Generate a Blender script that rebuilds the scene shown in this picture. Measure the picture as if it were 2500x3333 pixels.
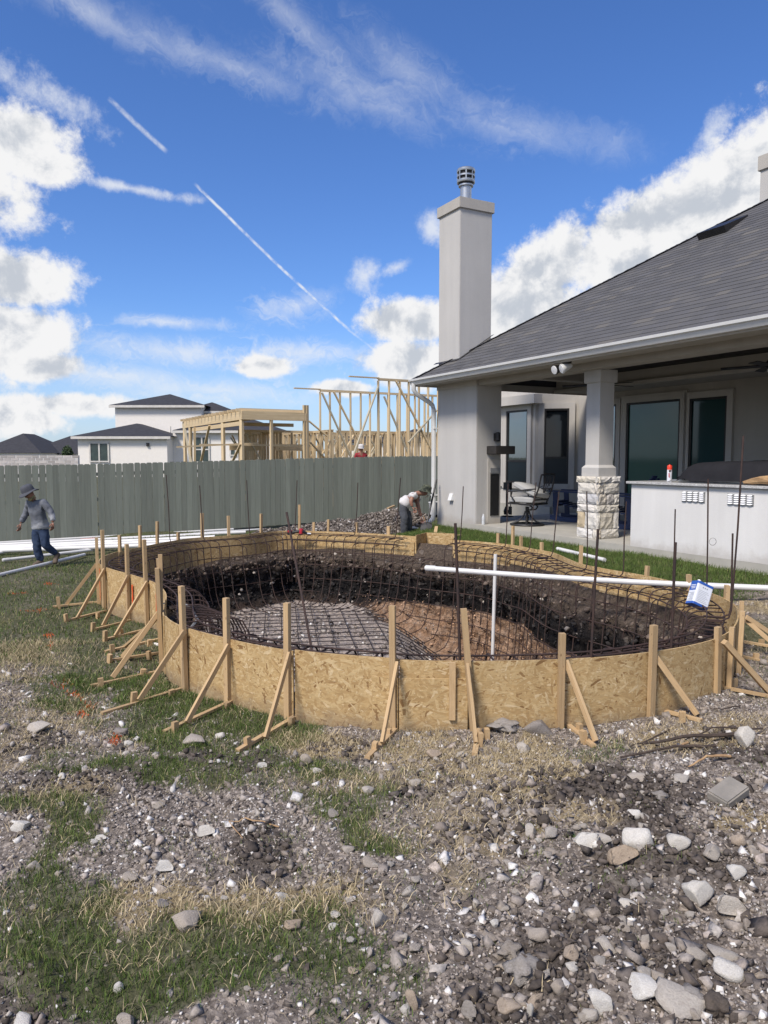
import bpy, bmesh, math, random
import numpy as np
from mathutils import Vector, Matrix, Euler

random.seed(7)
rng = np.random.default_rng(11)
scene = bpy.context.scene
for _o in list(bpy.data.objects):
    bpy.data.objects.remove(_o)
COL = scene.collection
R = math.radians

# ---------------------------------------------------------------- camera
CAMZ = 1.3
PITCH = math.atan(176.5 / 2410.0)
cam_data = bpy.data.cameras.new("camera")
cam_data.sensor_fit = 'VERTICAL'
cam_data.sensor_height = 24.0
cam_data.sensor_width = 18.0
cam_data.lens = 24.0 * 2410.0 / 3333.0
cam_data.clip_start = 0.05
cam_data.clip_end = 5000.0
cam = bpy.data.objects.new("camera", cam_data)
COL.objects.link(cam)
cam.location = (0, 0, CAMZ)
cam.rotation_euler = (math.pi / 2 - PITCH, 0, 0)
scene.camera = cam

# ---------------------------------------------------------------- exposure
scene.render.engine = 'CYCLES'
scene.view_settings.view_transform = 'Standard'
scene.view_settings.look = 'None'
scene.view_settings.exposure = 0.67
scene.view_settings.gamma = 1.0
scene.view_settings.use_curve_mapping = False
scene.cycles.max_bounces = 6
scene.cycles.use_denoising = True

# ---------------------------------------------------------------- sun
SUN_AZ = R(217.0)      # clockwise from +Y
SUN_EL = R(50.0)
sun_dir = Vector((math.sin(SUN_AZ) * math.cos(SUN_EL), math.cos(SUN_AZ) * math.cos(SUN_EL), math.sin(SUN_EL)))
sun_data = bpy.data.lights.new("sun", 'SUN')
sun_data.energy = 2.8
sun_data.angle = R(14.0)
sun_data.color = (1.0, 0.92, 0.82)
sun = bpy.data.objects.new("sun", sun_data)
COL.objects.link(sun)
sun.rotation_euler = sun_dir.to_track_quat('Z', 'Y').to_euler()
sun.location = (-20, -5, 30)

# ---------------------------------------------------------------- node helper
class NT:
    """small helper that writes node trees as expressions"""
    def __init__(self, tree):
        self.t = tree
        self.n = tree.nodes
        self.l = tree.links
    def node(self, kind, **kw):
        nd = self.n.new(kind)
        for k, v in kw.items():
            setattr(nd, k, v)
        return nd
    def put(self, sock, v):
        if v is None:
            return
        if isinstance(v, bpy.types.NodeSocket):
            self.l.new(v, sock)
        else:
            sock.default_value = v
    def m(self, op, a, b=None, c=None, clamp=False):
        nd = self.node('ShaderNodeMath', operation=op, use_clamp=clamp)
        self.put(nd.inputs[0], a)
        self.put(nd.inputs[1], b)
        self.put(nd.inputs[2], c)
        return nd.outputs[0]
    def add(self, a, b): return self.m('ADD', a, b)
    def sub(self, a, b): return self.m('SUBTRACT', a, b)
    def mul(self, a, b): return self.m('MULTIPLY', a, b)
    def mx(self, a, b): return self.m('MAXIMUM', a, b)
    def ss(self, v, lo, hi, a=0.0, b=1.0):
        nd = self.node('ShaderNodeMapRange', interpolation_type='SMOOTHSTEP')
        self.put(nd.inputs[0], v)
        for i, x in enumerate((lo, hi, a, b)):
            self.put(nd.inputs[1 + i], x)
        return nd.outputs[0]
    def lin(self, v, lo, hi, a=0.0, b=1.0):
        nd = self.node('ShaderNodeMapRange', clamp=True)
        self.put(nd.inputs[0], v)
        for i, x in enumerate((lo, hi, a, b)):
            self.put(nd.inputs[1 + i], x)
        return nd.outputs[0]
    def noise(self, vec, scale, detail=4.0, rough=0.55, dist=0.0, out=0):
        nd = self.node('ShaderNodeTexNoise')
        self.put(nd.inputs['Vector'], vec)
        nd.inputs['Scale'].default_value = scale
        nd.inputs['Detail'].default_value = detail
        nd.inputs['Roughness'].default_value = rough
        nd.inputs['Distortion'].default_value = dist
        return nd.outputs[out]
    def voro(self, vec, scale, feature='F1', out='Color', rnd=1.0):
        nd = self.node('ShaderNodeTexVoronoi', feature=feature)
        self.put(nd.inputs['Vector'], vec)
        nd.inputs['Scale'].default_value = scale
        nd.inputs['Randomness'].default_value = rnd
        return nd.outputs[out]
    def mapping(self, vec, loc=(0, 0, 0), rot=(0, 0, 0), scale=(1, 1, 1)):
        nd = self.node('ShaderNodeMapping')
        self.put(nd.inputs[0], vec)
        nd.inputs[1].default_value = loc
        nd.inputs[2].default_value = rot
        nd.inputs[3].default_value = scale
        return nd.outputs[0]
    def mix(self, f, a, b, mode='MIX'):
        nd = self.node('ShaderNodeMix', data_type='RGBA', blend_type=mode)
        self.put(nd.inputs[0], f)
        for s, v in ((nd.inputs[6], a), (nd.inputs[7], b)):
            if isinstance(v, (tuple, list)):
                v = tuple(v) + (1.0,) if len(v) == 3 else tuple(v)
            self.put(s, v)
        return nd.outputs[2]
    def ramp(self, f, stops):
        nd = self.node('ShaderNodeValToRGB')
        self.put(nd.inputs[0], f)
        el = nd.color_ramp.elements
        while len(el) < len(stops):
            el.new(0.5)
        for e, (p, c) in zip(el, stops):
            e.position = p
            e.color = tuple(c) + (1.0,)
        return nd.outputs[0]
    def vadd(self, a, b):
        nd = self.node('ShaderNodeVectorMath', operation='ADD')
        self.put(nd.inputs[0], a)
        self.put(nd.inputs[1], b)
        return nd.outputs[0]
    def vscale(self, a, s):
        nd = self.node('ShaderNodeVectorMath', operation='SCALE')
        self.put(nd.inputs[0], a)
        nd.inputs['Scale'].default_value = s
        return nd.outputs[0]
    def xyz(self, x, y, z):
        nd = self.node('ShaderNodeCombineXYZ')
        for i, v in enumerate((x, y, z)):
            self.put(nd.inputs[i], v)
        return nd.outputs[0]
    def sep(self, v):
        nd = self.node('ShaderNodeSeparateXYZ')
        self.put(nd.inputs[0], v)
        return nd.outputs

# ---------------------------------------------------------------- sky
def bearing(px, py):
    """azimuth and elevation of a point of the sky"""
    x = (px - 1250.0) / 2410.0
    y = (1666.5 - py) / 2410.0
    c, s = math.cos(PITCH), math.sin(PITCH)
    v = Vector((x, c + y * s, -s + y * c)).normalized()
    return math.atan2(v.x, v.y), math.asin(v.z)

world = bpy.data.worlds.new("World")
scene.world = world
world.use_nodes = True
wt = world.node_tree
wt.nodes.clear()
W = NT(wt)
w_out = W.node('ShaderNodeOutputWorld')
w_bg = W.node('ShaderNodeBackground')
w_bg.inputs['Strength'].default_value = 0.085
wt.links.new(w_bg.outputs[0], w_out.inputs[0])
sky = W.node('ShaderNodeTexSky', sky_type='NISHITA')
sky.sun_disc = False
sky.sun_elevation = SUN_EL
sky.sun_rotation = SUN_AZ
sky.altitude = 150.0
sky.air_density = 1.0
sky.dust_density = 0.6
sky.ozone_density = 1.6
w_tc = W.node('ShaderNodeTexCoord')
dirv = w_tc.outputs['Generated']
dx, dy, dz = W.sep(dirv)
az = W.m('ARCTAN2', dx, dy)
el = W.m('ARCSINE', W.m('MINIMUM', W.m('MAXIMUM', dz, -1.0), 1.0))
ae = W.xyz(az, el, 0.0)
SKY_TINT = (0.66, 0.85, 1.22)
hs = W.node('ShaderNodeHueSaturation')
hs.inputs['Saturation'].default_value = 1.12
wt.links.new(sky.outputs[0], hs.inputs['Color'])
blue = W.mix(1.0, hs.outputs[0], SKY_TINT, 'MULTIPLY')
# noises in bearing space: small puffs, broad shapes, long streaks
n_puff = W.noise(dirv, 15.0, 7.0, 0.60, 0.25)
n_puff2 = W.noise(W.vadd(dirv, (-0.016, -0.004, 0.020)), 15.0, 7.0, 0.60, 0.25)
n_fine = W.noise(dirv, 60.0, 5.0, 0.6)
n_broad = W.noise(dirv, 4.0, 4.0, 0.55)
warp = W.vscale(W.noise(dirv, 9.0, 5.0, 0.6, 0.0, 1), 0.22)

def ellipse(px, py, rx, ry, rot=0.0):
    a0, e0 = bearing(px, py)
    k = 2410.0 / 1.0
    ra, re_ = rx / k, ry / k
    da, de = W.sub(az, a0), W.sub(el, e0)
    if rot:
        c, s = math.cos(rot), math.sin(rot)
        da, de = W.add(W.mul(da, c), W.mul(de, s)), W.sub(W.mul(de, c), W.mul(da, s))
    q = W.m('SQRT', W.add(W.m('POWER', W.m('ABSOLUTE', W.mul(da, 1 / ra)), 2.0), W.m('POWER', W.m('ABSOLUTE', W.mul(de, 1 / re_)), 2.0)))
    return W.sub(1.0, q)

def union(items):
    r = items[0]
    for i in items[1:]:
        r = W.mx(r, i)
    return r

# heaped clouds (px, py, rx, ry, rot)
HEAPS = [(40, 440, 225, 110, 0.0), (130, 530, 170, 70, 0.0), (40, 915, 215, 110, 0.0), (40, 1080, 230, 120, 0.0), (120, 1190, 180, 60, 0.0), (270, 1320, 170, 48, 0.0), (-20, 1350, 230, 80, 0.0),
         (1330, 1050, 190, 90, 0.0), (1330, 1180, 230, 100, 0.0), (1700, 1000, 250, 170, 0.3), (1760, 890, 260, 135, 0.55),
         (2060, 780, 330, 140, 0.48), (2350, 640, 340, 165, 0.55), (2600, 560, 320, 240, 0.5), (850, 1190, 125, 42, 0.0),
         (1120, 1262, 130, 34, 0.0),
         (-320, 560, 380, 230, 0.0), (-480, 1150, 460, 280, 0.0), (3100, 420, 500, 330, 0.4), (3700, 1000, 700, 330, 0.0)]
heap = union([ellipse(*h) for h in HEAPS])
n_mid = W.noise(dirv, 34.0, 7.0, 0.68, 0.15)
heap_f = W.add(W.mul(heap, 1.3), W.add(W.mul(W.sub(n_puff, 0.5), 1.35), W.mul(W.sub(n_mid, 0.5), 1.15)))
# cloud all round out of view, thickened to whiten the ambient light, thinner overhead
far_side = W.ss(W.m('ABSOLUTE', az), 0.75, 1.2)
rest = W.mul(W.add(W.mul(W.sub(n_broad, 0.42), 4.0), W.mul(W.sub(n_puff, 0.5), 1.2)), far_side)
rest = W.sub(rest, W.ss(el, 0.45, 1.2, 0.0, 0.6))
heap_all = W.mx(heap_f, W.mul(rest, W.ss(el, -0.02, 0.03)))
heap_mask = W.ss(heap_all, 0.02, 0.55)
# streaky high cloud: stretched along its own direction
def streak(rot, sx, sy, scale, rough=0.62):
    v = W.mapping(W.mapping(W.vadd(ae, warp), (0, 0, 0), (0, 0, rot)), (0, 0, 0), (0, 0, 0), (sx, sy, 1))
    return W.noise(v, scale, 6.0, rough, 0.35)
st1 = streak(R(17), 1.0, 6.5, 5.0)
cirrus1 = union([ellipse(700, 200, 620, 70, -0.21), ellipse(1150, 290, 480, 85, -0.26), ellipse(1650, 400, 500, 75, -0.22),
                 ellipse(950, 60, 380, 60, -0.55), ellipse(1330, 240, 330, 90, -0.5), ellipse(300, 40, 420, 60, -0.3)])
c1 = W.mul(W.ss(W.add(W.mul(cirrus1, 0.9), W.add(W.mul(W.sub(st1, 0.5), 2.0), W.mul(W.sub(n_mid, 0.5), 0.5))), -0.1, 1.7), 0.52)
st2 = streak(R(5), 1.0, 7.0, 6.0)
cirrus2 = union([ellipse(560, 1050, 210, 26, 0.0), ellipse(980, 990, 170, 60, 0.15), ellipse(600, 1150, 420, 60, -0.08), ellipse(720, 1270, 420, 60, -0.05),
                 ellipse(1000, 1150, 330, 45, 0.0), ellipse(350, 1220, 420, 50, -0.05)])
c2 = W.mul(W.ss(W.add(W.mul(cirrus2, 0.9), W.add(W.mul(W.sub(st2, 0.5), 2.0), W.mul(W.sub(n_mid, 0.5), 0.5))), -0.1, 1.3), 0.75)
wispy = union([ellipse(420, 612, 260, 22, -0.07), ellipse(120, 300, 260, 70, -0.3), ellipse(1190, 895, 75, 50, 0.7), ellipse(1290, 870, 70, 28, 0.3), ellipse(1410, 750, 65, 80, 1.0), ellipse(2310, 440, 110, 60, 0.9)])
c3 = W.mul(W.ss(W.add(wispy, W.add(W.mul(W.sub(n_puff, 0.5), 1.5), W.mul(W.sub(n_mid, 0.5), 1.8))), 0.05, 1.1), 0.8)

def trail(p, q, w, k):
    (a0, e0), (a1, e1) = bearing(*p), bearing(*q)
    L = math.hypot(a1 - a0, e1 - e0)
    c, s = (a1 - a0) / L, (e1 - e0) / L
    wob = W.mul(W.sub(n_puff, 0.5), 0.006)
    da, de = W.sub(az, a0), W.sub(el, e0)
    t = W.mul(W.add(W.mul(da, c), W.mul(de, s)), 1 / L)
    d = W.m('ABSOLUTE', W.add(W.sub(W.mul(de, c), W.mul(da, s)), wob))
    ww = w / 2410.0
    core = W.ss(d, ww, ww * 0.15)
    ends = W.mul(W.ss(t, -0.01, 0.04), W.ss(t, 1.01, 0.9))
    return W.mul(W.mul(W.mul(core, ends), W.ss(n_fine, 0.25, 0.6)), k)
tr = W.mx(trail((635, 598), (1150, 1085), 6.5, 0.85), W.mx(trail((1130, 1070), (1260, 1175), 5.0, 0.4), trail((352, 318), (545, 498), 10.0, 0.55)))
thin = W.mx(W.mx(c1, c2), W.mx(c3, tr))
# pale band low over the ground
low = W.mul(W.ss(el, 0.20, 0.0), 0.42)
skyc = W.mix(low, blue, (4.9, 5.6, 6.7))
skyc = W.mix(thin, skyc, (6.3, 6.5, 6.8))
relief = W.sub(n_puff, n_puff2)
body = W.ss(heap_all, 0.25, 1.35)
lit = W.add(W.add(W.mul(relief, 4.0), W.mul(W.sub(n_mid, 0.5), 1.3)), W.sub(1.0, W.mul(body, 0.58)))
cloud_col = W.mix(W.ss(lit, 0.15, 1.05), (4.1, 4.4, 4.9), (6.75, 6.75, 6.8))
skyc = W.mix(heap_mask, skyc, cloud_col)
skyc = W.mix(W.ss(el, 0.0, -0.05), skyc, (2.2, 2.1, 1.9))
wt.links.new(skyc, w_bg.inputs['Color'])
world.cycles.sampling_method = 'MANUAL'
world.cycles.sample_map_resolution = 512

# ---------------------------------------------------------------- places
def ray(px, py):
    x = (px - 1250.0) / 2410.0
    y = (1666.5 - py) / 2410.0
    c, s = math.cos(PITCH), math.sin(PITCH)
    return Vector((x, c + y * s, -s + y * c))
def onz(px, py, z):
    r = ray(px, py)
    k = (z - CAMZ) / r.z
    return Vector((r.x * k, r.y * k, z))
def ong(px, py):
    """the point of the ground surface met in that direction"""
    z = -0.5
    for _ in range(14):
        p = onz(px, py, z)
        z = 0.5 * z + 0.5 * float(gz(p.x, p.y))
    p = onz(px, py, z)
    p.z = float(gz(p.x, p.y))
    return p
def ondepth(px, py, Y):
    r = ray(px, py)
    k = Y / r.y
    return Vector((r.x * k, Y, CAMZ + r.z * k))

P0 = Vector((3.699, 10.899, 0.0))
UX, UY = -0.47401, 0.88052           # along the house front, away from the camera
NX, NY = 0.88052, 0.47401            # into the house
def H(s, t, z=0.0):
    return Vector((P0.x + UX * s + NX * t, P0.y + UY * s + NY * t, z))
HROT = math.atan2(-UY, -UX)
def toST(p):
    x, y = p[0] - P0.x, p[1] - P0.y
    return x * UX + y * UY, x * NX + y * NY

# ---------------------------------------------------------------- objects
def obj(name, mesh, mat=None, parent=None, loc=None, rot=None):
    o = bpy.data.objects.new(name, mesh)
    COL.objects.link(o)
    if mat is not None and mesh is not None and len(mesh.materials) == 0:
        mesh.materials.append(mat)
    if parent is not None:
        o.parent = parent
    if loc is not None:
        o.location = loc
    if rot is not None:
        o.rotation_euler = rot
    return o
def tag(o, label=None, cat=None, group=None, kind=None):
    if label: o['label'] = label
    if cat: o['category'] = cat
    if group: o['group'] = group
    if kind: o['kind'] = kind
    return o
def thing(name, label, cat, loc=(0, 0, 0), rz=0.0, group=None):
    o = bpy.data.objects.new(name, None)
    o.empty_display_size = 0.1
    COL.objects.link(o)
    o.location = loc
    o.rotation_euler = (0, 0, rz)
    return tag(o, label, cat, group)

class MB:
    """collects shapes into one mesh"""
    def __init__(self):
        self.v, self.f, self.uv = [], [], []
    def raw(self, verts, faces):
        b = len(self.v)
        self.v += [tuple(p) for p in verts]
        self.f += [tuple(i + b for i in f) for f in faces]
        return self
    def box(self, a, b):
        x0, x1 = sorted((a[0], b[0])); y0, y1 = sorted((a[1], b[1])); z0, z1 = sorted((a[2], b[2]))
        return self.raw([(x0, y0, z0), (x1, y0, z0), (x1, y1, z0), (x0, y1, z0), (x0, y0, z1), (x1, y0, z1), (x1, y1, z1), (x0, y1, z1)],
                        [(0, 3, 2, 1), (4, 5, 6, 7), (0, 1, 5, 4), (1, 2, 6, 5), (2, 3, 7, 6), (3, 0, 4, 7)])
    def beam(self, p, q, w, h, side=(0, 0, 1)):
        m = beam_matrix(p, q, w, h, side)
        c = [m @ Vector((x, y, z)) for z in (-.5, .5) for (x, y) in ((-.5, -.5), (.5, -.5), (.5, .5), (-.5, .5))]
        return self.raw(c, [(0, 3, 2, 1), (4, 5, 6, 7), (0, 1, 5, 4), (1, 2, 6, 5), (2, 3, 7, 6), (3, 0, 4, 7)])
    def tube(self, path, r, n=8, cap=True, r2=None):
        path = [Vector(p) for p in path]
        k = len(path)
        rings, up = [], None
        for i, p in enumerate(path):
            d = (path[min(i + 1, k - 1)] - path[max(i - 1, 0)]).normalized()
            if up is None:
                up = d.orthogonal().normalized()
            else:
                up = (up - d * up.dot(d))
                up = up.normalized() if up.length > 1e-6 else d.orthogonal().normalized()
            sd = d.cross(up)
            rr = r if r2 is None else r + (r2 - r) * i / max(k - 1, 1)
            if isinstance(r, (list, tuple)):
                rr = r[i]
            rings.append([p + (up * math.cos(2 * math.pi * j / n) + sd * math.sin(2 * math.pi * j / n)) * rr for j in range(n)])
        vs = [v for rg in rings for v in rg]
        fs = [(i * n + j, i * n + (j + 1) % n, (i + 1) * n + (j + 1) % n, (i + 1) * n + j) for i in range(k - 1) for j in range(n)]
        if cap:
            fs += [tuple(range(n))[::-1], tuple((k - 1) * n + j for j in range(n))]
        return self.raw(vs, fs)
    def lathe(self, prof, n=16, axis=None, c=(0, 0, 0)):
        """prof: (radius, height) pairs, turned about z at c"""
        vs = [(c[0] + r * math.cos(2 * math.pi * j / n), c[1] + r * math.sin(2 * math.pi * j / n), c[2] + z) for r, z in prof for j in range(n)]
        k = len(prof)
        fs = [(i * n + j, i * n + (j + 1) % n, (i + 1) * n + (j + 1) % n, (i + 1) * n + j) for i in range(k - 1) for j in range(n)]
        fs += [tuple(range(n))[::-1], tuple((k - 1) * n + j for j in range(n))]
        return self.raw(vs, fs)
    def prism(self, poly, a, b, place):
        """poly in 2D extruded from a to b; place(u, v, w) gives the point"""
        n = len(poly)
        vs = [place(u, v, a) for u, v in poly] + [place(u, v, b) for u, v in poly]
        fs = [tuple(range(n))[::-1], tuple(range(n, 2 * n))] + [(i, (i + 1) % n, n + (i + 1) % n, n + i) for i in range(n)]
        return self.raw(vs, fs)
    def mesh(self, name, smooth=False):
        me = bpy.data.meshes.new(name)
        me.from_pydata(self.v, [], self.f)
        bm = bmesh.new(); bm.from_mesh(me)
        bmesh.ops.recalc_face_normals(bm, faces=bm.faces)
        bm.to_mesh(me); bm.free()
        if smooth:
            me.polygons.foreach_set('use_smooth', [True] * len(me.polygons))
            try:
                me.set_sharp_from_angle(angle=R(40))
            except Exception:
                pass
        me.update()
        return me
    def build(self, name, mat, parent=None, smooth=False, loc=None, rot=None, bevel=0.0):
        me = self.mesh(name, smooth)
        if bevel:
            bm = bmesh.new(); bm.from_mesh(me)
            bmesh.ops.bevel(bm, geom=[e for e in bm.edges], offset=bevel, segments=2, affect='EDGES', clamp_overlap=True)
            bm.to_mesh(me); bm.free()
            me.polygons.foreach_set('use_smooth', [True] * len(me.polygons))
            try:
                me.set_sharp_from_angle(angle=R(50))
            except Exception:
                pass
        return obj(name, me, mat, parent, loc, rot)

def beam_matrix(p, q, w, h, side=(0, 0, 1)):
    p, q = Vector(p), Vector(q)
    z = (q - p)
    L = z.length
    z = z / L
    y = Vector(side) - z * Vector(side).dot(z)
    if y.length < 1e-4:
        y = z.orthogonal()
    y.normalize()
    x = y.cross(z)
    m = Matrix((x, y, z)).transposed().to_4x4()
    m.translation = (p + q) / 2
    return m @ Matrix.Diagonal((w, h, L, 1))
_unit = None
_unit_by_mat = {}
def beam(name, p, q, w, h, mat, parent=None, side=(0, 0, 1)):
    """one timber: shared cube mesh, own transform (w across, h along side)"""
    me = _unit_by_mat.get(mat.name)
    if me is None:
        me = MB().box((-.5, -.5, -.5), (.5, .5, .5)).mesh('timber')
        me.materials.append(mat)
        _unit_by_mat[mat.name] = me
    o = bpy.data.objects.new(name, me)
    COL.objects.link(o)
    if parent is not None:
        o.parent = parent
    o.matrix_basis = beam_matrix(p, q, w, h, side)
    return o
def dup(o, parent=None):
    c = o.copy()
    COL.objects.link(c)
    c.parent = parent
    for ch in list(o.children):
        dup(ch, c)
    return c
def np_mesh(name, verts, faces, col=None, colname='col', smooth=False):
    """mesh from numpy arrays (faces all of one size)"""
    me = bpy.data.meshes.new(name)
    nv, nf, k = len(verts), len(faces), faces.shape[1]
    me.vertices.add(nv); me.loops.add(nf * k); me.polygons.add(nf)
    me.vertices.foreach_set('co', np.ascontiguousarray(verts, dtype=np.float32).ravel())
    me.loops.foreach_set('vertex_index', np.ascontiguousarray(faces, dtype=np.int32).ravel())
    me.polygons.foreach_set('loop_start', np.arange(0, nf * k, k, dtype=np.int32))
    me.polygons.foreach_set('loop_total', np.full(nf, k, dtype=np.int32))
    if smooth:
        me.polygons.foreach_set('use_smooth', np.ones(nf, dtype=bool))
    me.update(calc_edges=True)
    if col is not None:
        a = me.attributes.new(colname, 'FLOAT_COLOR', 'POINT')
        c = np.ones((nv, 4), dtype=np.float32); c[:, :3] = col
        a.data.foreach_set('color', c.ravel())
    return me

# value noise for shapes and for where things lie
def _hash(ix, iy, iz, seed):
    h = (ix.astype(np.int64) * 374761393 + iy.astype(np.int64) * 668265263 + iz.astype(np.int64) * 2147483647 + seed * 1274126177) & 0xffffffff
    h = ((h ^ (h >> 13)) * 1274126177) & 0xffffffff
    h = h ^ (h >> 16)
    return (h & 0xffff) / 65535.0
def vnoise(x, y, z=0.0, seed=0):
    x, y, z = np.broadcast_arrays(np.asarray(x, float), np.asarray(y, float), np.asarray(z, float))
    ix, iy, iz = np.floor(x).astype(np.int64), np.floor(y).astype(np.int64), np.floor(z).astype(np.int64)
    fx, fy, fz = x - ix, y - iy, z - iz
    fx, fy, fz = fx * fx * (3 - 2 * fx), fy * fy * (3 - 2 * fy), fz * fz * (3 - 2 * fz)
    r = 0
    for a in (0, 1):
        for b in (0, 1):
            for c in (0, 1):
                r = r + _hash(ix + a, iy + b, iz + c, seed) * (fx if a else 1 - fx) * (fy if b else 1 - fy) * (fz if c else 1 - fz)
    return r - 0.5
def fbm(x, y, z=0.0, octs=4, seed=0, gain=0.5):
    r, a, f = 0, 1.0, 1.0
    for i in range(octs):
        r = r + a * vnoise(np.asarray(x) * f, np.asarray(y) * f, np.asarray(z) * f, seed + i)
        a *= gain; f *= 2.03
    return r
def smooth01(x, lo, hi):
    t = np.clip((np.asarray(x) - lo) / (hi - lo), 0, 1)
    return t * t * (3 - 2 * t)

# ---------------------------------------------------------------- materials
def new_mat(name):
    m = bpy.data.materials.new(name)
    m.use_nodes = True
    t = NT(m.node_tree)
    b = m.node_tree.nodes['Principled BSDF']
    return m, t, b
def coords(t, kind='Object'):
    return t.node('ShaderNodeTexCoord').outputs[kind]
def orand(t):
    return t.node('ShaderNodeObjectInfo').outputs['Random']
def bump(t, b, h, strength=0.3, dist=0.01):
    nd = t.node('ShaderNodeBump')
    nd.inputs['Strength'].default_value = strength
    nd.inputs['Distance'].default_value = dist
    t.put(nd.inputs['Height'], h)
    t.l.new(nd.outputs[0], b.inputs['Normal'])
def vary(t, colour, amt):
    """brightness varies a little from one object to the next"""
    f = t.lin(orand(t), 0, 1, 1 - amt, 1 + amt)
    return t.mix(1.0, colour, t.xyz(f, f, f), 'MULTIPLY')
def simple(name, c1, c2=None, scale=8.0, rough=0.7, detail=5.0, bmp=0.0, bscale=None, metal=0.0, var=0.0, spec=None, bdist=0.01):
    m, t, b = new_mat(name)
    co = coords(t)
    c2 = c2 or tuple(x * 0.8 for x in c1)
    n = t.noise(co, scale, detail, 0.6)
    c = t.ramp(n, [(0.3, c2), (0.7, c1)])
    if var:
        c = vary(t, c, var)
    t.put(b.inputs['Base Color'], c)
    t.put(b.inputs['Roughness'], t.lin(n, 0.3, 0.7, min(1, rough + 0.06), max(0, rough - 0.06)))
    b.inputs['Metallic'].default_value = metal
    if spec is not None:
        b.inputs['Specular IOR Level'].default_value = spec
    if bmp:
        bump(t, b, t.noise(co, bscale or scale * 4, 4.0, 0.6), bmp, bdist)
    return m
def attr_mat(name, rough=0.9, scale=60.0, amt=0.35, bmp=0.5, attr='col', bdist=0.006, trans=0.0):
    m, t, b = new_mat(name)
    at = t.node('ShaderNodeAttribute', attribute_name=attr)
    n = t.noise(coords(t), scale, 4.0, 0.65)
    f = t.lin(n, 0.25, 0.75, 1 - amt, 1 + amt)
    t.put(b.inputs['Base Color'], t.mix(1.0, at.outputs['Color'], t.xyz(f, f, f), 'MULTIPLY'))
    b.inputs['Roughness'].default_value = rough
    b.inputs['Specular IOR Level'].default_value = 0.25
    if bmp:
        bump(t, b, n, bmp, bdist)
    if trans:
        b.inputs['Subsurface Weight'].default_value = 0.0
    return m

# stucco, warm pale grey with a fine sandy tooth
def stucco(name, c):
    m, t, b = new_mat(name)
    co = coords(t)
    big = t.noise(co, 0.9, 4.0, 0.6)
    fine = t.noise(co, 70.0, 3.0, 0.7)
    streaks = t.noise(t.mapping(co, (0, 0, 0), (0, 0, 0), (3.0, 3.0, 0.25)), 1.6, 4.0, 0.6)
    f = t.add(t.lin(big, 0.3, 0.7, 0.95, 1.03), t.add(t.lin(fine, 0.2, 0.8, -0.05, 0.05), t.lin(streaks, 0.3, 0.7, -0.045, 0.04)))
    cz = t.sep(co)[2]
    splash = t.ss(t.add(cz, t.mul(t.sub(t.noise(co, 5.0, 4.0, 0.65), 0.5), 0.35)), 0.16, -0.04, 0.0, 0.35)
    t.put(b.inputs['Base Color'], t.mix(splash, t.mix(1.0, c, t.xyz(f, f, f), 'MULTIPLY'), (0.26, 0.21, 0.16)))
    b.inputs['Roughness'].default_value = 0.92
    b.inputs['Specular IOR Level'].default_value = 0.2
    fine = t.add(fine, t.mul(t.noise(co, 14.0, 4.0, 0.6), 1.2))
    bump(t, b, fine, 0.35, 0.004)
    return m
M = {}
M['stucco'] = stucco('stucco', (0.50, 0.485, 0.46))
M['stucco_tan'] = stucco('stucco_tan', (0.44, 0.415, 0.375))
M['stucco_trim'] = stucco('stucco_trim', (0.51, 0.485, 0.445))
M['stucco_white'] = stucco('stucco_white', (0.67, 0.66, 0.64))
M['white_metal'] = simple('white_painted_metal', (0.68, 0.68, 0.66), (0.60, 0.60, 0.58), 3.0, 0.42)
M['galv'] = simple('galvanised_steel', (0.50, 0.52, 0.54), (0.36, 0.38, 0.41), 9.0, 0.38, metal=0.8)
M['dark_metal'] = simple('dark_bronze_metal', (0.035, 0.033, 0.034), (0.022, 0.021, 0.022), 6.0, 0.45, metal=0.3)
M['black'] = simple('black_paint', (0.015, 0.015, 0.017), (0.01, 0.01, 0.011), 6.0, 0.5)
M['ceiling'] = simple('dark_brown_ceiling', (0.030, 0.026, 0.023), (0.018, 0.015, 0.014), 3.0, 0.7)  # near-black brown, one tone over the whole porch ceiling
M['mantel'] = simple('charred_beam', (0.035, 0.03, 0.027), (0.018, 0.016, 0.015), 5.0, 0.7, bmp=0.4)
M['concrete'] = simple('patio_concrete', (0.43, 0.41, 0.36), (0.34, 0.325, 0.285), 2.2, 0.9, bmp=0.15, bscale=60)
M['concrete_dark'] = simple('slab_of_concrete', (0.30, 0.27, 0.23), (0.20, 0.185, 0.16), 9.0, 0.95, bmp=0.4, bscale=60)
M['blue'] = simple('navy_plastic_boards', (0.014, 0.032, 0.11), (0.010, 0.024, 0.085), 5.0, 0.45)
M['cushion'] = simple('grey_cushion_fabric', (0.40, 0.40, 0.39), (0.33, 0.33, 0.325), 4.0, 0.95, bmp=0.2, bscale=200, bdist=0.002)
M['cover'] = simple('grill_cover_cloth', (0.024, 0.024, 0.028), (0.016, 0.016, 0.019), 3.0, 0.85, bmp=0.25, bscale=9, bdist=0.03, spec=0.12)
M['pvc'] = simple('white_pvc', (0.70, 0.69, 0.67), (0.62, 0.61, 0.59), 3.0, 0.35, var=0.03)
M['firebox'] = simple('firebox', (0.012, 0.012, 0.013), (0.008, 0.008, 0.008), 9.0, 0.6)
M['vent_white'] = simple('white_plastic', (0.78, 0.78, 0.77), (0.72, 0.72, 0.71), 3.0, 0.4)
M['steel'] = simple('stainless_steel', (0.36, 0.365, 0.37), (0.30, 0.305, 0.31), 12.0, 0.4, metal=0.6)
M['vent_hole'] = simple('louvre_lip', (0.88, 0.88, 0.88), (0.84, 0.84, 0.84), 12.0, 0.4)
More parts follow.
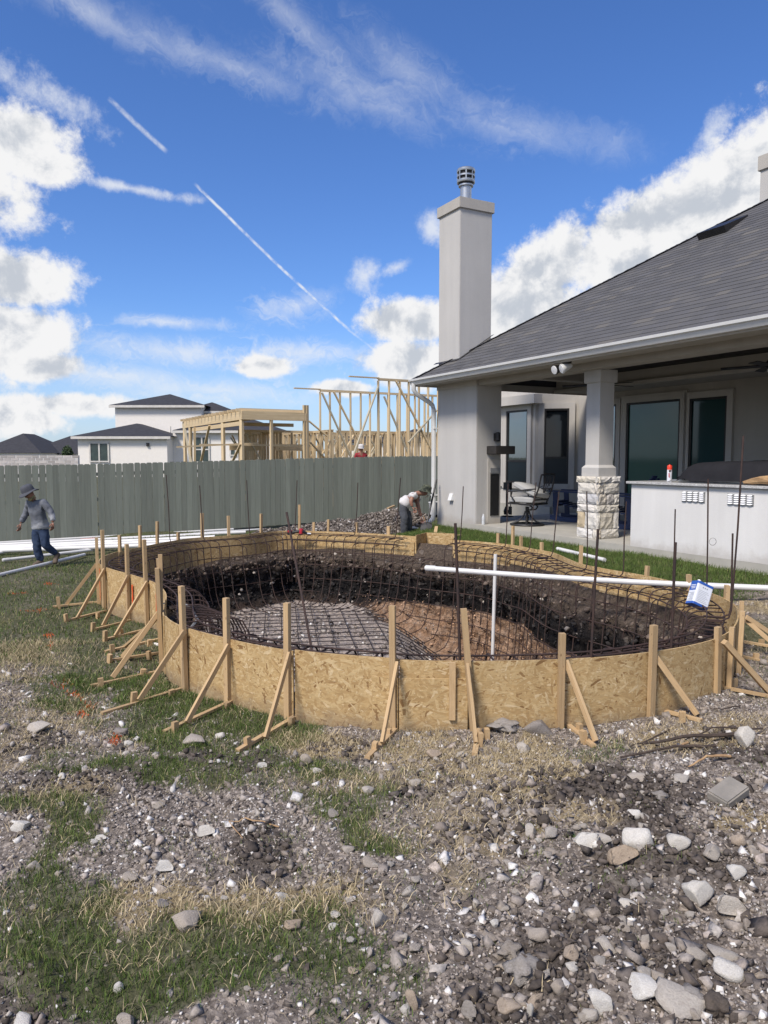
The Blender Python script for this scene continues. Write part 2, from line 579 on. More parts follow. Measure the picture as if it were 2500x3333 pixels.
M['orange_paint'] = simple('orange_marking_paint', (0.75, 0.11, 0.025), (0.60, 0.09, 0.02), 30.0, 0.7)
M['red_cap'] = simple('red_orange_plastic', (0.80, 0.06, 0.025), (0.72, 0.05, 0.02), 5.0, 0.35)
M['red_tool'] = simple('red_tool_plastic', (0.50, 0.03, 0.05), (0.40, 0.025, 0.04), 9.0, 0.4)
M['can_white'] = simple('white_printed_tin', (0.72, 0.74, 0.78), (0.66, 0.68, 0.73), 6.0, 0.3)
M['can_blue'] = simple('blue_printed_tin', (0.025, 0.10, 0.42), (0.02, 0.085, 0.36), 6.0, 0.3)
M['grey_print'] = simple('grey_print', (0.35, 0.37, 0.40), None, 9.0, 0.4)
M['dark_print'] = simple('dark_print', (0.05, 0.02, 0.02), None, 9.0, 0.4)
M['skin'] = simple('skin', (0.30, 0.15, 0.10), (0.25, 0.12, 0.08), 12.0, 0.55)
M['shirt_grey'] = simple('grey_knit_shirt', (0.24, 0.255, 0.275), (0.19, 0.20, 0.225), 3.0, 0.95, bmp=0.3, bscale=8, bdist=0.03)
def sweat_shirt():
    m, t, b = new_mat('damp_grey_shirt')
    co = coords(t)
    x, y, z = t.sep(co)
    n = t.noise(co, 4.0, 4.0, 0.6)
    wet = t.ss(t.add(t.add(z, t.mul(x, -0.6)), t.mul(t.sub(n, 0.5), 0.3)), 0.72, 0.80)
    c = t.mix(wet, (0.33, 0.34, 0.36), (0.145, 0.155, 0.18))
    t.put(b.inputs['Base Color'], t.mix(1.0, c, t.ramp(n, [(0.3, (0.85, 0.85, 0.85)), (0.7, (1.1, 1.1, 1.1))]), 'MULTIPLY'))
    b.inputs['Roughness'].default_value = 0.95
    bump(t, b, t.noise(co, 9.0, 4.0, 0.6), 0.5, 0.03)
    return m
M['shirt_grey'] = sweat_shirt()
M['shirt_white'] = simple('white_cotton', (0.62, 0.60, 0.59), (0.52, 0.50, 0.49), 3.0, 0.95, bmp=0.3, bscale=9, bdist=0.03)
M['shirt_red'] = simple('red_cotton', (0.32, 0.03, 0.04), (0.24, 0.02, 0.03), 4.0, 0.95)
M['jeans'] = simple('blue_denim', (0.030, 0.052, 0.105), (0.018, 0.032, 0.068), 5.0, 0.95, bmp=0.4, bscale=10, bdist=0.03)
M['trousers'] = simple('dark_grey_work_cloth', (0.075, 0.08, 0.09), (0.05, 0.053, 0.062), 5.0, 0.95, bmp=0.4, bscale=9, bdist=0.03)
M['hat_grey'] = simple('grey_hat_cloth', (0.075, 0.080, 0.095), (0.055, 0.058, 0.07), 7.0, 0.95)
M['camo'] = simple('camouflage_cloth', (0.10, 0.11, 0.075), (0.015, 0.02, 0.016), 16.0, 0.95, detail=1.0)
M['scarf'] = simple('yellowish_neck_scarf', (0.36, 0.31, 0.15), (0.14, 0.12, 0.06), 22.0, 0.95, detail=1.0)
M['boot'] = simple('tan_leather', (0.13, 0.095, 0.065), (0.08, 0.06, 0.042), 9.0, 0.8)
M['hair'] = simple('dark_hair', (0.02, 0.016, 0.013), None, 20.0, 0.6)
M['twig'] = simple('twig_bark', (0.085, 0.06, 0.045), (0.04, 0.03, 0.024), 20.0, 0.95, bmp=0.5, bscale=60)
M['split_wood'] = simple('split_firewood', (0.50, 0.33, 0.17), (0.30, 0.18, 0.09), 14.0, 0.85, bmp=0.5)
M['clear'] = simple('clear_plastic', (0.62, 0.64, 0.66), (0.5, 0.52, 0.54), 20.0, 0.15)
M['neighbour'] = simple('white_painted_brick', (0.82, 0.78, 0.72), (0.77, 0.73, 0.67), 4.0, 0.9)
M['far_roof'] = simple('dark_shingle_roof', (0.040, 0.040, 0.046), (0.028, 0.028, 0.033), 2.5, 0.9)
M['far_trim'] = simple('pale_trim', (0.66, 0.63, 0.58), None, 3.0, 0.8)
M['far_glass'] = simple('far_window_glass', (0.06, 0.085, 0.08), (0.035, 0.05, 0.05), 1.5, 0.12)
M['far_leaf'] = simple('garden_leaf', (0.05, 0.085, 0.025), (0.03, 0.05, 0.015), 3.0, 0.8)
M['limewash'] = simple('pale_stone_mortar', (0.60, 0.575, 0.55), (0.48, 0.46, 0.44), 3.0, 0.95)
M['rust'] = simple('rusty_rebar', (0.075, 0.042, 0.032), (0.038, 0.028, 0.027), 9.0, 0.8, metal=0.25, bmp=0.3, bscale=300, bdist=0.002)
M['rust_dark'] = simple('weathered_rebar', (0.058, 0.046, 0.044), (0.035, 0.03, 0.03), 9.0, 0.75, metal=0.3)
M['conduit'] = simple('grey_flexible_conduit', (0.22, 0.22, 0.22), None, 9.0, 0.5)
M['wire'] = simple('tie_wire', (0.10, 0.08, 0.07), None, 9.0, 0.6, metal=0.5)
M['green_scrap'] = simple('green_plastic', (0.015, 0.07, 0.05), None, 9.0, 0.4)
M['straw'] = attr_mat('dry_grass', 0.95, 20.0, 0.15, 0.0)
M['grass'] = attr_mat('grass_blades', 0.75, 6.0, 0.2, 0.0)
M['gravel'] = attr_mat('gravel', 0.95, 55.0, 0.4, 0.6)
M['shingle'] = attr_mat('asphalt_shingle', 0.95, 140.0, 0.30, 0.5, bdist=0.003)

def glass(name, c, rough=0.04, ior=1.9):
    m, t, b = new_mat(name)
    b.inputs['Base Color'].default_value = c + (1.0,)
    b.inputs['IOR'].default_value = ior
    n = t.noise(coords(t), 1.3, 2.0, 0.5)
    t.put(b.inputs['Roughness'], t.lin(n, 0.3, 0.7, rough, rough + 0.02))
    bump(t, b, n, 0.02, 0.02)
    return m
M['glass_dark'] = glass('dark_window_glass', (0.004, 0.006, 0.009), 0.03, 1.5)
M['glass_screen'] = glass('screened_window', (0.012, 0.02, 0.026), 0.35, 1.4)
M['glass_sky'] = glass('coated_window_glass', (0.03, 0.042, 0.040), 0.03, 3.2)
M['glass_teal'] = glass('tinted_door_glass', (0.045, 0.125, 0.105), 0.04, 1.55)
M['glass_blue'] = glass('tinted_blue_glass', (0.022, 0.060, 0.062), 0.04, 1.5)

# sawn pine: grain runs along each timber's own length
def lumber(name, c_lo, c_hi, var, dirty=0.0):
    m, t, b = new_mat(name)
    co = coords(t)
    r = orand(t)
    off = t.xyz(t.mul(r, 37.0), t.mul(r, 91.0), t.mul(r, 53.0))
    v = t.vadd(co, off)
    grain = t.noise(t.mapping(v, (0, 0, 0), (0, 0, 0), (5.0, 5.0, 0.9)), 2.2, 5.0, 0.6, 0.6)
    mott = t.noise(t.mapping(v, (0, 0, 0), (0, 0, 0), (0.8, 0.8, 3.0)), 1.6, 3.0, 0.6)
    knot = t.voro(t.mapping(v, (0, 0, 0), (0, 0, 0), (0.9, 0.9, 7.0)), 1.0, 'F1', 'Distance')
    c = t.ramp(grain, [(0.28, c_lo), (0.68, c_hi)])
    c = t.mix(t.lin(mott, 0.35, 0.8, 0.0, 0.3), c, tuple(x * 0.6 for x in c_lo))
    c = t.mix(t.ss(knot, 0.13, 0.04, 0.0, 0.8), c, (0.11, 0.05, 0.025))
    c = vary(t, c, var)
    t.put(b.inputs['Base Color'], c)
    b.inputs['Roughness'].default_value = 0.85
    b.inputs['Specular IOR Level'].default_value = 0.25
    bump(t, b, grain, 0.15, 0.003)
    return m
M['stake'] = lumber('sawn_pine', (0.40, 0.265, 0.135), (0.56, 0.405, 0.23), 0.14)
M['stud'] = lumber('framing_lumber', (0.53, 0.40, 0.23), (0.70, 0.56, 0.36), 0.16)
M['stud_grey'] = lumber('weathered_lumber', (0.40, 0.36, 0.26), (0.52, 0.47, 0.36), 0.12)

# oriented strand board, coordinates in metres along the sheet
def osb(name='strand_board'):
    m, t, b = new_mat(name)
    uv = t.node('ShaderNodeUVMap', uv_map='UVMap').outputs[0]
    wv = t.vadd(uv, t.vscale(t.noise(uv, 14.0, 3.0, 0.6, 0.0, 1), 0.012))
    lay = []
    for i, ang in enumerate((6, -32, 40, 78, -66, 18, -12)):
        v = t.mapping(t.mapping(wv, (3.1 * i, 1.7 * i, 0), (0, 0, R(ang))), (0, 0, 0), (0, 0, 0), (1.0, 4.4, 1.0))
        lay.append(t.sep(t.voro(v, 12.5 + .9 * i, 'F1', 'Color')))
    pick, top_ = lay[0][0], lay[0][1]
    for l in lay[1:]:
        over = t.m('GREATER_THAN', l[1], top_)
        pick = t.add(t.mul(pick, t.sub(1.0, over)), t.mul(l[0], over))
        top_ = t.mx(top_, l[1])
    fine = t.noise(t.mapping(wv, (0, 0, 0), (0, 0, 0), (14, 60, 1)), 2.0, 3.0, 0.6)
    blot = t.noise(uv, 2.2, 3.0, 0.55)
    c = t.ramp(pick, [(0.01, (0.22, 0.125, 0.05)), (0.07, (0.375, 0.245, 0.11)), (0.5, (0.45, 0.31, 0.145)), (0.9, (0.525, 0.385, 0.20)), (0.98, (0.58, 0.445, 0.26))])
    f = t.add(t.lin(fine, 0.25, 0.75, 0.82, 1.16), t.lin(blot, 0.3, 0.7, -0.08, 0.08))
    c = t.mix(1.0, c, t.xyz(f, f, f), 'MULTIPLY')
    spots = t.ss(t.noise(uv, 6.5, 2.0, 0.5), 0.73, 0.79)
    c = t.mix(t.mul(spots, 0.8), c, (0.09, 0.05, 0.025))
    vv = t.sep(uv)[1]
    mud = t.ss(t.add(vv, t.mul(t.sub(t.noise(uv, 7.0, 5.0, 0.65), 0.5), 0.28)), -0.40, -0.58, 0.0, 0.6)
    c = t.mix(mud, c, (0.20, 0.155, 0.11))
    c = vary(t, c, 0.06)
    t.put(b.inputs['Base Color'], c)
    b.inputs['Roughness'].default_value = 0.78
    b.inputs['Specular IOR Level'].default_value = 0.25
    bump(t, b, pick, 0.35, 0.003)
    return m
M['osb'] = osb()

# grey-green stained fence pickets
def fence_mat():
    m, t, b = new_mat('grey_green_stain')
    co = coords(t)
    r = orand(t)
    v = t.vadd(co, t.xyz(t.mul(r, 17.0), t.mul(r, 31.0), t.mul(r, 23.0)))
    g = t.noise(t.mapping(v, (0, 0, 0), (0, 0, 0), (14, 14, 0.8)), 1.6, 5.0, 0.6, 0.4)
    c = t.ramp(g, [(0.25, (0.165, 0.182, 0.148)), (0.7, (0.222, 0.238, 0.198))])
    low = t.noise(t.mapping(v, (0, 0, 0), (0, 0, 0), (2, 2, 1)), 1.1, 3.0, 0.6)
    c = t.mix(t.lin(low, 0.5, 0.85, 0.0, 0.35), c, (0.16, 0.15, 0.125))
    t.put(b.inputs['Base Color'], vary(t, c, 0.16))
    b.inputs['Roughness'].default_value = 0.85
    bump(t, b, g, 0.2, 0.003)
    return m
M['fence'] = fence_mat()

# pale limestone veneer, each block its own tone
def veneer():
    m, t, b = new_mat('chopped_limestone')
    co = coords(t)
    r = orand(t)
    n = t.noise(co, 9.0, 6.0, 0.65)
    c = t.ramp(r, [(0.0, (0.68, 0.65, 0.60)), (0.35, (0.66, 0.61, 0.51)), (0.6, (0.72, 0.70, 0.67)), (0.82, (0.54, 0.44, 0.29)), (0.87, (0.48, 0.48, 0.50)), (0.93, (0.72, 0.70, 0.66)), (1.0, (0.70, 0.66, 0.58))])
    c = t.mix(1.0, c, t.ramp(n, [(0.25, (0.72, 0.72, 0.74)), (0.7, (1.06, 1.05, 1.02))]), 'MULTIPLY')
    t.put(b.inputs['Base Color'], c)
    b.inputs['Roughness'].default_value = 0.95
    bump(t, b, t.noise(co, 26.0, 5.0, 0.65), 0.8, 0.02)
    return m
M['veneer'] = veneer()

# loose rocks: pale weathered limestone / dull clay clods
def rock_mat(name, tones, dirt, amt):
    m, t, b = new_mat(name)
    co = coords(t)
    r = orand(t)
    v = t.vadd(co, t.xyz(t.mul(r, 19.0), t.mul(r, 7.0), t.mul(r, 43.0)))
    n = t.noise(v, 2.3, 6.0, 0.65)
    n2 = t.noise(v, 9.0, 5.0, 0.7)
    c = t.ramp(r, tones)
    c = t.mix(1.0, c, t.ramp(n2, [(0.3, (0.74, 0.73, 0.72)), (0.68, (1.08, 1.08, 1.08))]), 'MULTIPLY')
    c = t.mix(t.ss(n, 0.5, 0.72, 0.0, amt), c, dirt)
    t.put(b.inputs['Base Color'], c)
    b.inputs['Roughness'].default_value = 0.96
    b.inputs['Specular IOR Level'].default_value = 0.2
    bump(t, b, n2, 0.8, 0.008)
    return m
M['rock'] = rock_mat('limestone_rock', [(0.0, (0.42, 0.375, 0.32)), (0.4, (0.50, 0.46, 0.405)), (0.75, (0.37, 0.315, 0.26)), (1.0, (0.54, 0.505, 0.45))], (0.30, 0.25, 0.21), 0.45)
M['rock_white'] = rock_mat('white_limestone', [(0.0, (0.57, 0.535, 0.475)), (0.6, (0.66, 0.635, 0.585)), (1.0, (0.61, 0.565, 0.495))], (0.44, 0.39, 0.33), 0.35)
M['rock_grey'] = rock_mat('grey_rock', [(0.0, (0.25, 0.222, 0.20)), (0.5, (0.32, 0.295, 0.27)), (1.0, (0.28, 0.24, 0.20))], (0.13, 0.11, 0.095), 0.55)
M['rock_tan'] = rock_mat('tan_rock', [(0.0, (0.42, 0.33, 0.24)), (1.0, (0.46, 0.38, 0.30))], (0.20, 0.15, 0.11), 0.6)
M['clod'] = rock_mat('clay_clod', [(0.0, (0.060, 0.050, 0.043)), (0.5, (0.10, 0.083, 0.070)), (1.0, (0.14, 0.115, 0.095))], (0.045, 0.038, 0.034), 0.6)
M['granite'] = simple('pale_granite', (0.66, 0.66, 0.65), (0.25, 0.24, 0.23), 60.0, 0.25, detail=6.0)

# the ground, from what grows and lies there (attribute: green, straw, dark soil)
def ground_mat():
    m, t, b = new_mat('yard_soil')
    co = coords(t)
    at = t.node('ShaderNodeAttribute', attribute_name='col')
    g, s, k = t.sep(at.outputs['Color'])
    n1 = t.noise(co, 3.0, 6.0, 0.65)
    n2 = t.noise(co, 28.0, 6.0, 0.7)
    n3 = t.voro(t.vadd(co, t.vscale(t.noise(co, 30.0, 2.0, 0.5, 0.0, 1), 0.02)), 55.0, 'F1', 'Color')
    soil = t.ramp(n2, [(0.25, (0.085, 0.071, 0.060)), (0.5, (0.205, 0.175, 0.150)), (0.75, (0.36, 0.315, 0.275))])
    cell = t.sep(n3)[0]
    soil = t.mix(1.0, soil, t.ramp(cell, [(0.0, (0.65, 0.64, 0.64)), (0.7, (1.05, 1.05, 1.05)), (0.95, (1.7, 1.68, 1.62))]), 'MULTIPLY')
    soil = t.mix(t.mul(k, 0.8), soil, t.ramp(n2, [(0.3, (0.040, 0.034, 0.030)), (0.7, (0.095, 0.08, 0.068))]))
    straw = t.ramp(n2, [(0.3, (0.20, 0.15, 0.085)), (0.7, (0.40, 0.325, 0.20))])
    green = t.ramp(n2, [(0.3, (0.034, 0.046, 0.014)), (0.7, (0.095, 0.105, 0.040))])
    jit = t.mul(t.sub(n1, 0.5), 0.7)
    c = t.mix(t.ss(t.add(s, jit), 0.30, 0.75), soil, straw)
    c = t.mix(t.ss(t.add(g, jit), 0.30, 1.0, 0.0, 0.75), c, green)
    t.put(b.inputs['Base Color'], c)
    b.inputs['Roughness'].default_value = 1.0
    b.inputs['Specular IOR Level'].default_value = 0.1
    bump(t, b, t.add(n2, t.mul(cell, 0.4)), 0.9, 0.02)
    return m
M['ground'] = ground_mat()

# the dug earth: brown topsoil, black clay, then pale orange caliche below
def earth_mat():
    m, t, b = new_mat('dug_earth')
    co = coords(t)
    at = t.node('ShaderNodeAttribute', attribute_name='col')
    lay, lime, flo = t.sep(at.outputs['Color'])
    n2 = t.noise(co, 7.0, 7.0, 0.7)
    n3 = t.noise(t.mapping(co, (0, 0, 0), (0, 0, 0), (1, 1, 0.35)), 5.0, 5.0, 0.65)
    n4 = t.voro(co, 17.0, 'F1', 'Color')
    d = t.add(lay, t.add(t.mul(t.sub(n2, 0.5), 0.35), t.mul(t.sub(n3, 0.5), 0.25)))
    c = t.ramp(d, [(0.06, (0.13, 0.10, 0.078)), (0.18, (0.075, 0.058, 0.048)), (0.28, (0.020, 0.018, 0.018)), (0.56, (0.016, 0.0145, 0.0145)), (0.68, (0.075, 0.052, 0.040)), (0.80, (0.15, 0.10, 0.07))])
    can = t.ramp(n2, [(0.25, (0.23, 0.125, 0.07)), (0.5, (0.40, 0.255, 0.165)), (0.75, (0.56, 0.42, 0.315))])
    c = t.mix(t.ss(t.add(t.mul(t.sub(n2, 0.5), 0.5), lime), 0.35, 0.65), c, can)
    fl = t.ramp(n2, [(0.26, (0.22, 0.175, 0.145)), (0.40, (0.46, 0.385, 0.335)), (0.7, (0.60, 0.52, 0.46))])
    c = t.mix(t.ss(t.add(t.mul(t.sub(n2, 0.5), 0.7), flo), 0.35, 0.7), c, fl)
    n5 = t.noise(co, 26.0, 5.0, 0.7)
    c = t.mix(1.0, c, t.ramp(n5, [(0.3, (0.45, 0.45, 0.45)), (0.55, (1.0, 1.0, 1.0)), (0.75, (1.75, 1.7, 1.6))]), 'MULTIPLY')
    bits = t.sep(n4)
    c = t.mix(t.mul(t.ss(bits[0], 0.95, 0.97), 0.35), c, (0.34, 0.29, 0.25))
    t.put(b.inputs['Base Color'], c)
    b.inputs['Roughness'].default_value = 0.95
    b.inputs['Specular IOR Level'].default_value = 0.2
    bump(t, b, t.add(n2, t.mul(n5, 0.5)), 1.0, 0.10)
    return m
M['earth'] = earth_mat()

# whitewashed brick of the far wall
def brick_wall_mat():
    return simple('pale_brick', (0.52, 0.48, 0.45), (0.36, 0.33, 0.31), 2.0, 0.95, var=0.25)
M['pale_brick'] = brick_wall_mat()

# ---------------------------------------------------------------- lie of the land
_anch = [(0, 0, -.42), (-2, 1.5, -.50), (2, 2, -.38), (-1.5, 3.5, -.52), (1, 3.5, -.47), (2.5, 4, -.43), (-4, 4, -.55), (5, 3, -.4),
         (-.6, 4.9, -.55), (.6, 4.6, -.54), (2, 4.8, -.52), (3.0, 5.4, -.48), (-1.6, 5.7, -.56),
         (-2.3, 6.6, -.57), (-3.8, 8.5, -.60), (-6, 8, -.62), (-4.5, 10.5, -.58), (-9, 10, -.68), (-12, 5, -.65),
         (-4, 12.2, -.58), (-2.6, 13.6, -.46), (-1.6, 14.0, -.36), (-.4, 13.8, -.26), (.7, 13.7, -.13), (.2, 15.0, -.34),
         (-8.9, 17.1, -.72), (-3.6, 19.8, -.65), (.5, 21.5, -.5), (-6, 14, -.66), (-2, 17, -.55), (-14, 14, -.75),
         (1.7, 12.2, -.125), (2.2, 11.3, -.125), (2.75, 9.8, -.135), (3.3, 8.6, -.15), (3.5, 7.6, -.20), (3.6, 6.4, -.40), (4.6, 6.0, -.36), (4.4, 7.8, -.15), (6, 5, -.3),
         (1.25, 13.2, -.11), (8, 2, -.3)]
_anch += [tuple(H(s, -.15, -.13)) for s in (-4, -2, -1, 0, 1, 2, 3, 4, 5)] + [tuple(H(5.9, 1.0, -.3)), tuple(H(6.5, 4, -.35))]
_anch += [(-60, 60, -.7), (0, 70, -.7), (60, 60, -.6), (-60, 0, -.6), (60, 0, -.4), (0, -60, -.5), (-20, 30, -.7), (10, 40, -.7)]
_A = np.array(_anch)
def gz(x, y):
    x, y = np.asarray(x, float), np.asarray(y, float)
    num = np.zeros(x.shape); den = np.zeros(x.shape)
    for ax, ay, a in _A:
        w = 1.0 / ((x - ax) ** 2 + (y - ay) ** 2 + 0.09) ** 1.6
        num += w * a; den += w
    return num / den

# ---------------------------------------------------------------- outline of the pool form, at its top edge
TOPZ = -0.05
_rim_px = [(1300, 2145), (1531, 2147), (1821, 2141), (1965, 2134), (2132, 2116), (2309, 2080), (2375, 2052), (2400, 2008), (2387, 1971), (2334, 1939), (2226, 1902),
           (2094, 1872), (1951, 1848), (1880, 1832), (1800, 1799), (1748, 1789), (1662, 1773), (1562, 1763), (1474, 1757)]
_rim_px2 = [(1355, 1746), (1200, 1736), (1064, 1730), (920, 1728), (794, 1740), (662, 1749), (577, 1758), (462, 1780), (389, 1796), (339, 1813), (328, 1834), (360, 1850), (425, 1868), (487, 1888), (516, 1902),
            (541, 1930), (540, 1968), (541, 2004), (577, 2030), (628, 2048), (751, 2078), (961, 2116), (1113, 2131), (1300, 2145)]
def catmull(pts, step=0.05):
    pts = [np.array(p, float) for p in pts]
    out = []
    for i in range(len(pts) - 1):
        p0, p1, p2, p3 = pts[max(i - 1, 0)], pts[i], pts[i + 1], pts[min(i + 2, len(pts) - 1)]
        n = max(2, int(np.linalg.norm(p2 - p1) / step))
        for k in range(n):
            t = k / n
            out.append(0.5 * ((2 * p1) + (-p0 + p2) * t + (2 * p0 - 5 * p1 + 4 * p2 - p3) * t * t + (-p0 + 3 * p1 - 3 * p2 + p3) * t ** 3))
    out.append(pts[-1])
    return np.array(out)
_xy = lambda l: [tuple(onz(px, py, TOPZ))[:2] for px, py in l]
runA = catmull(_xy(_rim_px))
runB = catmull(_xy(_rim_px2))
notch = [onz(1486, 1741, TOPZ), onz(1388, 1737, TOPZ)]       # the skimmer box steps back between the two runs
OUT = np.vstack([runA, runB[:-1]])
def area2(P):
    x, y = P[:, 0], P[:, 1]
    return float(np.sum(x * np.roll(y, -1) - y * np.roll(x, -1)))
if area2(OUT) < 0:
    raise SystemExit('outline runs the wrong way')
def resample(P, n, closed=True):
    Q = np.vstack([P, P[:1]]) if closed else P
    d = np.r_[0, np.cumsum(np.linalg.norm(np.diff(Q, axis=0), axis=1))]
    t = np.linspace(0, d[-1], n, endpoint=not closed)
    return np.c_[np.interp(t, d, Q[:, 0]), np.interp(t, d, Q[:, 1])], d[-1]
NO = 480
OUTR, PERIM = resample(OUT, NO)
def smooth_closed(A, k):
    for _ in range(k):
        A = 0.25 * np.roll(A, 1, 0) + 0.5 * A + 0.25 * np.roll(A, -1, 0)
    return A
def inward(P, sm=30):
    T = np.roll(P, -1, 0) - np.roll(P, 1, 0)
    T /= np.linalg.norm(T, axis=1)[:, None]
    Nn = np.c_[-T[:, 1], T[:, 0]]
    Nn = smooth_closed(Nn, sm)
    return Nn / np.linalg.norm(Nn, axis=1)[:, None]
ONRM = inward(OUTR)
CENTRE = np.array([-0.1, 9.3])
def offset_ring(d):
    P = OUTR + ONRM * d
    return smooth_closed(P, int(15 * d + 60 * max(0, d - .5))) if d > .2 else P
def inside_poly(x, y, P):
    x, y = np.asarray(x), np.asarray(y)
    c = np.zeros(x.shape, bool)
    px, py = P[:, 0], P[:, 1]
    qx, qy = np.roll(px, -1), np.roll(py, -1)
    for i in range(len(P)):
        cond = ((py[i] > y) != (qy[i] > y))
        if not cond.any():
            continue
        with np.errstate(divide='ignore', invalid='ignore'):
            xi = (qx[i] - px[i]) * (y - py[i]) / (qy[i] - py[i] + 1e-12) + px[i]
        c ^= cond & (x < xi)
    return c

# ---------------------------------------------------------------- what covers the ground where
def to_px(x, y, z):
    c, s = math.cos(PITCH), math.sin(PITCH)
    q = z - CAMZ
    d = np.maximum(y * c - q * s, 0.3)
    h = y * s + q * c
    return 1250 + 2410 * x / d, 1666.5 - 2410 * h / d
GREEN = [(300, 1960, 420, 260, .75), (60, 1880, 260, 110, .7), (420, 2120, 220, 150, .95), (620, 2290, 250, 110, 1.0), (900, 2340, 200, 90, 1.05), (200, 2260, 160, 70, .5), (760, 2400, 260, 70, .8),
         (560, 2540, 260, 60, .8), (950, 2520, 200, 70, .7), (130, 2720, 130, 70, .95), (250, 2870, 140, 90, 1.0), (60, 2890, 90, 80, .7), (1220, 2760, 120, 80, .8), (1080, 2640, 120, 60, .6),
         (330, 3130, 420, 150, 1.05), (150, 3000, 250, 90, .8), (700, 3080, 260, 120, .8), (560, 3240, 260, 110, .95), (880, 3160, 200, 110, .7), (1000, 3230, 160, 100, .5), (150, 3260, 250, 70, .8),
         (700, 2940, 200, 60, .35), (1950, 2440, 70, 40, .5), (1640, 2410, 50, 30, .3), (2480, 2090, 90, 60, .9), (2440, 1830, 130, 70, .3), (1000, 2460, 70, 40, .5), (380, 2500, 200, 60, .45)]
STRAW = [(100, 2130, 170, 90, .5), (60, 2040, 100, 40, .5), (120, 2330, 200, 90, .55), (330, 2420, 180, 40, .5), (1060, 2400, 130, 60, .9), (1330, 2450, 130, 60, .9), (1500, 2520, 250, 80, .75), (1750, 2480, 170, 80, .95),
         (1560, 2640, 220, 80, .6), (760, 2950, 330, 90, .85), (420, 2890, 200, 60, .8), (120, 2960, 130, 50, .5), (1010, 3010, 250, 90, .6), (1350, 2790, 160, 110, .55), (1900, 2690, 160, 40, .8), (2250, 2400, 240, 60, .5), (2440, 2640, 90, 60, .7),
         (1150, 2560, 150, 60, .5), (90, 2480, 150, 60, .4), (1430, 2960, 140, 60, .4), (2420, 1990, 80, 40, .6), (2130, 2890, 90, 50, .5), (620, 3100, 240, 60, .45), (200, 2620, 120, 40, .5)]
DARK = [(190, 2420, 110, 40, .7), (800, 2490, 230, 40, .8), (330, 2590, 230, 60, .5), (760, 2770, 90, 60, .8), (1960, 2590, 260, 70, 1.0), (1820, 2560, 130, 50, .8), (2090, 2660, 160, 70, .9), (2140, 2850, 130, 90, .9),
        (1720, 3130, 160, 150, .9), (1560, 3260, 200, 90, .8), (2380, 3240, 160, 120, .7), (190, 3230, 110, 60, .8), (360, 3210, 50, 40, .8), (2000, 3000, 250, 100, .55), (2420, 2440, 140, 60, .6), (1130, 2420, 90, 40, .5), (1300, 2600, 120, 40, .4), (100, 3330, 180, 40, .6)]
def blobs(px, py, L):
    r = np.zeros(px.shape)
    for x, y, a, b, w in L:
        q = ((px - x) / a) ** 2 + ((py - y) / b) ** 2
        r = np.maximum(r, w * np.clip(1.35 - q * .75, 0, 1.0) ** 1.0)
    return np.clip(r, 0, 1)
def cover(x, y):
    """how green, how strawy, how dark with wet soil each place is (0..1)"""
    x, y = np.asarray(x, float), np.asarray(y, float)
    px, py = to_px(x, y, gz(x, y))
    k0 = 330.0 * 4 / np.maximum(y, 1.5)
    px = px + fbm(x * 2.0, y * 2.0, 7.0, 4, 13) * k0 * .75
    py = py + fbm(x * 2.0, y * 2.0, 8.0, 4, 14) * k0 * .38
    g, s, k = blobs(px, py, GREEN), blobs(px, py, STRAW), blobs(px, py, DARK)
    n = fbm(x * 1.3, y * 1.3, 0, 4, 3)
    left_lawn = smooth01(y, 5.6, 7.5) * smooth01(-x, 1.2, 2.6)
    S = (x - P0.x) * UX + (y - P0.y) * UY
    T = (x - P0.x) * NX + (y - P0.y) * NY
    house_lawn = smooth01(T, -2.3, -1.2) * smooth01(S, -3.2, -2.2)
    out_of_view = smooth01(np.abs(px - 1250), 1250, 1700) * (y < 30)
    g = np.maximum(g, np.maximum(left_lawn * .92, house_lawn * 1.0))
    g = np.maximum(g, smooth01(y, 13, 16) * .7 * (x < -1.0))
    g = np.maximum(g, smooth01(y, 24, 30) * .45)
    g = np.where(out_of_view > .5, np.maximum(g, .55 + n * .6), g)
    s = np.where(out_of_view > .5, np.maximum(s, .4 - n * .6), s)
    g = np.clip(g + n * .35 + fbm(x * 5.5, y * 5.5, 2.0, 3, 17) * .45 * (y < 7), 0, 1)
    s = np.clip(s + fbm(x * 1.7, y * 1.7, 5.0, 3, 9) * .5, 0, 1)
    return g, s, np.clip(k, 0, 1)
def rubble(x, y):
    px, py = to_px(x, y, gz(x, y))
    n = fbm(x * 1.6, y * 1.6, 3.0, 3, 19) * 260
    return smooth01(px + n, 1100, 1800) * smooth01(py + n * .4, 2440, 2640) * (y < 6) * (1 - blobs(px, py, STRAW) * .55)
def relief(x, y, g, s, k):
    bare = np.clip(1 - g * .8, 0, 1)
    near = smooth01(np.hypot(x, y), 16, 9)
    r = fbm(x * 2.2, y * 2.2, 1.0, 3, 21) * .045 + fbm(x * 8.5, y * 8.5, 2.0, 3, 22) * .026 * (bare * .8 + .2)
    r = r + k * (np.abs(fbm(x * 6.0, y * 6.0, 3.0, 3, 23)) * .14 - .01)
    rb_ = rubble(x, y)
    r = r + rb_ * np.abs(fbm(x * 7.5, y * 7.5, 9.0, 3, 27)) * .07
    return r * near

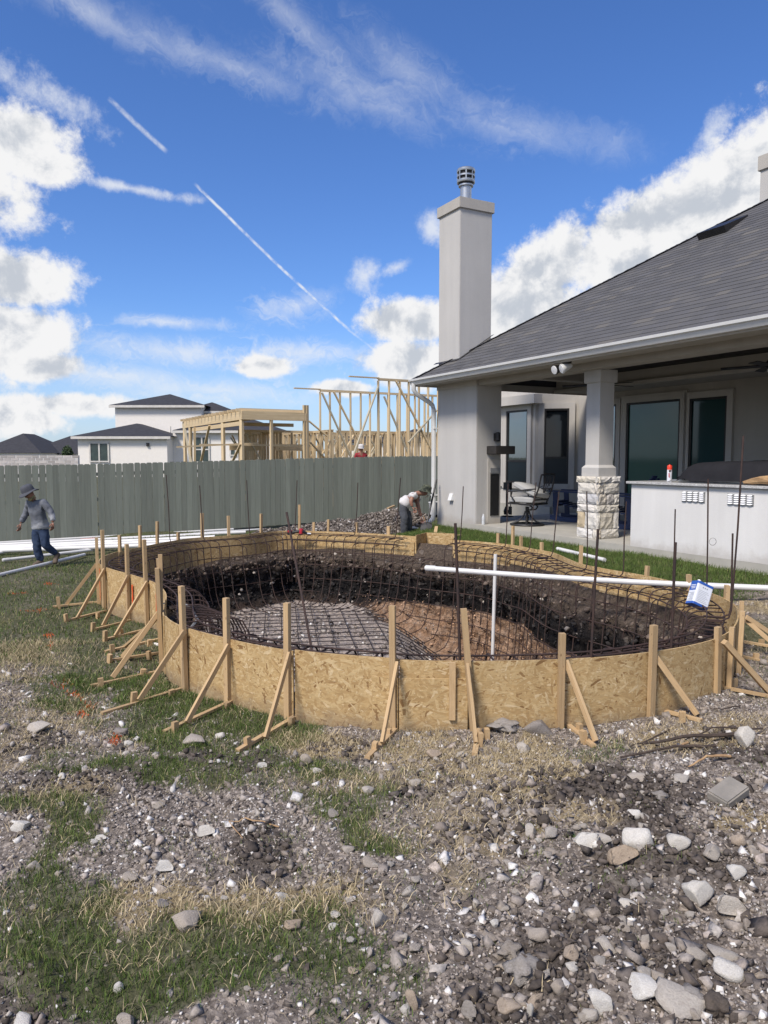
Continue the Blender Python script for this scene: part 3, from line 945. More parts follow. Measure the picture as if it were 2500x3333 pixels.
def axis(parts):
    a = []
    for lo, hi, st in parts:
        a += list(np.arange(lo, hi - 1e-6, st))
    a.append(parts[-1][1])
    return np.array(a)
def geo(a, b, n, inv=False):
    g = a * (b / a) ** np.linspace(0, 1, n)
    return g
gx = np.r_[-geo(1500, 7.2, 26), axis([(-7.0, -4.0, .09), (-4.0, 5.2, .038), (5.2, 7.0, .12)]), geo(7.3, 1500, 26)]
gy = np.r_[-geo(900, 2.0, 16), axis([(-1.8, 1.7, .12), (1.7, 6.6, .034), (6.6, 14.6, .075), (14.6, 24, .25)]), geo(24.5, 2500, 30)]
GX, GY = np.meshgrid(gx, gy, indexing='ij')
gxf, gyf = GX.ravel(), GY.ravel()
cg, cs, ck = cover(gxf, gyf)
near_pool = np.zeros(gxf.shape, bool)
gzf = gz(gxf, gyf) + relief(gxf, gyf, cg, cs, ck)
# beside the form and the slab the soil lies level with what stands in it
ins = inside_poly(gxf, gyf, OUTR)
ring_in = OUTR - ONRM * 0.012
nxn, nyn = len(gx), len(gy)
idx = np.arange(nxn * nyn).reshape(nxn, nyn)
fa = np.stack([idx[:-1, :-1], idx[1:, :-1], idx[1:, 1:], idx[:-1, 1:]], -1).reshape(-1, 4)
keep = ~ins[fa].any(axis=1)
nb = [tuple(p)[:2] for p in notch]
NOTCH = np.array([tuple(runA[-1]), nb[0], nb[1], tuple(runB[0])])
keep &= ~inside_poly(gxf, gyf, NOTCH)[fa].any(axis=1)
fa = fa[keep]
used = np.unique(fa)
remap = np.full(nxn * nyn, -1); remap[used] = np.arange(len(used))
gme = np_mesh('ground', np.c_[gxf, gyf, gzf][used], remap[fa], np.c_[cg, cs, ck][used], smooth=True)
ground = obj('ground', gme, M['ground'])
tag(ground, 'bare rocky building yard with patches of grass and straw', kind='structure')
def soil(x, y):
    """height of the finished ground"""
    x, y = np.asarray(x, float), np.asarray(y, float)
    g, s, k = cover(x, y)
    return gz(x, y) + relief(x, y, g, s, k)
def soilp(px, py):
    p = ong(px, py)
    p.z = float(soil(p.x, p.y))
    return p

# ---------------------------------------------------------------- the dug pit
def floor_z(x, y):
    return -1.28 - .72 * smooth01(x + (y - 9) * .08, 0.05, 1.5) + fbm(np.asarray(x) * 2.5, np.asarray(y) * 2.5, 0, 4, 40) * .05
rings, cols, NW = [], [], 26
gout = gz(OUTR[:, 0] - ONRM[:, 0] * .12, OUTR[:, 1] - ONRM[:, 1] * .12)
def add_ring(P, z, lay, lime, flo):
    rings.append(np.c_[P, z]); cols.append(np.c_[lay, lime, flo])
one = np.ones(NO)
add_ring(offset_ring(-.14), gout - .035, one * 0, one * 0, one * 0)
add_ring(offset_ring(-.03), np.minimum(gout - .03, -.30), one * 0, one * 0, one * 0)
add_ring(offset_ring(.03), np.minimum(gout + .02, -.40), one * 0.02, one * 0, one * 0)
arc = np.arange(NO) / NO * PERIM
for i in range(6):
    d = .05 + .25 * i / 5
    P = offset_ring(d)
    add_ring(P, np.minimum(gout, -.42) - .02 + fbm(P[:, 0] * 5, P[:, 1] * 5, 0, 3, 31) * .05, one * .05, one * 0, one * 0)
base = offset_ring(.5)
fz = floor_z(base[:, 0], base[:, 1])
for i in range(NW):
    t = (i + 1) / NW
    z = -.46 + (fz + .46) * t
    cove = np.clip((t - .62) / .38, 0, 1)
    d = .34 + .11 * t + .48 * (1 - math.sqrt(max(0, 1 - cove ** 2)))
    P0r = offset_ring(d)
    bumpy = fbm(P0r[:, 0] * 3.2, P0r[:, 1] * 3.2, z * 3.2, 5, 33, .62) * .20 + np.abs(fbm(P0r[:, 0] * 8, P0r[:, 1] * 8, z * 6, 4, 36, .65)) * .11
    P = P0r + ONRM * bumpy[:, None]
    lay = (-.42 - z) / 1.2 + .0 * one
    lime = smooth01(P[:, 0], -.9, .5) * smooth01(-z, .98, 1.22)
    flo = one * smooth01(t, .86, 1.0) * (1 - lime)
    add_ring(P, z + fbm(P[:, 0] * 6, P[:, 1] * 6, z * 6, 2, 34) * .02, lay, lime * .9, flo)
inner = rings[-1][:, :2].copy()
NF = 30
for i in range(1, NF):
    t = (i / NF)
    P = inner * (1 - t) + CENTRE * t
    z = floor_z(P[:, 0], P[:, 1]) + fbm(P[:, 0] * 7, P[:, 1] * 7, 0, 4, 38) * .05
    z = z * smooth01(t, 0, .1) + rings[-1][:, 2] * (1 - smooth01(t, 0, .1))
    lime = .15 * smooth01(P[:, 0], .1, .9)
    add_ring(P, z, one * .7, lime, one * .9)
V = np.vstack(rings); C = np.vstack(cols)
k = len(rings)
ii = np.arange(NO)
F = np.concatenate([np.stack([r * NO + ii, r * NO + (ii + 1) % NO, (r + 1) * NO + (ii + 1) % NO, (r + 1) * NO + ii], -1) for r in range(k - 1)])
pit = obj('excavated_pit', np_mesh('excavated_pit', V, F, C, smooth=False), M['earth'])
tag(pit, 'dug pool hole with black clay walls and pale rubble floor', kind='structure')
# hole under the skimmer box
nbx = MB()
_c = [Vector((p[0], p[1], 0)) for p in (runA[-1], nb[0], nb[1], runB[0])]
nbx.raw([(c.x, c.y, -.46) for c in _c], [(0, 1, 2, 3)])
o = nbx.build('skimmer_recess', M['earth'])
tag(o, 'dark earth recess behind the far form boards', kind='structure')
a_ = o.data.attributes.new('col', 'FLOAT_COLOR', 'POINT')
for d_ in a_.data: d_.color = (.15, 0, 0, 1)

# ---------------------------------------------------------------- pool form of strand board
form = thing('pool_formwork', 'curved strand board pool form braced with pine stakes round the dug hole', 'formwork', (0, 0, 0))
PT = 0.0115
def sheet(P, zt, zb, thick=PT, name='form_board', lift=0.0):
    """a board bent along the open line P (inner face), thickness outwards"""
    P = np.asarray(P)
    T = np.gradient(P, axis=0); T /= np.linalg.norm(T, axis=1)[:, None]
    Nn = np.c_[-T[:, 1], T[:, 0]]
    d = np.r_[0, np.cumsum(np.linalg.norm(np.diff(P, axis=0), axis=1))]
    zt = np.broadcast_to(zt, d.shape); zb = np.broadcast_to(zb, d.shape)
    bm = bmesh.new(); uvl = bm.loops.layers.uv.new('UVMap')
    n = len(P)
    O = P - Nn * thick
    vs = [[bm.verts.new((P[i, 0], P[i, 1], zb[i])), bm.verts.new((P[i, 0], P[i, 1], zt[i])), bm.verts.new((O[i, 0], O[i, 1], zt[i])), bm.verts.new((O[i, 0], O[i, 1], zb[i]))] for i in range(n)]
    u0 = random.uniform(0, 40)
    def face(vl, uvs):
        f = bm.faces.new(vl)
        for l, q in zip(f.loops, uvs):
            l[uvl].uv = (q[0] + u0, q[1])
    for i in range(n - 1):
        a, b = vs[i], vs[i + 1]
        face((a[0], a[1], b[1], b[0]), ((d[i], zb[i] + 5), (d[i], zt[i] + 5), (d[i + 1], zt[i + 1] + 5), (d[i + 1], zb[i + 1] + 5)))
        face((a[3], b[3], b[2], a[2]), ((d[i], zb[i]), (d[i + 1], zb[i + 1]), (d[i + 1], zt[i + 1]), (d[i], zt[i])))
        face((a[1], a[2], b[2], b[1]), ((d[i], 0), (d[i], .012), (d[i + 1], .012), (d[i + 1], 0)))
        face((a[0], b[0], b[3], a[3]), ((d[i], 0), (d[i + 1], 0), (d[i + 1], .012), (d[i], .012)))
    face(vs[0][::-1], ((0, 0), (0, .4), (.012, .4), (.012, 0)))
    face(vs[-1], ((0, 0), (0, .4), (.012, .4), (.012, 0)))
    bmesh.ops.recalc_face_normals(bm, faces=bm.faces)
    me = bpy.data.meshes.new(name); bm.to_mesh(me); bm.free()
    return obj(name, me, M['osb'], form)
OD = np.r_[0, np.cumsum(np.linalg.norm(np.diff(OUT, axis=0), axis=1))]
LA = float(np.sum(np.linalg.norm(np.diff(runA, axis=0), axis=1)))
LT = OD[-1]
def along(P, a, b, n=None):
    d = np.r_[0, np.cumsum(np.linalg.norm(np.diff(P, axis=0), axis=1))]
    n = n or max(3, int((b - a) / .08))
    t = np.linspace(a, b, n)
    return np.c_[np.interp(t, d, P[:, 0]), np.interp(t, d, P[:, 1])]
def nearest_on(P, q):
    d = np.r_[0, np.cumsum(np.linalg.norm(np.diff(P, axis=0), axis=1))]
    i = int(np.argmin(np.hypot(P[:, 0] - q[0], P[:, 1] - q[1])))
    return d[i]
def rim_at(px):
    """distance along the near run where it shows at that bearing"""
    return px
def shifted(P, off):
    T = np.gradient(P, axis=0); T /= np.linalg.norm(T, axis=1)[:, None]
    return P - np.c_[-T[:, 1], T[:, 0]] * off
# joints along the two runs, chosen where the photograph shows them
qA = [0.0] + [nearest_on(runA, onz(px, py, TOPZ)) for px, py in ((1535, 2147), (1830, 2141), (2120, 2118), (2318, 2078), (2392, 1985), (2226, 1902), (1951, 1848), (1748, 1789))] + [LA]
LB = float(np.sum(np.linalg.norm(np.diff(runB, axis=0), axis=1)))
qB = [0.0] + [nearest_on(runB, onz(px, py, TOPZ)) for px, py in ((920, 1728), (577, 1758), (389, 1796), (330, 1836), (541, 1950), (541, 2004), (751, 2078), (961, 2116))] + [LB]
def form_run(P, qs, L):
    for i in range(len(qs) - 1):
        a, b = qs[i], qs[i + 1]
        Q = along(P, a + .003, b - .003)
        mid = Q[len(Q) // 2]
        g = gz(Q[:, 0], Q[:, 1])
        far = mid[1] > 8.6 and mid[0] > -3.3
        zb = np.full(len(Q), -.40) if far else np.minimum(g - .03, -.52)
        if far:
            zb = np.minimum(zb + random.choice((0, .0, .04, -.03)), g - .03)
        if i % 2:
            Q = shifted(Q, .0125)
        top = TOPZ + random.uniform(-.006, .006) + np.sin(np.linspace(0, 3, len(Q))) * random.uniform(-.006, .004)
        sheet(Q, top, zb)
form_run(runA, qA, LA)
form_run(runB, qB, LB)
# the step back for the skimmer: two cheeks and a back board
for p, q in ((runA[-1], nb[0]), (nb[0], nb[1]), (nb[1], runB[0])):
    sheet(np.linspace(np.array(p), np.array(q), 4), TOPZ + .02, -.40)
# an extra strip nailed low inside the far boards
for (p1, p2) in (((1480, 1760), (1662, 1773)), ((1190, 1736), (1350, 1746))):
    a, b = onz(*p1, TOPZ), onz(*p2, TOPZ)
    P = runA if p1[0] > 1360 else runB
    a, b = sorted((nearest_on(P, a), nearest_on(P, b)))
    sheet(shifted(along(P, a, b), -.022), TOPZ - .10, -.47, name='form_strip')
# the low doubled piece at the near joint
a = nearest_on(runB, onz(1200, 2140, TOPZ))
sheet(shifted(along(runB, a, LB), .026), TOPZ - .12, -.585, name='form_strip')
sheet(shifted(along(runA, 0, qA[1] - .02), .026), TOPZ - .12, -.585, name='form_strip')

ALL = OUT
ALLPX, ALLPY = to_px(ALL[:, 0], ALL[:, 1], np.full(len(ALL), TOPZ))
def outer_point(px, py, off):
    i = int(np.argmin(np.hypot(ALLPX - px, (ALLPY - py) * 1.0)))
    t = ALL[(i + 1) % len(ALL)] - ALL[i - 1]
    t = t / np.linalg.norm(t)
    nrm = np.array([t[1], -t[0]])           # outwards
    p = ALL[i] + nrm * off
    return Vector((p[0], p[1], 0)), Vector((nrm[0], nrm[1], 0))
def z_at(p, py):
    """height on the upright through p that shows at picture row py"""
    lo, hi = -3.0, 5.0
    for _ in range(40):
        m_ = (lo + hi) / 2
        if to_px(np.array(p.x), np.array(p.y), m_)[1] > py:
            lo = m_
        else:
            hi = m_
    return (lo + hi) / 2
# upright stakes: (px, py of the rim there, py of the stake's top, width, lean)
STAKES = [(531, 1992, 1849, .05), (519, 1985, 1805, .038), (541, 1966, 1818, .045), (611, 2043, 1907, .045), (750, 2077, 1946, .042), (946, 2114, 1962, .042), (1281, 2143, 1970, .04),
          (1816, 2141, 2059, .04), (2117, 2118, 2034, .045), (2318, 2078, 2041, .05), (2362, 2057, 2041, .035), (2408, 2040, 1989, .05), (2416, 2000, 1957, .05),
          (323, 1838, 1750, .04), (345, 1845, 1725, .045), (423, 1867, 1771, .045), (487, 1887, 1756, .042),
          (397, 1793, 1742, .045), (462, 1780, 1710, .042), (517, 1768, 1697, .045), (583, 1757, 1733, .045), (662, 1748, 1670, .05), (749, 1742, 1679, .045), (851, 1733, 1672, .045),
          (977, 1728, 1643, .045), (1020, 1728, 1700, .045), (1064, 1729, 1691, .04), (1156, 1733, 1700, .04), (1263, 1739, 1713, .06),
          (1613, 1766, 1736, .045), (1665, 1772, 1712, .04), (1691, 1778, 1745, .045), (1753, 1789, 1765, .045), (1878, 1832, 1776, .045), (2094, 1872, 1842, .045), (2233, 1903, 1870, .05), (2352, 1942, 1905, .06)]
STK = []
for px, py, ty, w in STAKES:
    far = py < 1835 and px > 370
    p, nrm = outer_point(px, py, .034 + w * .1)
    zt = z_at(p, ty)
    zb = float(gz(p.x, p.y)) - .12
    if far:
        zb = min(zb, -.5)
    STK.append((px, p.copy()))
    ln = nrm * random.uniform(-.012, .02) + Vector((random.uniform(-.012, .012), 0, 0))
    beam('stake', (p.x, p.y, zb), (p.x + ln.x, p.y + ln.y, zt), w, .036, M['stake'], form, side=nrm)
# the leaning one and the short cleat beside it
p, nrm = outer_point(1538, 2147, .045)
b0, b1 = Vector((p.x + .02, p.y - .01, -.58)), None
q = ondepth(1510, 1983, p.y); beam('stake', b0, (q.x, p.y + .02, q.z), .04, .036, M['stake'], form, side=nrm)
p, nrm = outer_point(1484, 2147, .05)
beam('cleat', (p.x, p.y, z_at(p, 2343)), (p.x, p.y, z_at(p, 2156)), .042, .02, M['stake'], form, side=nrm)
for px, py in ((1500, 2350),):
    p, nrm = outer_point(px, 2147, .045)
# braces: (top px, py of rim) (foot) (ledger start)(ledger end) pegs
BR = [((617, 2048), (447, 2290), (628, 2237), (331, 2326), [(427, 2290, 42), (557, 2265, 25)]),
      ((764, 2102), (599, 2359), (780, 2286), (534, 2380), [(563, 2376, 38), (736, 2306, 20)]),
      ((959, 2106), (852, 2406), (979, 2330), (773, 2442), [(803, 2424, 45), (938, 2356, 25)]),
      ((1286, 2127), (1228, 2446), (1286, 2384), (1195, 2480), [(1207, 2450, 30), (1261, 2402, 25)]),
      ((1539, 2150), (1564, 2438), (1560, 2390), (1545, 2465), [(1577, 2412, 35), (1546, 2436, 45)]),
      ((1828, 2130), (1926, 2423), (1839, 2347), (1932, 2429), [(1881, 2378, 30), (1897, 2414, 45)]),
      ((2128, 2111), (2269, 2344), (2117, 2304), (2284, 2353), [(2180, 2312, 38), (2222, 2350, 38)]),
      ((2331, 2047), (2494, 2250), (2331, 2232), (2512, 2270), [(2394, 2232, 28)]),
      ((2420, 2036), (2590, 2170), (2417, 2141), (2600, 2185), [(2462, 2150, 20)]),
      ((2423, 1997), (2590, 2125), (2417, 2091), (2600, 2120), [(2480, 2100, 20)]),
      ((321, 1834), (216, 1975), (321, 1965), (172, 1979), [(194, 1980, 40)]),
      ((352, 1856), (245, 2019), (346, 1993), (219, 2022), [(315, 2008, 18), (214, 2022, 26)]),
      ((429, 1876), (329, 2041), (425, 2020), (300, 2052), [(297, 2053, 30)]),
      ((494, 1896), (368, 2073), (480, 2050), (340, 2080), [(336, 2082, 36), (393, 2064, 20)]),
      ((520, 1932), (400, 2106), (519, 2084), (342, 2124), [(364, 2122, 28), (483, 2103, 22)]),
      ((522, 1985), (389, 2150), (523, 2124), (352, 2156), [(360, 2155, 30), (495, 2137, 28)]),
      ((528, 2004), (368, 2214), (516, 2189), (295, 2232), [(330, 2228, 34), (459, 2197, 20)])]
for top, foot, l0, l1, pegs in BR:
    pt, nrm = outer_point(top[0], min(top[1], 2147), .062)
    z = z_at(pt, top[1])
    z = min(z, -.06)
    f = soilp(*foot); f.z += .03
    side = (f - Vector((pt.x, pt.y, f.z))).normalized().cross(Vector((0, 0, 1)))
    nr = min(STK, key=lambda k_: abs(k_[0] - top[0]))
    sgn = 1 if side.x * (top[0] - nr[0] + .01) > 0 else -1
    if abs(nr[0] - top[0]) < 30:
        pt = nr[1] + nrm * .012
    sh = side * sgn * (.031 if top[0] not in (2128, 2331) else .042)
    beam('brace', Vector((pt.x, pt.y, z)) + sh, f + sh, .038, .02 if top[0] not in (2128, 2331) else .045, M['stake'], form, side=side)
    a, b = soilp(*l0), soilp(*l1)
    a.z += .014; b.z += .014
    beam('ledger', a, b, .034, .020, M['stake'], form)
    for gx_, gy_, h in pegs:
        g_ = soilp(gx_, gy_)
        g_ = g_ + side * -.02
        hh = h * (g_.y) / 2410.0
        beam('peg', (g_.x, g_.y, g_.z - .08), (g_.x + random.uniform(-.02, .02), g_.y + random.uniform(-.02, .01), g_.z + hh), .042, .03, M['stake'], form, side=side)
# marks sprayed on the left boards
for px, py, h in ((442, 1966, .26), (330, 1880, .20)):
    p, nrm = outer_point(px if px > 400 else 331, 1880 if px > 400 else 1838, .0)
for (rx, ry), (z0, z1) in (((437, 1872), (-.40, -.16)), ((329, 1838), (-.50, -.1)), ((517, 1903), (-.35, -.14))):
    p, nrm = outer_point(rx, ry, .028)
    t_ = Vector((-nrm.y, nrm.x, 0))
    mb = MB()
    zz = [z0 + (z1 - z0) * i / 6 for i in range(7)]
    L_ = [p + t_ * (-.018 + random.uniform(-.008, .006)) + Vector((0, 0, z)) for z in zz]
    R_ = [p + t_ * (.018 + random.uniform(-.006, .008)) + Vector((0, 0, z)) for z in zz]
    mb.raw(L_ + R_, [(i, i + 1, 7 + i + 1, 7 + i) for i in range(6)])
    mb.build('paint_mark', M['orange_paint'], form)

# ---------------------------------------------------------------- rebar cage
cage = thing('rebar_cage', 'rusty steel rebar cage tied in a grid lining the dug pool', 'rebar', (0, 0, 0))
RB = .0072
def bar(path, r=RB, name='bar', mat=None, n=6):
    return MB().tube(path, r, n).build(name, mat or M['rust'], cage, smooth=True)
def ring_pt(arr, f):
    f = (f % 1.0) * NO
    i = int(f) % NO; k_ = f - int(f)
    return arr[i] * (1 - k_) + arr[(i + 1) % NO] * k_
_off = {}
def at_ring(d, f):
    d = round(d, 2)
    if d not in _off:
        _off[d] = offset_ring(d)
    return ring_pt(_off[d], f)
# where the skimmer gap is
i_gap = int(np.argmin(np.hypot(OUTR[:, 0] - (runA[-1][0] + runB[0][0]) / 2, OUTR[:, 1] - (runA[-1][1] + runB[0][1]) / 2))) / NO
def crowd(d, f):
    a_, b_ = at_ring(d, f - .004), at_ring(d, f + .004)
    return float(np.linalg.norm(b_ - a_)) / (PERIM * .008)
NV = 116
for i in range(NV):
    f = (i + random.uniform(-.12, .12)) / NV
    b2 = at_ring(1.0, f)
    fz_ = float(floor_z(*b2)) + .07
    gap = abs(((f - i_gap + .5) % 1) - .5) < .018
    hz = -.10 + random.uniform(-.008, .008)
    if gap:
        hz = -.38
    prof = [(.08, hz), (.30, hz), (.36, hz - .02), (.40, hz - .07), (.41, hz - .14)]
    prof += [(.43 + .08 * t, -.5 + (fz_ + .95) * t) for t in (0, .35, .7, 1.0)]
    zc = prof[-1][1]
    prof += [(.54, (zc + fz_) / 2 + .08), (.61, fz_ + .13), (.72, fz_ + .03), (.9, fz_), (1.2, fz_)]
    path = []
    for d, z in prof:
        if d > .58 and crowd(d, f) < .5: break
        q = at_ring(d, f + (random.uniform(-.00012, .00012)))
        path.append((q[0], q[1], z))
    bar(path, RB, 'bar')
    if i % 2 == 0 and not gap:
        q0, q1, q2, q3 = (at_ring(d, f + .5 / NV) for d in (.10, .27, .31, .33))
        bar([(q0[0], q0[1], hz - .13), (q1[0], q1[1], hz - .13), (q2[0], q2[1], hz - .16), (q3[0], q3[1], hz - .24), (q3[0], q3[1], -.52)], RB, 'stirrup')
for d, z, a, b in ((.10, -.085, .02, .98), (.24, -.085, .02, .98), (.395, -.17, .02, .98), (.42, -.36, 0, 1), (.10, -.22, .02, .98), (.45, -.60, 0, 1), (.47, -.84, 0, 1), (.49, -1.07, 0, 1), (.52, -1.30, 0, 1), (.55, -1.53, 0, 1), (.60, -1.76, 0, 1)):
    fr = np.linspace(a, b, 150)
    seg, path = [], []
    for f in fr:
        ff = (i_gap + f) % 1.0
        q = at_ring(d, ff)
        zz = z + .006 * math.sin(f * 60) + float(vnoise(f * 20, d * 10, z * 7, 5)) * .018
        if float(floor_z(*at_ring(min(1.0, d + .2), ff))) + .04 > zz or (d > .58 and crowd(d, ff) < .5):
            if len(path) > 3:
                bar(path, RB, 'hoop_bar')
            path = []
            continue
        path.append((q[0], q[1], zz))
    if len(path) > 3:
        bar(path, RB, 'hoop_bar')
# grid on the floor
FR = offset_ring(.95)
ang = R(8)
ca, sa = math.cos(ang), math.sin(ang)
for ax in (0, 1):
    for k_ in range(-22, 23):
        c_ = k_ * .24 + random.uniform(-.015, .015)
        tt = np.arange(-6, 6, .18)
        if ax == 0:
            x_, y_ = CENTRE[0] + c_ * ca - tt * sa, CENTRE[1] + c_ * sa + tt * ca
        else:
            x_, y_ = CENTRE[0] + tt * ca - c_ * sa, CENTRE[1] + tt * sa + c_ * ca
        inn = inside_poly(x_, y_, FR)
        if inn.sum() < 3:
            continue
        z_ = -1.28 - .72 * smooth01(x_ + (y_ - 9) * .08, 0.05, 1.5) + .075 + .012 * ax
        run = []
        for j in range(len(tt)):
            if inn[j]:
                run.append((x_[j], y_[j], z_[j]))
            else:
                if len(run) > 2: bar(run, RB, 'floor_bar', M['rust_dark'], 5)
                run = []
        if len(run) > 2: bar(run, RB, 'floor_bar', M['rust_dark'], 5)
# tall bars standing up out of the cage: (px, top py, base px, base py) – base on the bond beam
TALL = [(541, 1546, 541, 1784, .10), (650, 1580, 650, 1764, .10), (803, 1563, 801, 1744, .10), (967, 1563, 965, 1733, .10), (1165, 1571, 1162, 1738, .10), (1304, 1555, 1302, 1748, .10),
        (1508, 1583, 1510, 1762, .1), (1654, 1574, 1659, 1776, .1), (1745, 1570, 1743, 1795, .1), (1820, 1599, 1819, 1815, .1), (1910, 1599, 1931, 1846, .1), (2039, 1632, 2045, 1866, .1),
        (2198, 1657, 2213, 1905, .1), (2305, 1559, 2334, 1945, .1), (2420, 1418, 2395, 2012, .05), (2385, 1736, 2383, 2000, .05)]
for tx, ty, bx, by, off in TALL:
    p, nrm = outer_point(bx, by, -off)
    t_ = Vector((-nrm.y, nrm.x, 0))
    Y = p.y
    q = ondepth(tx, ty, Y)
    base = Vector((p.x, p.y, -.085))
    foot = base - nrm * -.0 + (t_ * random.choice((-1, 1))) * 0
    inn = base - nrm * .22
    r1 = base + (q - base).normalized() * .10
    bar([inn, base - nrm * .07 + Vector((0, 0, .0)), base + Vector((0, 0, .03)) - nrm * .015, r1, (base + q) / 2 + Vector((random.uniform(-.01, .01), 0, 0)), q], .0078, 'upright_bar')
for tx, ty, bx, r in ((1482, 1703, 1489, .010), (1947, 1722, 1953, .009), (2199, 1765, 2217, .010), (934, 1672, 0, .0)):
    if not bx:
        continue
    p, nrm = outer_point(bx, 2147 if bx < 1900 else (2135 if bx < 2100 else 2100), -.07)
    q = ondepth(tx, ty, p.y)
    bar([(p.x, p.y, -.45), (p.x, p.y, -.1), ((p.x + q.x) / 2, p.y, q.z / 2), q], r, 'upright_bar')
# bundle of bent bars at the left lobe
p, nrm = outer_point(545, 1966, -.06)
for k_ in range(9):
    o_ = -nrm * (.05 + .03 * k_) + Vector((.01 * k_, -.02 * k_, 0))
    a = p + o_ + Vector((0, 0, -.08 - .012 * k_))
    bar([a + nrm * .08, a - nrm * .18, a - nrm * .30 + Vector((0, 0, -.04)), a - nrm * .36 + Vector((0, 0, -.16)), a - nrm * .37 + Vector((0, 0, -.6))], RB, 'bar')
bar([p + Vector((.02, .18, -.08)), p + Vector((.16, .05, -.10)), p + Vector((.26, -.12, -.18)), p + Vector((.22, -.3, -.24)), p + Vector((.3, -.45, -.5))], .014, 'conduit', M['conduit'])
# thin loops of tie wire
q = ondepth(2300 + 20, 1763, 6.9)
lp = [q + Vector((.03 * math.cos(a) * 1.1, 0, .035 * math.sin(a))) for a in np.linspace(0, 6.2, 14)]
MB().tube(lp, .002, 4).build('tie_wire', M['wire'], cage)
# one long bar leaning across the hole on its own
lean = MB().tube([ondepth(1018, 2135, 6.6), ondepth(990, 1980, 6.9), ondepth(933, 1668, 7.5)], .012, 7).build('leaning_rebar', M['rust'], smooth=True)
tag(lean, 'thick rusty rebar leaning by itself above the pale pit floor', 'rebar')

# ---------------------------------------------------------------- patio slab
slab_mb = MB()
def lp(s, t, z):
    return (-s, t, z)
def lbox(mb, s0, s1, t0, t1, z0, z1):
    return mb.box((-s0, t0, z0), (-s1, t1, z1))
slab = MB()
lbox(slab, -4.5, 5.42, 0.0, 4.6, -.40, 0.0)
slab = slab.build('patio_slab', M['concrete'], None, loc=P0, rot=(0, 0, HROT), bevel=.008)
tag(slab, 'pale concrete patio slab under the covered porch', kind='structure')

# ---------------------------------------------------------------- the house
house = thing('stucco_house', 'pale grey stucco house with covered patio, tall chimney and shingle hip roof', 'house', P0, HROT)
def hb(name, s0, s1, t0, t1, z0, z1, mat, parent=None, bevel=0.0):
    return lbox(MB(), s0, s1, t0, t1, z0, z1).build(name, M[mat], parent or house, bevel=bevel)
hb('fireplace_wall', 4.02, 5.43, .002, .60, -.06, 2.74, 'stucco', bevel=.012)
fs = hb('fire_surround', 4.00, 4.018, .27, .58, .003, 1.28, 'stucco_tan')
hb('firebox', 3.985, 4.0, .33, .53, .16, .98, 'firebox', fs)
hb('firebox', 3.97, 4.0, .32, .54, 1.0, 1.10, 'steel', fs)
hb('mantel', 3.70, 4.016, .24, .70, 1.37, 1.53, 'mantel', bevel=.008)
mb = MB().lathe([(.03, 0), (.05, .02), (.05, .16), (.03, .18)], 10, c=(-3.93, .45, 1.62))
lbox(mb, 3.955, 4.018, .41, .49, 1.64, 1.78)
mb.build('wall_sconce', M['dark_metal'], house, smooth=True)
# chimney stack
ch = hb('chimney', 4.65, 5.42, .012, .79, 2.76, 6.25, 'stucco', bevel=.01)
hb('chimney_cap', 4.615, 5.455, -.025, .825, 6.22, 6.43, 'stucco_tan', ch, bevel=.008)
fl = MB().lathe([(.115, 6.43), (.115, 6.80), (.15, 6.80), (.15, 6.83), (.115, 6.84)], 24, c=(-5.03, .40, 0)).build('flue', M['galv'], ch, smooth=True)
MB().lathe([(.18, 6.865), (.183, 6.87), (.183, 6.92), (.17, 6.925)], 28, c=(-5.03, .40, 0)).build('flue', M['galv'], ch, smooth=True)
MB().lathe([(.183, 6.985), (.183, 7.015)], 28, c=(-5.03, .40, 0)).build('flue', M['galv'], ch, smooth=True)
MB().lathe([(.183, 7.08), (.187, 7.09), (.187, 7.13), (.17, 7.15), (.03, 7.175)], 28, c=(-5.03, .40, 0)).build('flue', M['galv'], ch, smooth=True)
MB().lathe([(.155, 6.84), (.155, 7.10)], 20, c=(-5.03, .40, 0)).build('flue', M['dark_metal'], ch, smooth=True)
mb = MB()
for k in range(8):
    a = k * 2 * math.pi / 8 + .2
    mb.beam((-5.03 + .178 * math.cos(a), .4 + .178 * math.sin(a), 6.9), (-5.03 + .178 * math.cos(a), .4 + .178 * math.sin(a), 7.10), .026, .008, (math.cos(a), math.sin(a), 0))
mb.build('flue', M['galv'], ch)
# second stack at the far end of the roof
r_ = ray(2578, 640); p_ = Vector((r_.x, r_.y, r_.z)) * (15.6 / r_.y) + Vector((0, 0, CAMZ))
s2, t2 = toST(p_)
hb('chimney', s2 - .5, s2 + .45, t2 - .4, t2 + .5, 4.6, 7.36, 'stucco', bevel=.01)
hb('chimney', s2 - .54, s2 + .49, t2 - .44, t2 + .54, 7.22, 7.52, 'stucco_tan', bevel=.008)

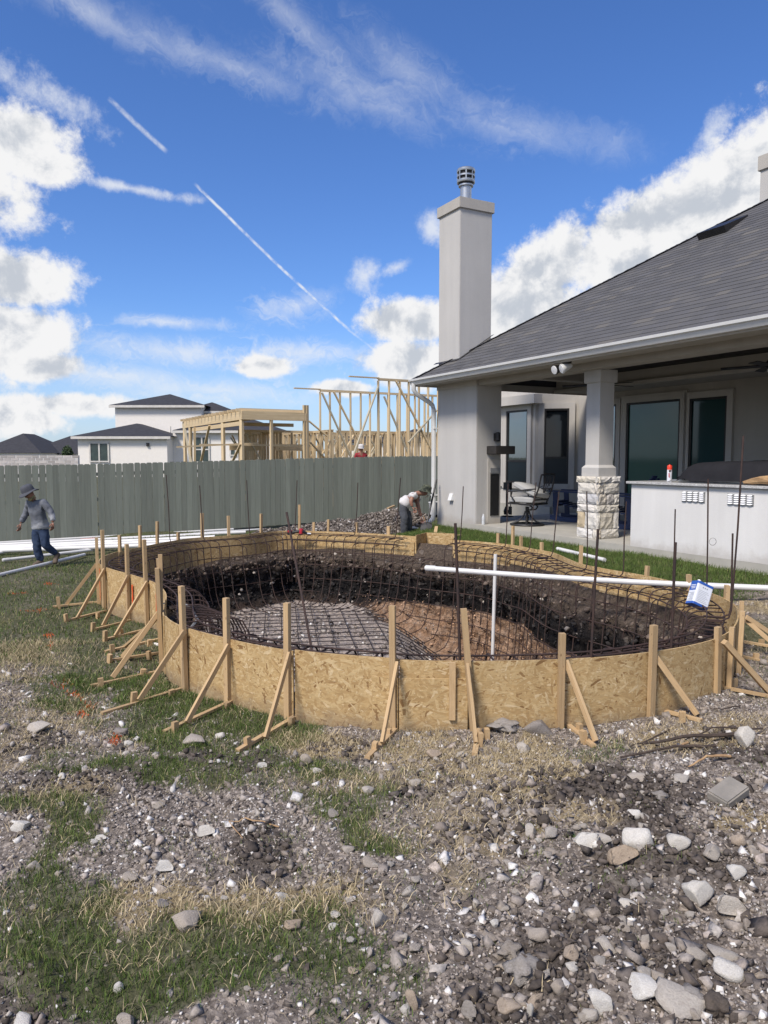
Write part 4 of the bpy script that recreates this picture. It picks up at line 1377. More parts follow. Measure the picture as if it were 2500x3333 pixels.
# header beam, soffit, gutter, downspout
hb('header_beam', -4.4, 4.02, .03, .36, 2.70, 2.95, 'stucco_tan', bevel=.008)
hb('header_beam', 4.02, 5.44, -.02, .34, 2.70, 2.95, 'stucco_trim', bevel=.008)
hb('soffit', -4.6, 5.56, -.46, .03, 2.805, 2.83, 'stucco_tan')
hb('fascia_board', -4.6, 5.56, -.50, -.455, 2.775, 2.92, 'stucco_trim')
hb('fascia_board', 5.50, 5.55, -.455, 5.5, 2.775, 2.92, 'stucco_trim')
gp = [(-.505, 2.80), (-.57, 2.80), (-.585, 2.83), (-.60, 2.86), (-.625, 2.875), (-.63, 2.91), (-.615, 2.915), (-.612, 2.885), (-.51, 2.82)]
g = MB().prism(gp, -5.57, 4.6, lambda u, v, w: (w, u, v)).build('gutter', M['white_metal'], house)
sp = [(-5.47, -.56, 2.83), (-5.47, -.56, 2.70), (-5.47, -.50, 2.62), (-5.47, -.20, 2.47), (-5.47, -.10, 2.40), (-5.47, -.065, 2.30), (-5.47, -.065, .08), (-5.47, -.075, .01), (-5.49, -.13, -.05), (-5.53, -.30, -.11)]
ds = MB().tube(sp, .048, 8).build('downspout', M['white_metal'], house, smooth=True)
for z in (.5, 1.9):
    hb('bracket', 5.41, 5.53, -.10, .003, z, z + .03, 'white_metal', ds)
# ceiling of the porch
hb('porch_ceiling', -4.5, 5.4, .36, 4.35, 3.06, 3.10, 'ceiling')
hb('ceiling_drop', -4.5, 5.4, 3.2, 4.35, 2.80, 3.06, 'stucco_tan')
hb('ceiling_drop', 3.75, 4.0, .36, 3.2, 2.86, 3.06, 'stucco_tan')
hb('crown_trim', -4.5, 5.4, 3.14, 3.2, 2.77, 2.84, 'stucco_trim')
# walls behind the porch
def wall_between(a, b, z0, z1, th, mat, name):
    (s0, t0), (s1, t1) = a, b
    d = Vector((-(s1 - s0), t1 - t0, 0)).normalized()
    n = Vector((-d.y, d.x, 0))
    if n.y < 0: n = -n
    p = [Vector((-s0, t0, 0)), Vector((-s1, t1, 0))]
    return MB().raw([p[0] + Vector((0, 0, z0)), p[1] + Vector((0, 0, z0)), p[1] + n * th + Vector((0, 0, z0)), p[0] + n * th + Vector((0, 0, z0)),
                     p[0] + Vector((0, 0, z1)), p[1] + Vector((0, 0, z1)), p[1] + n * th + Vector((0, 0, z1)), p[0] + n * th + Vector((0, 0, z1))],
                    [(0, 3, 2, 1), (4, 5, 6, 7), (0, 1, 5, 4), (1, 2, 6, 5), (2, 3, 7, 6), (3, 0, 4, 7)]).build(name, M[mat], house)
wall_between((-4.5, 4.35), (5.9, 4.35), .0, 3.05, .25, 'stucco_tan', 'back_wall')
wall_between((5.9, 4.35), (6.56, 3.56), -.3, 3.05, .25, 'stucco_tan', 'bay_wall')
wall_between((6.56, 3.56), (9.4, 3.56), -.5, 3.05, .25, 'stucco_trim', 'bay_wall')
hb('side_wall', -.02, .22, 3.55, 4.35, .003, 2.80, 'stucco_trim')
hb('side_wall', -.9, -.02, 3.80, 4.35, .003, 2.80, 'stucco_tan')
hb('eave_trim', 6.3, 9.5, 3.30, 3.556, 2.62, 2.84, 'stucco_trim')
hb('wall_base', 5.9, 9.4, 3.50, 3.556, -.4, .12, 'concrete')

def window(a, b, z0, z1, pane, trim=.13, mull=None, trimmat='stucco_trim', paneb=None, sill=True):
    """a window in the wall line a-b (s, t pairs): trim proud of the wall, dark frame, glass behind"""
    (s0, t0), (s1, t1) = a, b
    A, B = Vector((-s0, t0, 0)), Vector((-s1, t1, 0))
    d = (B - A); L = d.length; d /= L
    n = Vector((d.y, -d.x, 0))
    if n.y > 0: n = -n              # towards the porch
    def bx(mb, u0, u1, z0_, z1_, o0, o1):
        c = []
        for z in (z0_, z1_):
            for (u, o) in ((u0, o0), (u1, o0), (u1, o1), (u0, o1)):
                q = A + d * u + n * o
                c.append((q.x, q.y, z))
        mb.raw(c, [(0, 3, 2, 1), (4, 5, 6, 7), (0, 1, 5, 4), (1, 2, 6, 5), (2, 3, 7, 6), (3, 0, 4, 7)])
        return mb
    w = bx(MB(), 0.04, L - .04, z0 + .04, z1 - .04, .004, .014)
    win = w.build('window', M[pane], house)
    if trim:
        mb = MB()
        bx(mb, -trim, 0, z0 - trim, z1 + trim, .002, .06); bx(mb, L, L + trim, z0 - trim, z1 + trim, .002, .06)
        bx(mb, 0, L, z1, z1 + trim, .002, .06)
        if sill: bx(mb, 0, L, z0 - trim, z0, .002, .075)
        mb.build('window_trim', M[trimmat], win)
    fw = .045
    mb = MB()
    bx(mb, 0, fw, z0, z1, .003, .045); bx(mb, L - fw, L, z0, z1, .003, .045); bx(mb, fw, L - fw, z1 - fw, z1, .003, .045); bx(mb, fw, L - fw, z0, z0 + fw, .003, .045)
    mb.build('window_frame', M['dark_metal'], win)
    if mull:
        bx(MB(), fw, L - fw, mull - .025, mull + .025, .003, .035).build('mullion', M['dark_metal'], win)
        if paneb:
            bx(MB(), fw, L - fw, z0 + fw, mull - .025, .0145, .022).build('pane', M[paneb], win)
    return win
window((7.64, 3.56), (6.79, 3.56), .66, 2.50, 'glass_sky', .14, 1.22, paneb='glass_screen')
window((8.75, 3.56), (7.86, 3.56), .66, 2.50, 'glass_sky', .10, 1.22, paneb='glass_screen')
_a, _b = Vector((6.56, 3.56)), Vector((5.9, 4.35))
wa, wb = _a + (_b - _a) * .215, _a + (_b - _a) * .79
window(tuple(wa), tuple(wb), .66, 2.50, 'glass_dark', .14, 1.3, paneb='glass_screen')
window((5.35, 4.35), (4.62, 4.35), .35, 2.52, 'glass_sky', .12, .95, paneb='glass_screen')
window((4.31, 4.35), (2.85, 4.35), .03, 2.52, 'glass_teal', .16, None, sill=False)
window((2.62, 4.35), (1.75, 4.35), .03, 2.50, 'glass_blue', .13, None, sill=False)

# stone-based porch column
cs0, cs1, ct0, ct1 = .885, 1.345, .135, .595
colm = hb('porch_column', .965, 1.265, .215, .515, 1.15, 2.66, 'stucco')
hb('column_cap', .93, 1.30, .18, .55, 2.50, 2.70, 'stucco', colm, bevel=.006)
pl = MB()
def taper(mb, s0, s1, t0, t1, z0, z1, ins):
    a = [(-s0, t0, z0), (-s1, t0, z0), (-s1, t1, z0), (-s0, t1, z0), (-s0 - ins, t0 + ins, z1), (-s1 + ins, t0 + ins, z1), (-s1 + ins, t1 - ins, z1), (-s0 - ins, t1 - ins, z1)]
    return mb.raw(a, [(0, 3, 2, 1), (4, 5, 6, 7), (0, 1, 5, 4), (1, 2, 6, 5), (2, 3, 7, 6), (3, 0, 4, 7)])
lbox(pl, .925, 1.305, .175, .555, .99, 1.14)
taper(pl, .925, 1.305, .175, .555, 1.14, 1.185, .04)
pl.build('column_plinth', M['stucco'], colm)
hb('column_core', cs0 + .025, cs1 - .025, ct0 + .025, ct1 - .025, .003, .985, 'limewash', colm)
def stone(mb_, u0, u1, z0, z1, face):
    """a rough block proud of the core; face 0 is the front (t = ct0), face 1 the right side (s = cs0)"""
    nu, nz = 5, 4
    vs = []
    for j in range(nz + 1):
        for i in range(nu + 1):
            u = u0 + (u1 - u0) * i / nu; z = z0 + (z1 - z0) * j / nz
            edge = i in (0, nu) or j in (0, nz)
            d = .012 + (0 if edge else .016) + random.uniform(-.006, .012)
            uu = u + (0 if edge and i in (0, nu) else random.uniform(-.01, .01)) + (random.uniform(-.003, .003))
            zz = z + random.uniform(-.004, .004)
            vs.append((-uu, ct0 + .02 - d, zz) if face == 0 else (-(cs0 + .02 - d), uu, zz))
    fs = []
    for j in range(nz):
        for i in range(nu):
            a = j * (nu + 1) + i
            fs += [(a, a + 1, a + nu + 2), (a, a + nu + 2, a + nu + 1)]
    b = len(vs)
    back = [(-u, ct0 + .03, z) if face == 0 else (-(cs0 + .03), u, z) for (u, z) in ((u0, z0), (u1, z0), (u1, z1), (u0, z1))]
    vs += back
    rim = [i for i in range(nu + 1)] + [(j + 1) * (nu + 1) - 1 for j in range(1, nz + 1)] + [nz * (nu + 1) + i for i in range(nu - 1, -1, -1)] + [j * (nu + 1) for j in range(nz - 1, 0, -1)]
    # side skirt down to the core
    co_ = {0: 0, nu: 1, (nz + 1) * (nu + 1) - 1: 2, nz * (nu + 1): 3}
    last = 0
    for a_, b_ in zip(rim, rim[1:] + rim[:1]):
        ka = co_.get(a_, last); last = ka
        kb = co_.get(b_, ka)
        fs.append((a_, b_, b + kb) if ka == kb else (a_, b_, b + kb, b + ka))
    return MB().raw(vs, fs).build('stone', M['veneer'], colm)
courses = [(.005, .155), (.165, .42), (.43, .545), (.555, .72), (.73, .895), (.905, 1.0)]
for ci, (z0, z1) in enumerate(courses):
    for face in (0, 1):
        lo, hi = (cs0 - .008, cs1 + .008) if face == 0 else (ct0 - .008, ct1 + .008)
        if ci == 5: lo, hi = lo - .03, hi + .03
        cuts = [lo]
        k = [(.12,), (.3,), (.09, ), (.27,), (.10,), (.33,)][ci] if face == 0 else [(.09,), (.06, .36), (.2,), (.2, .36), (.02 + .12,), (.09, .33)][ci]
        cuts += [lo + x for x in k] + [hi]
        for a, b in zip(cuts, cuts[1:]):
            stone(None, a + .004, b - .004, z0, z1, face)
# little things fixed to the wall
v = MB(); v.raw([(-4.80, .0, .43), (-4.92, .0, .43), (-4.92, .0, .57), (-4.80, .0, .57), (-4.80, -.07, .43), (-4.92, -.07, .43), (-4.92, -.02, .57), (-4.80, -.02, .57)], [(0, 1, 2, 3), (4, 7, 6, 5), (0, 4, 5, 1), (3, 2, 6, 7), (0, 3, 7, 4), (1, 5, 6, 2)])
v.build('dryer_vent', M['vent_white'], house)

# ---------------------------------------------------------------- hip roof of asphalt shingles
PIT = .645
ES, ET, EZ = 5.56, -.52, 2.925            # eave corner
TM = 7.6                                 # how far in the ridge lies
def rp(s, t, lift=0.0):
    """point of the front slope"""
    nz = 1 / math.hypot(1, PIT)
    return Vector((-s, t - lift * PIT * nz, EZ + PIT * (t - ET) + lift * nz))
rm = MB()
hipS = ES - (TM - ET)
rm.raw([rp(ES, ET), rp(-8, ET), rp(-8, TM), rp(hipS, TM)], [(0, 1, 2, 3)])
rm.raw([rp(ES, ET), rp(hipS, TM), (-ES, 2 * TM - ET, EZ)], [(0, 1, 2)])
rm.raw([rp(-8, TM), rp(hipS, TM), (-ES, 2 * TM - ET, EZ), (8, 2 * TM - ET, EZ)], [(0, 1, 2, 3)])
rm.raw([Vector(rp(ES, ET)) - Vector((0, 0, .02)), Vector(rp(-8, ET)) - Vector((0, 0, .02)), Vector(rp(-8, ET)), Vector(rp(ES, ET))], [(0, 1, 2, 3)])
roof = rm.build('roof', M['far_roof'], house)
slopeL = math.hypot(1, PIT)
EXPO = .145
dvec = Vector((0, 1, PIT)).normalized()
nvec = Vector((0, -PIT, 1)).normalized()
TONES = [(.104, .102, .103), (.096, .095, .097), (.112, .109, .107), (.102, .101, .105), (.130, .123, .114), (.090, .089, .091)]
def shingle_data(w, tone):
    h, th = EXPO + .03, .0075
    vs = []
    for (x, y, z) in ((0, -.006, .004), (w, -.006, .004), (w, h, .0), (0, h, .0), (0, -.006, .004 + th), (w, -.006, .004 + th), (w, h, .004), (0, h, .004)):
        vs.append(Vector((x, 0, 0)) + dvec * y + nvec * z)
    return vs, [(4, 5, 6, 7), (0, 1, 5, 4), (1, 2, 6, 5), (3, 0, 4, 7), (0, 3, 2, 1)], tone
mesh_variants = {}
def shingle_mesh(w, ti):
    k = (round(w, 2), ti)
    if k not in mesh_variants:
        vs, fs, tone = shingle_data(round(w, 2), TONES[ti])
        me = bpy.data.meshes.new('shingle'); me.from_pydata(vs, [], fs)
        a = me.attributes.new('col', 'FLOAT_COLOR', 'POINT')
        for d_ in a.data: d_.color = tone + (1,)
        me.materials.append(M['shingle'])
        mesh_variants[k] = me
    return mesh_variants[k]
shs = []
course = 0
while True:
    w0 = course * EXPO
    t = ET - .02 + w0 / slopeL
    if t > TM - .05: break
    smax = ES - (t - ET) + .02
    s = smax
    first = True
    while s > -4.6:
        w = random.choice((.16, .20, .24, .30, .34, .16, .27))
        if first: w *= random.uniform(.4, 1); first = False
        w = max(.1, round(w, 2))
        ti = random.choices(range(6), (5, 4, 2.0, 4, .9, 3))[0]
        shs.append((s, t, w, ti))
        s -= w
    course += 1
def sh_key(q):
    p = H(q[0], q[1], EZ + PIT * (q[1] - ET))
    px, py = to_px(np.array(p.x), np.array(p.y), p.z)
    vis = 0 if (-50 < px < 2550) else 100
    return p.length + vis
shs.sort(key=sh_key)
rest_v, rest_f, rest_c = [], [], []
for i, (s, t, w, ti) in enumerate(shs):
    if s < 5.42 and s - w > 4.65 - w and s > 4.65 and .03 < t < .70 and False:
        continue
    base = rp(s, t)
    if i < 300:
        o = obj('shingle', shingle_mesh(w - .004, ti), None, roof)
        o.location = base
    else:
        vs, fs, tone = shingle_data(w - .004, TONES[ti])
        b = len(rest_v)
        rest_v += [v_ + base for v_ in vs]
        rest_f += [tuple(j + b for j in f) for f in fs]
        jit = random.uniform(.9, 1.1)
        rest_c += [tuple(c_ * jit for c_ in tone)] * 8
me = bpy.data.meshes.new('shingle_courses'); me.from_pydata(rest_v, [], rest_f)
a = me.attributes.new('col', 'FLOAT_COLOR', 'POINT')
a.data.foreach_set('color', np.c_[np.array(rest_c), np.ones(len(rest_c))].astype(np.float32).ravel())
tag(obj('shingle_courses', me, M['shingle'], roof), kind='stuff')
# hip caps
a = 0.0
mb = MB()
while a < TM - ET:
    c0 = Vector((-(ES - a), ET + a, EZ + PIT * a)); c1 = Vector((-(ES - a - .22), ET + a + .22, EZ + PIT * (a + .22)))
    lf = Vector((0, 0, .016)); sd = Vector((-.09, -.09 * 0, -.055)); sf = Vector((.09, -.09, -.035))
    e0, e1 = Vector((-.12, 0.0, -.06)), Vector((.03, -.12, -.062))
    mb.raw([c0 + lf + Vector((0, 0, .012)), c1 + lf, c0 + e0 + lf, c1 + e0 + lf, c0 + e1 + lf + Vector((0, 0, .012)), c1 + e1 + lf], [(0, 1, 3, 2), (0, 4, 5, 1)])
    a += .14
hc = mb.build('hip_cap', M['far_roof'], roof)
# metal flashing where the stack meets the slope
fm = MB()
fm.raw([rp(4.64, -.03, .02), rp(4.64, .82, .02), rp(4.56, .82, .022), rp(4.56, -.03, .022)], [(0, 1, 2, 3)])
fm.raw([rp(4.62, -.06, .022), rp(5.5, -.06, .022), rp(5.5, .01, .022), rp(4.62, .01, .022)], [(0, 1, 2, 3)])
fm.build('flashing', M['dark_metal'], roof)
# slant-back roof vent near the hip
def rbox(s0, s1, t0, t1, l0, l1a, l1b):
    return MB().raw([rp(s0, t0, l0), rp(s1, t0, l0), rp(s1, t1, l0), rp(s0, t1, l0), rp(s0, t0, l1a), rp(s1, t0, l1a), rp(s1, t1, l1b), rp(s0, t1, l1b)],
                    [(0, 3, 2, 1), (4, 5, 6, 7), (0, 1, 5, 4), (1, 2, 6, 5), (2, 3, 7, 6), (3, 0, 4, 7)])
def slope_at(px, py):
    lo = None
    for tt in np.linspace(ET, TM, 600):
        r = ray(px, py)
        # on plane z = EZ+PIT*(t-ET)
        pass
    r = ray(px, py)
    best = None
    for kk in np.linspace(5, 40, 4000):
        p = r * kk + Vector((0, 0, CAMZ))
        s_, t_ = toST(p)
        e = abs(p.z - (EZ + PIT * (t_ - ET)))
        if best is None or e < best[0]: best = (e, s_, t_)
    return best[1], best[2]
vs_, vt_ = slope_at(2355, 745)
rv = rbox(vs_ - .28, vs_ + .28, vt_ - .28, vt_ + .28, .0, .14, .03).build('roof_vent', M['dark_metal'], roof)
# twin flood lamps under the eave
fl = MB(); lbox(fl, 1.00, 1.10, -.46, -.36, 2.76, 2.806)
flood = fl.build('flood_lamp', M['dark_metal'], house)
for ds_, ang in ((.16, .5), (-.02, -.35)):
    c = Vector((-(1.05 + ds_), -.43, 2.70))
    ax = Vector((.25 * math.sin(ang) - .2, -1.0, -.35)).normalized()
    q = ax.to_track_quat('Z', 'Y').to_matrix()
    bell = MB().lathe([(.02, -.09), (.035, -.06), (.05, 0), (.075, .07), (.078, .09)], 16)
    bell.v = [tuple(q @ Vector(p) + c) for p in bell.v]
    bell.build('lamp_shade', M['white_metal'] if ds_ < 0 else M['dark_metal'], flood, smooth=True)
    lens = MB().lathe([(.0, .088), (.068, .092), (.066, .10), (.0, .105)], 16)
    lens.v = [tuple(q @ Vector(p) + c) for p in lens.v]
    lens.build('lens', M['vent_white'], flood, smooth=True)

# ---------------------------------------------------------------- outdoor kitchen counter
ctr = thing('kitchen_counter', 'white stucco outdoor kitchen counter with granite top and two louvred vents', 'counter', P0, HROT)
lbox(MB(), -3.9, .08, .0, .82, -.02, .915).build('counter_wall', M['stucco_white'], ctr, bevel=.01)
lbox(MB(), -3.95, .135, -.055, .90, .917, .955).build('countertop', M['granite'], ctr, bevel=.006)
for s0, s1, z0, z1 in ((-1.21, -.84, .705, .845), (-1.92, -1.55, .70, .84)):
    vt = lbox(MB(), s0, s1, -.012, .002, z0, z1).build('vent', M['steel'], ctr)
    for r in range(5):
        for c in range(4):
            cx = s0 + (s1 - s0) * (c + .5) / 4; cz = z0 + (z1 - z0) * (r + .55) / 5.2 + .004
            lv = MB()
            n = 8
            ring = [(-(cx + .037 * math.cos(a_)), -.0125, cz + .0105 * math.sin(a_)) for a_ in np.linspace(0, 2 * math.pi, n, endpoint=False)]
            top = [(x * 1.0, -.027 if z <= cz + .003 else -.015, z) for x, y, z in ring]
            lv.raw(ring + top, [tuple(range(n, 2 * n))] + [(i, (i + 1) % n, n + (i + 1) % n, n + i) for i in range(n)])
            lv.build('louvre', M['vent_hole'], vt)
    for cx, cz in ((s0 + .012, z0 + .012), (s1 - .012, z0 + .012), (s0 + .012, z1 - .012), (s1 - .012, z1 - .012)):
        MB().lathe([(.005, 0), (.005, .003)], 6).build('screw', M['dark_metal'], vt, loc=(-cx, -.0135, cz), rot=(math.pi / 2, 0, 0))

# ---------------------------------------------------------------- picket fence
FS = 11.5
fence = thing('picket_fence', 'grey green dog-eared wooden picket fence along the back of the yard', 'fence', H(FS, -8, -.72))
fence.rotation_euler = (0, 0, HROT)
FI = fence.matrix_basis.inverted()
def ftop(t):
    return 1.11 + .25 * smooth01((t + 8.1) / 11.8, -.15, 1.1) if t > -8.1 - 3 else 1.10
pm = MB()
pw, ph, cc = .140, 1.82, .022
pm.prism([(-pw / 2, 0), (pw / 2, 0), (pw / 2, ph - cc * 1.3), (pw / 2 - cc * .5, ph - cc * .45), (pw / 2 - cc * 1.2, ph), (-pw / 2 + cc * 1.2, ph), (-pw / 2 + cc * .5, ph - cc * .45), (-pw / 2, ph - cc * 1.3)], -.008, .008, lambda u, v, w: (w, u, v))
pme = pm.mesh('picket'); pme.materials.append(M['fence'])
t = -15.0
while t < 8.5:
    o = bpy.data.objects.new('picket', pme); COL.objects.link(o)
    z = float(ftop(t)) - ph + random.uniform(-.008, .008)
    w_ = random.uniform(.985, 1.0)
    if abs(t + 5.9) < .07: t += .02
    m_ = Matrix.Translation(H(FS, t, z)) @ Matrix.Rotation(HROT, 4, 'Z') @ Matrix.Rotation(random.uniform(-.004, .004), 4, 'X') @ Matrix.Diagonal((1, w_, 1, 1))
    o.parent = fence
    o.matrix_basis = FI @ m_
    t += .1415 + random.choice((0, .0, .001, .002, .004, .007))
for i in range(8):
    t0 = -15 + i * 2.95
    t1 = t0 + 2.93
    for f in (.18, .52, .86):
        beam('rail', FI @ H(FS + .035, t0, float(ftop(t0)) - ph * (1 - f)), FI @ H(FS + .035, t1, float(ftop(t1)) - ph * (1 - f)), .038, .085, M['fence'], fence)
    beam('post', FI @ H(FS + .10, t0, -1.1), FI @ H(FS + .10, t0, float(ftop(t0)) - .12), .088, .088, M['fence'], fence)

# ---------------------------------------------------------------- framed house going up behind the fence
def onS(px, py, s):
    r = ray(px, py)
    k = (s - ((-P0.x) * UX + (-P0.y) * UY)) / (r.x * UX + r.y * UY)
    return Vector((r.x * k, r.y * k, CAMZ + r.z * k))
def onT(px, py, t):
    r = ray(px, py)
    k = (t - ((-P0.x) * NX + (-P0.y) * NY)) / (r.x * NX + r.y * NY)
    return Vector((r.x * k, r.y * k, CAMZ + r.z * k))
GZ = -.55
frame_house = thing('framed_house', 'unfinished house of bare pine studs and braces behind the fence', 'house frame', H(17, 2, GZ))
FH = frame_house.matrix_basis.inverted()
def fb(name, p, q, w=.04, h=.089, mat='stud', side=(0, 0, 1)):
    return beam(name, FH @ Vector(p), FH @ Vector(q), w, h, M[mat], frame_house, side)
uv_, nv_ = Vector((UX, UY, 0)), Vector((NX, NY, 0))
def stud_wall(s0, t0, s1, t1, zt, spacing=.406, name='stud', skip=(), plates=True, mid=None):
    a, b = H(s0, t0, GZ), H(s1, t1, GZ)
    L = (b - a).length; d = (b - a) / L
    n = int(L / spacing)
    for i in range(n + 1):
        if i in skip: continue
        p = a + d * min(i * spacing, L)
        p = p + d * random.uniform(-.03, .03)
        lean_ = d * random.uniform(-.012, .012)
        fb('stud', p + Vector((0, 0, .04)), p + lean_ + Vector((0, 0, zt - GZ - .085)), .04, .10, side=d.cross(Vector((0, 0, 1))))
    if plates:
        up = Vector((0, 0, 1))
        fb('plate', a + up * (zt - GZ - .061), b + up * (zt - GZ - .061), .10, .04)
        fb('plate', a - d * .05 + up * (zt - GZ - .02), b + d * .05 + up * (zt - GZ - .02), .10, .038)
        fb('plate', a + up * .02, b + up * .02, .10, .038)
    if mid is not None:
        fb('plate', a + Vector((0, 0, mid - GZ)), b + Vector((0, 0, mid - GZ)), .09, .04)
# tall walls
stA, stB = 17.45, 15.1
_, tA0 = toST(onS(1043, 1270, stA)); _, tA1 = toST(onS(1420, 1285, stA))
zA = onS(1100, 1270, stA).z
stud_wall(stA, tA0, stA, tA1 + .6, zA)
p, q = onS(957, 1264, stA), H(stA, tA0, zA)
p.z = zA - .0
fb('plate', p, q, .10, .04)
_, tB0 = toST(onS(1233, 1236, stB)); _, tB1 = toST(onS(1425, 1245, stB))
zB = onS(1240, 1231, stB).z
stud_wall(stB, tB0, stB, tB1 + .5, zB, .406)
p = onS(1136, 1225, stB); p.z = zB
fb('plate', p, H(stB, tB0, zB), .10, .04)
for (s, a, b, mat) in ((stA - .07, (1048, 1278), (1145, 1494), 'stud_grey'), (stA - .06, (1087, 1276), (1200, 1500), 'stud'), (stB - .07, (1231, 1258), (1145, 1496), 'stud_grey'),
                       (stB - .06, (1290, 1241), (1412, 1480), 'stud'), (stA - .12, (1250, 1290), (1335, 1490), 'stud_grey'), (stB - .1, (1422, 1335), (1330, 1440), 'stud_grey'),
                       (stA - .1, (1005, 1370), (1065, 1420), 'stud'), (stA - .1, (1010, 1440), (1062, 1496), 'stud')):
    fb('brace', onS(*a, s), onS(*b, s), .04, .10, mat, side=uv_)
# porch: corner posts, header beams and flat joists
sC, tC = toST(onS(790, 1338, 16.4))
zC = onS(790, 1338, 16.4).z
sEnd = toST(onT(597, 1373, tC))[0]
tEnd = toST(onS(995, 1345, sC))[1]
fb('header', H(sC - .05, tC, zC - .14), H(sEnd, tC, zC - .14), .10, .28)
fb('header', H(sC, tC - .05, zC - .14), H(sC, tEnd, zC - .14), .10, .28)
fb('header', H(sEnd - 1.6, tC + .02, zC - .40), H(sC + .3, tC + .02, zC - .40), .09, .14)
fb('header', H(sC + 1.2, tC, zC - .38), H(sC + 1.2, tEnd, zC - .38), .10, .12)
n = int((sEnd - sC) / .5)
for i in range(n + 1):
    fb('joist', H(sC + .1 + i * .5, tC - .2, zC + .045), H(sC + .1 + i * .5, tEnd, zC + .045), .04, .09)
fb('deck_sheet', H(sC + .1, (tC + tEnd) / 2, zC + .10), H(sEnd, (tC + tEnd) / 2, zC + .10), tEnd - tC + .1, .016, 'stud_grey')
for s in (sC + .15, (sC * .72 + sEnd * .28), sEnd - .2, sEnd - 1.2):
    for o in (-.06, .05):
        fb('post', H(s + o, tC, GZ), H(s + o, tC, zC - .28), .09, .09)
for t_ in (tC + 1.0, tEnd - .05, tEnd + .05):
    fb('post', H(sC, t_, GZ), H(sC, t_, zC - .28 + (.55 if t_ > tEnd - .1 else 0)), .09, .09)
for (a, b, mat) in (((597, 1375), (622, 1505), 'stud_grey'), ((682, 1385), (655, 1500), 'stud'), ((634, 1390), (634, 1505), 'stud'), ((784, 1445), (757, 1502), 'stud')):
    fb('brace', onT(*a, tC - .06), onT(*b, tC - .06), .04, .09, mat, side=nv_)
for (x0, x1, y0, y1) in ((575, 840, 1455, 1442), (650, 1010, 1447, 1450), (880, 1010, 1450, 1452)):
    fb('ribbon', onS(x0, y0, sC + .6), onS(x1, y1, sC + .6), .04, .05, 'stud')
# walls further inside
for (s0, t0, s1, t1, z) in ((19.2, .0, 19.2, 3.6, 2.35), (21.5, .9, 21.5, 5.5, 2.35), (24.5, 1.8, 24.5, 6.5, 2.35), (27.5, 3, 27.5, 9, 2.35), (22.5, 5.0, 22.5, 11, 2.35), (19.5, 4.2, 19.5, 10, 2.35),
                            (17.45, 3.0, 24.5, 3.0, 2.35), (19.2, .0, 21.5, .9, 2.35), (17.5, 6.2, 24.5, 6.2, 2.35), (15.1, 8.8, 24, 8.8, 2.4), (19.2, 1.6, 24.5, 1.9, 2.35), (20.2, 3.6, 20.2, 9, 2.35), (18.3, 3.6, 18.3, 8.5, 2.35)):
    stud_wall(s0, t0, s1, t1, z, .42 if abs(t1 - t0) > .1 else .55, skip=(3, 9) if random.random() < .5 else ())
for i in range(22):
    s = random.choice((19.1, 21.4, 24.4, 19.4))
    t_ = random.uniform(1.5, 8)
    fb('brace', H(s, t_, GZ + .1), H(s, t_ + random.choice((-1, 1)) * random.uniform(1.2, 1.9), 2.2), .04, .09, random.choice(('stud', 'stud_grey')), side=uv_)
for t_, s in ((.2, 19.15), (2.0, 19.15), (3.6, 21.45), (5.2, 19.45)):
    fb('header', H(s, t_ - .6, 1.7), H(s, t_ + .6, 1.7), .09, .24)

# ---------------------------------------------------------------- neighbouring houses
def hip(mb, x0, x1, y0, y1, ze, pitch, oh=.4):
    x0 -= oh; x1 += oh; y0 -= oh; y1 += oh
    h = min(x1 - x0, y1 - y0) / 2
    zr = ze + h * pitch
    if (x1 - x0) > (y1 - y0):
        r0, r1 = (x0 + h, (y0 + y1) / 2, zr), (x1 - h, (y0 + y1) / 2, zr)
        mb.raw([(x0, y0, ze), (x1, y0, ze), (x1, y1, ze), (x0, y1, ze), r0, r1], [(0, 1, 5, 4), (1, 2, 5), (2, 3, 4, 5), (3, 0, 4), (0, 3, 2, 1)])
    else:
        r0, r1 = ((x0 + x1) / 2, y0 + h, zr), ((x0 + x1) / 2, y1 - h, zr)
        mb.raw([(x0, y0, ze), (x1, y0, ze), (x1, y1, ze), (x0, y1, ze), r0, r1], [(0, 1, 4), (1, 2, 5, 4), (2, 3, 5), (3, 0, 4, 5), (0, 3, 2, 1)])
    return mb
def at(px, py, Y):
    return ondepth(px, py, Y)
nb_house = thing('white_house', 'white two storey neighbour house with dark hip roofs behind the fence', 'house', (-20, 70, -.7))
NB = Vector((-20, 70, -.7))
def nbox(name, x0, x1, y0, y1, z0, z1, mat, parent=None):
    return MB().box((x0 + 20, y0 - 70, z0 + .7), (x1 + 20, y1 - 70, z1 + .7)).build(name, M[mat], parent or nb_house)
def nhip(x0, x1, y0, y1, ze, pitch, oh=.45):
    rf = hip(MB(), x0 + 20, x1 + 20, y0 - 70, y1 - 70, ze + .7, pitch, oh).build('roof', M['far_roof'], nb_house)
    MB().box((x0 - oh + 20, y0 - oh - .05 - 70, ze + .7 - .26), (x1 + oh + 20, y0 - oh - 70 + .1, ze + .7 - .02)).build('fascia_board', M['far_trim'], rf)
    return rf
xl = at(255, 1500, 70).x; xr = at(545, 1500, 70).x; xrr = at(900, 1500, 70).x
ze1 = at(245, 1420, 70).z
wl = nbox('wall', xl, xr, 70, 84, -.7, ze1, 'neighbour'); nhip(xl, xr, 70, 84, ze1, .30)
nbox('wall', xr, xrr, 72, 84, -.7, ze1 + .55, 'neighbour'); nhip(xr + .5, xrr, 72, 84, ze1 + .62, .34)
ux0, ux1 = at(375, 1350, 76).x, at(655, 1350, 76).x
ze2 = at(375, 1319, 76).z
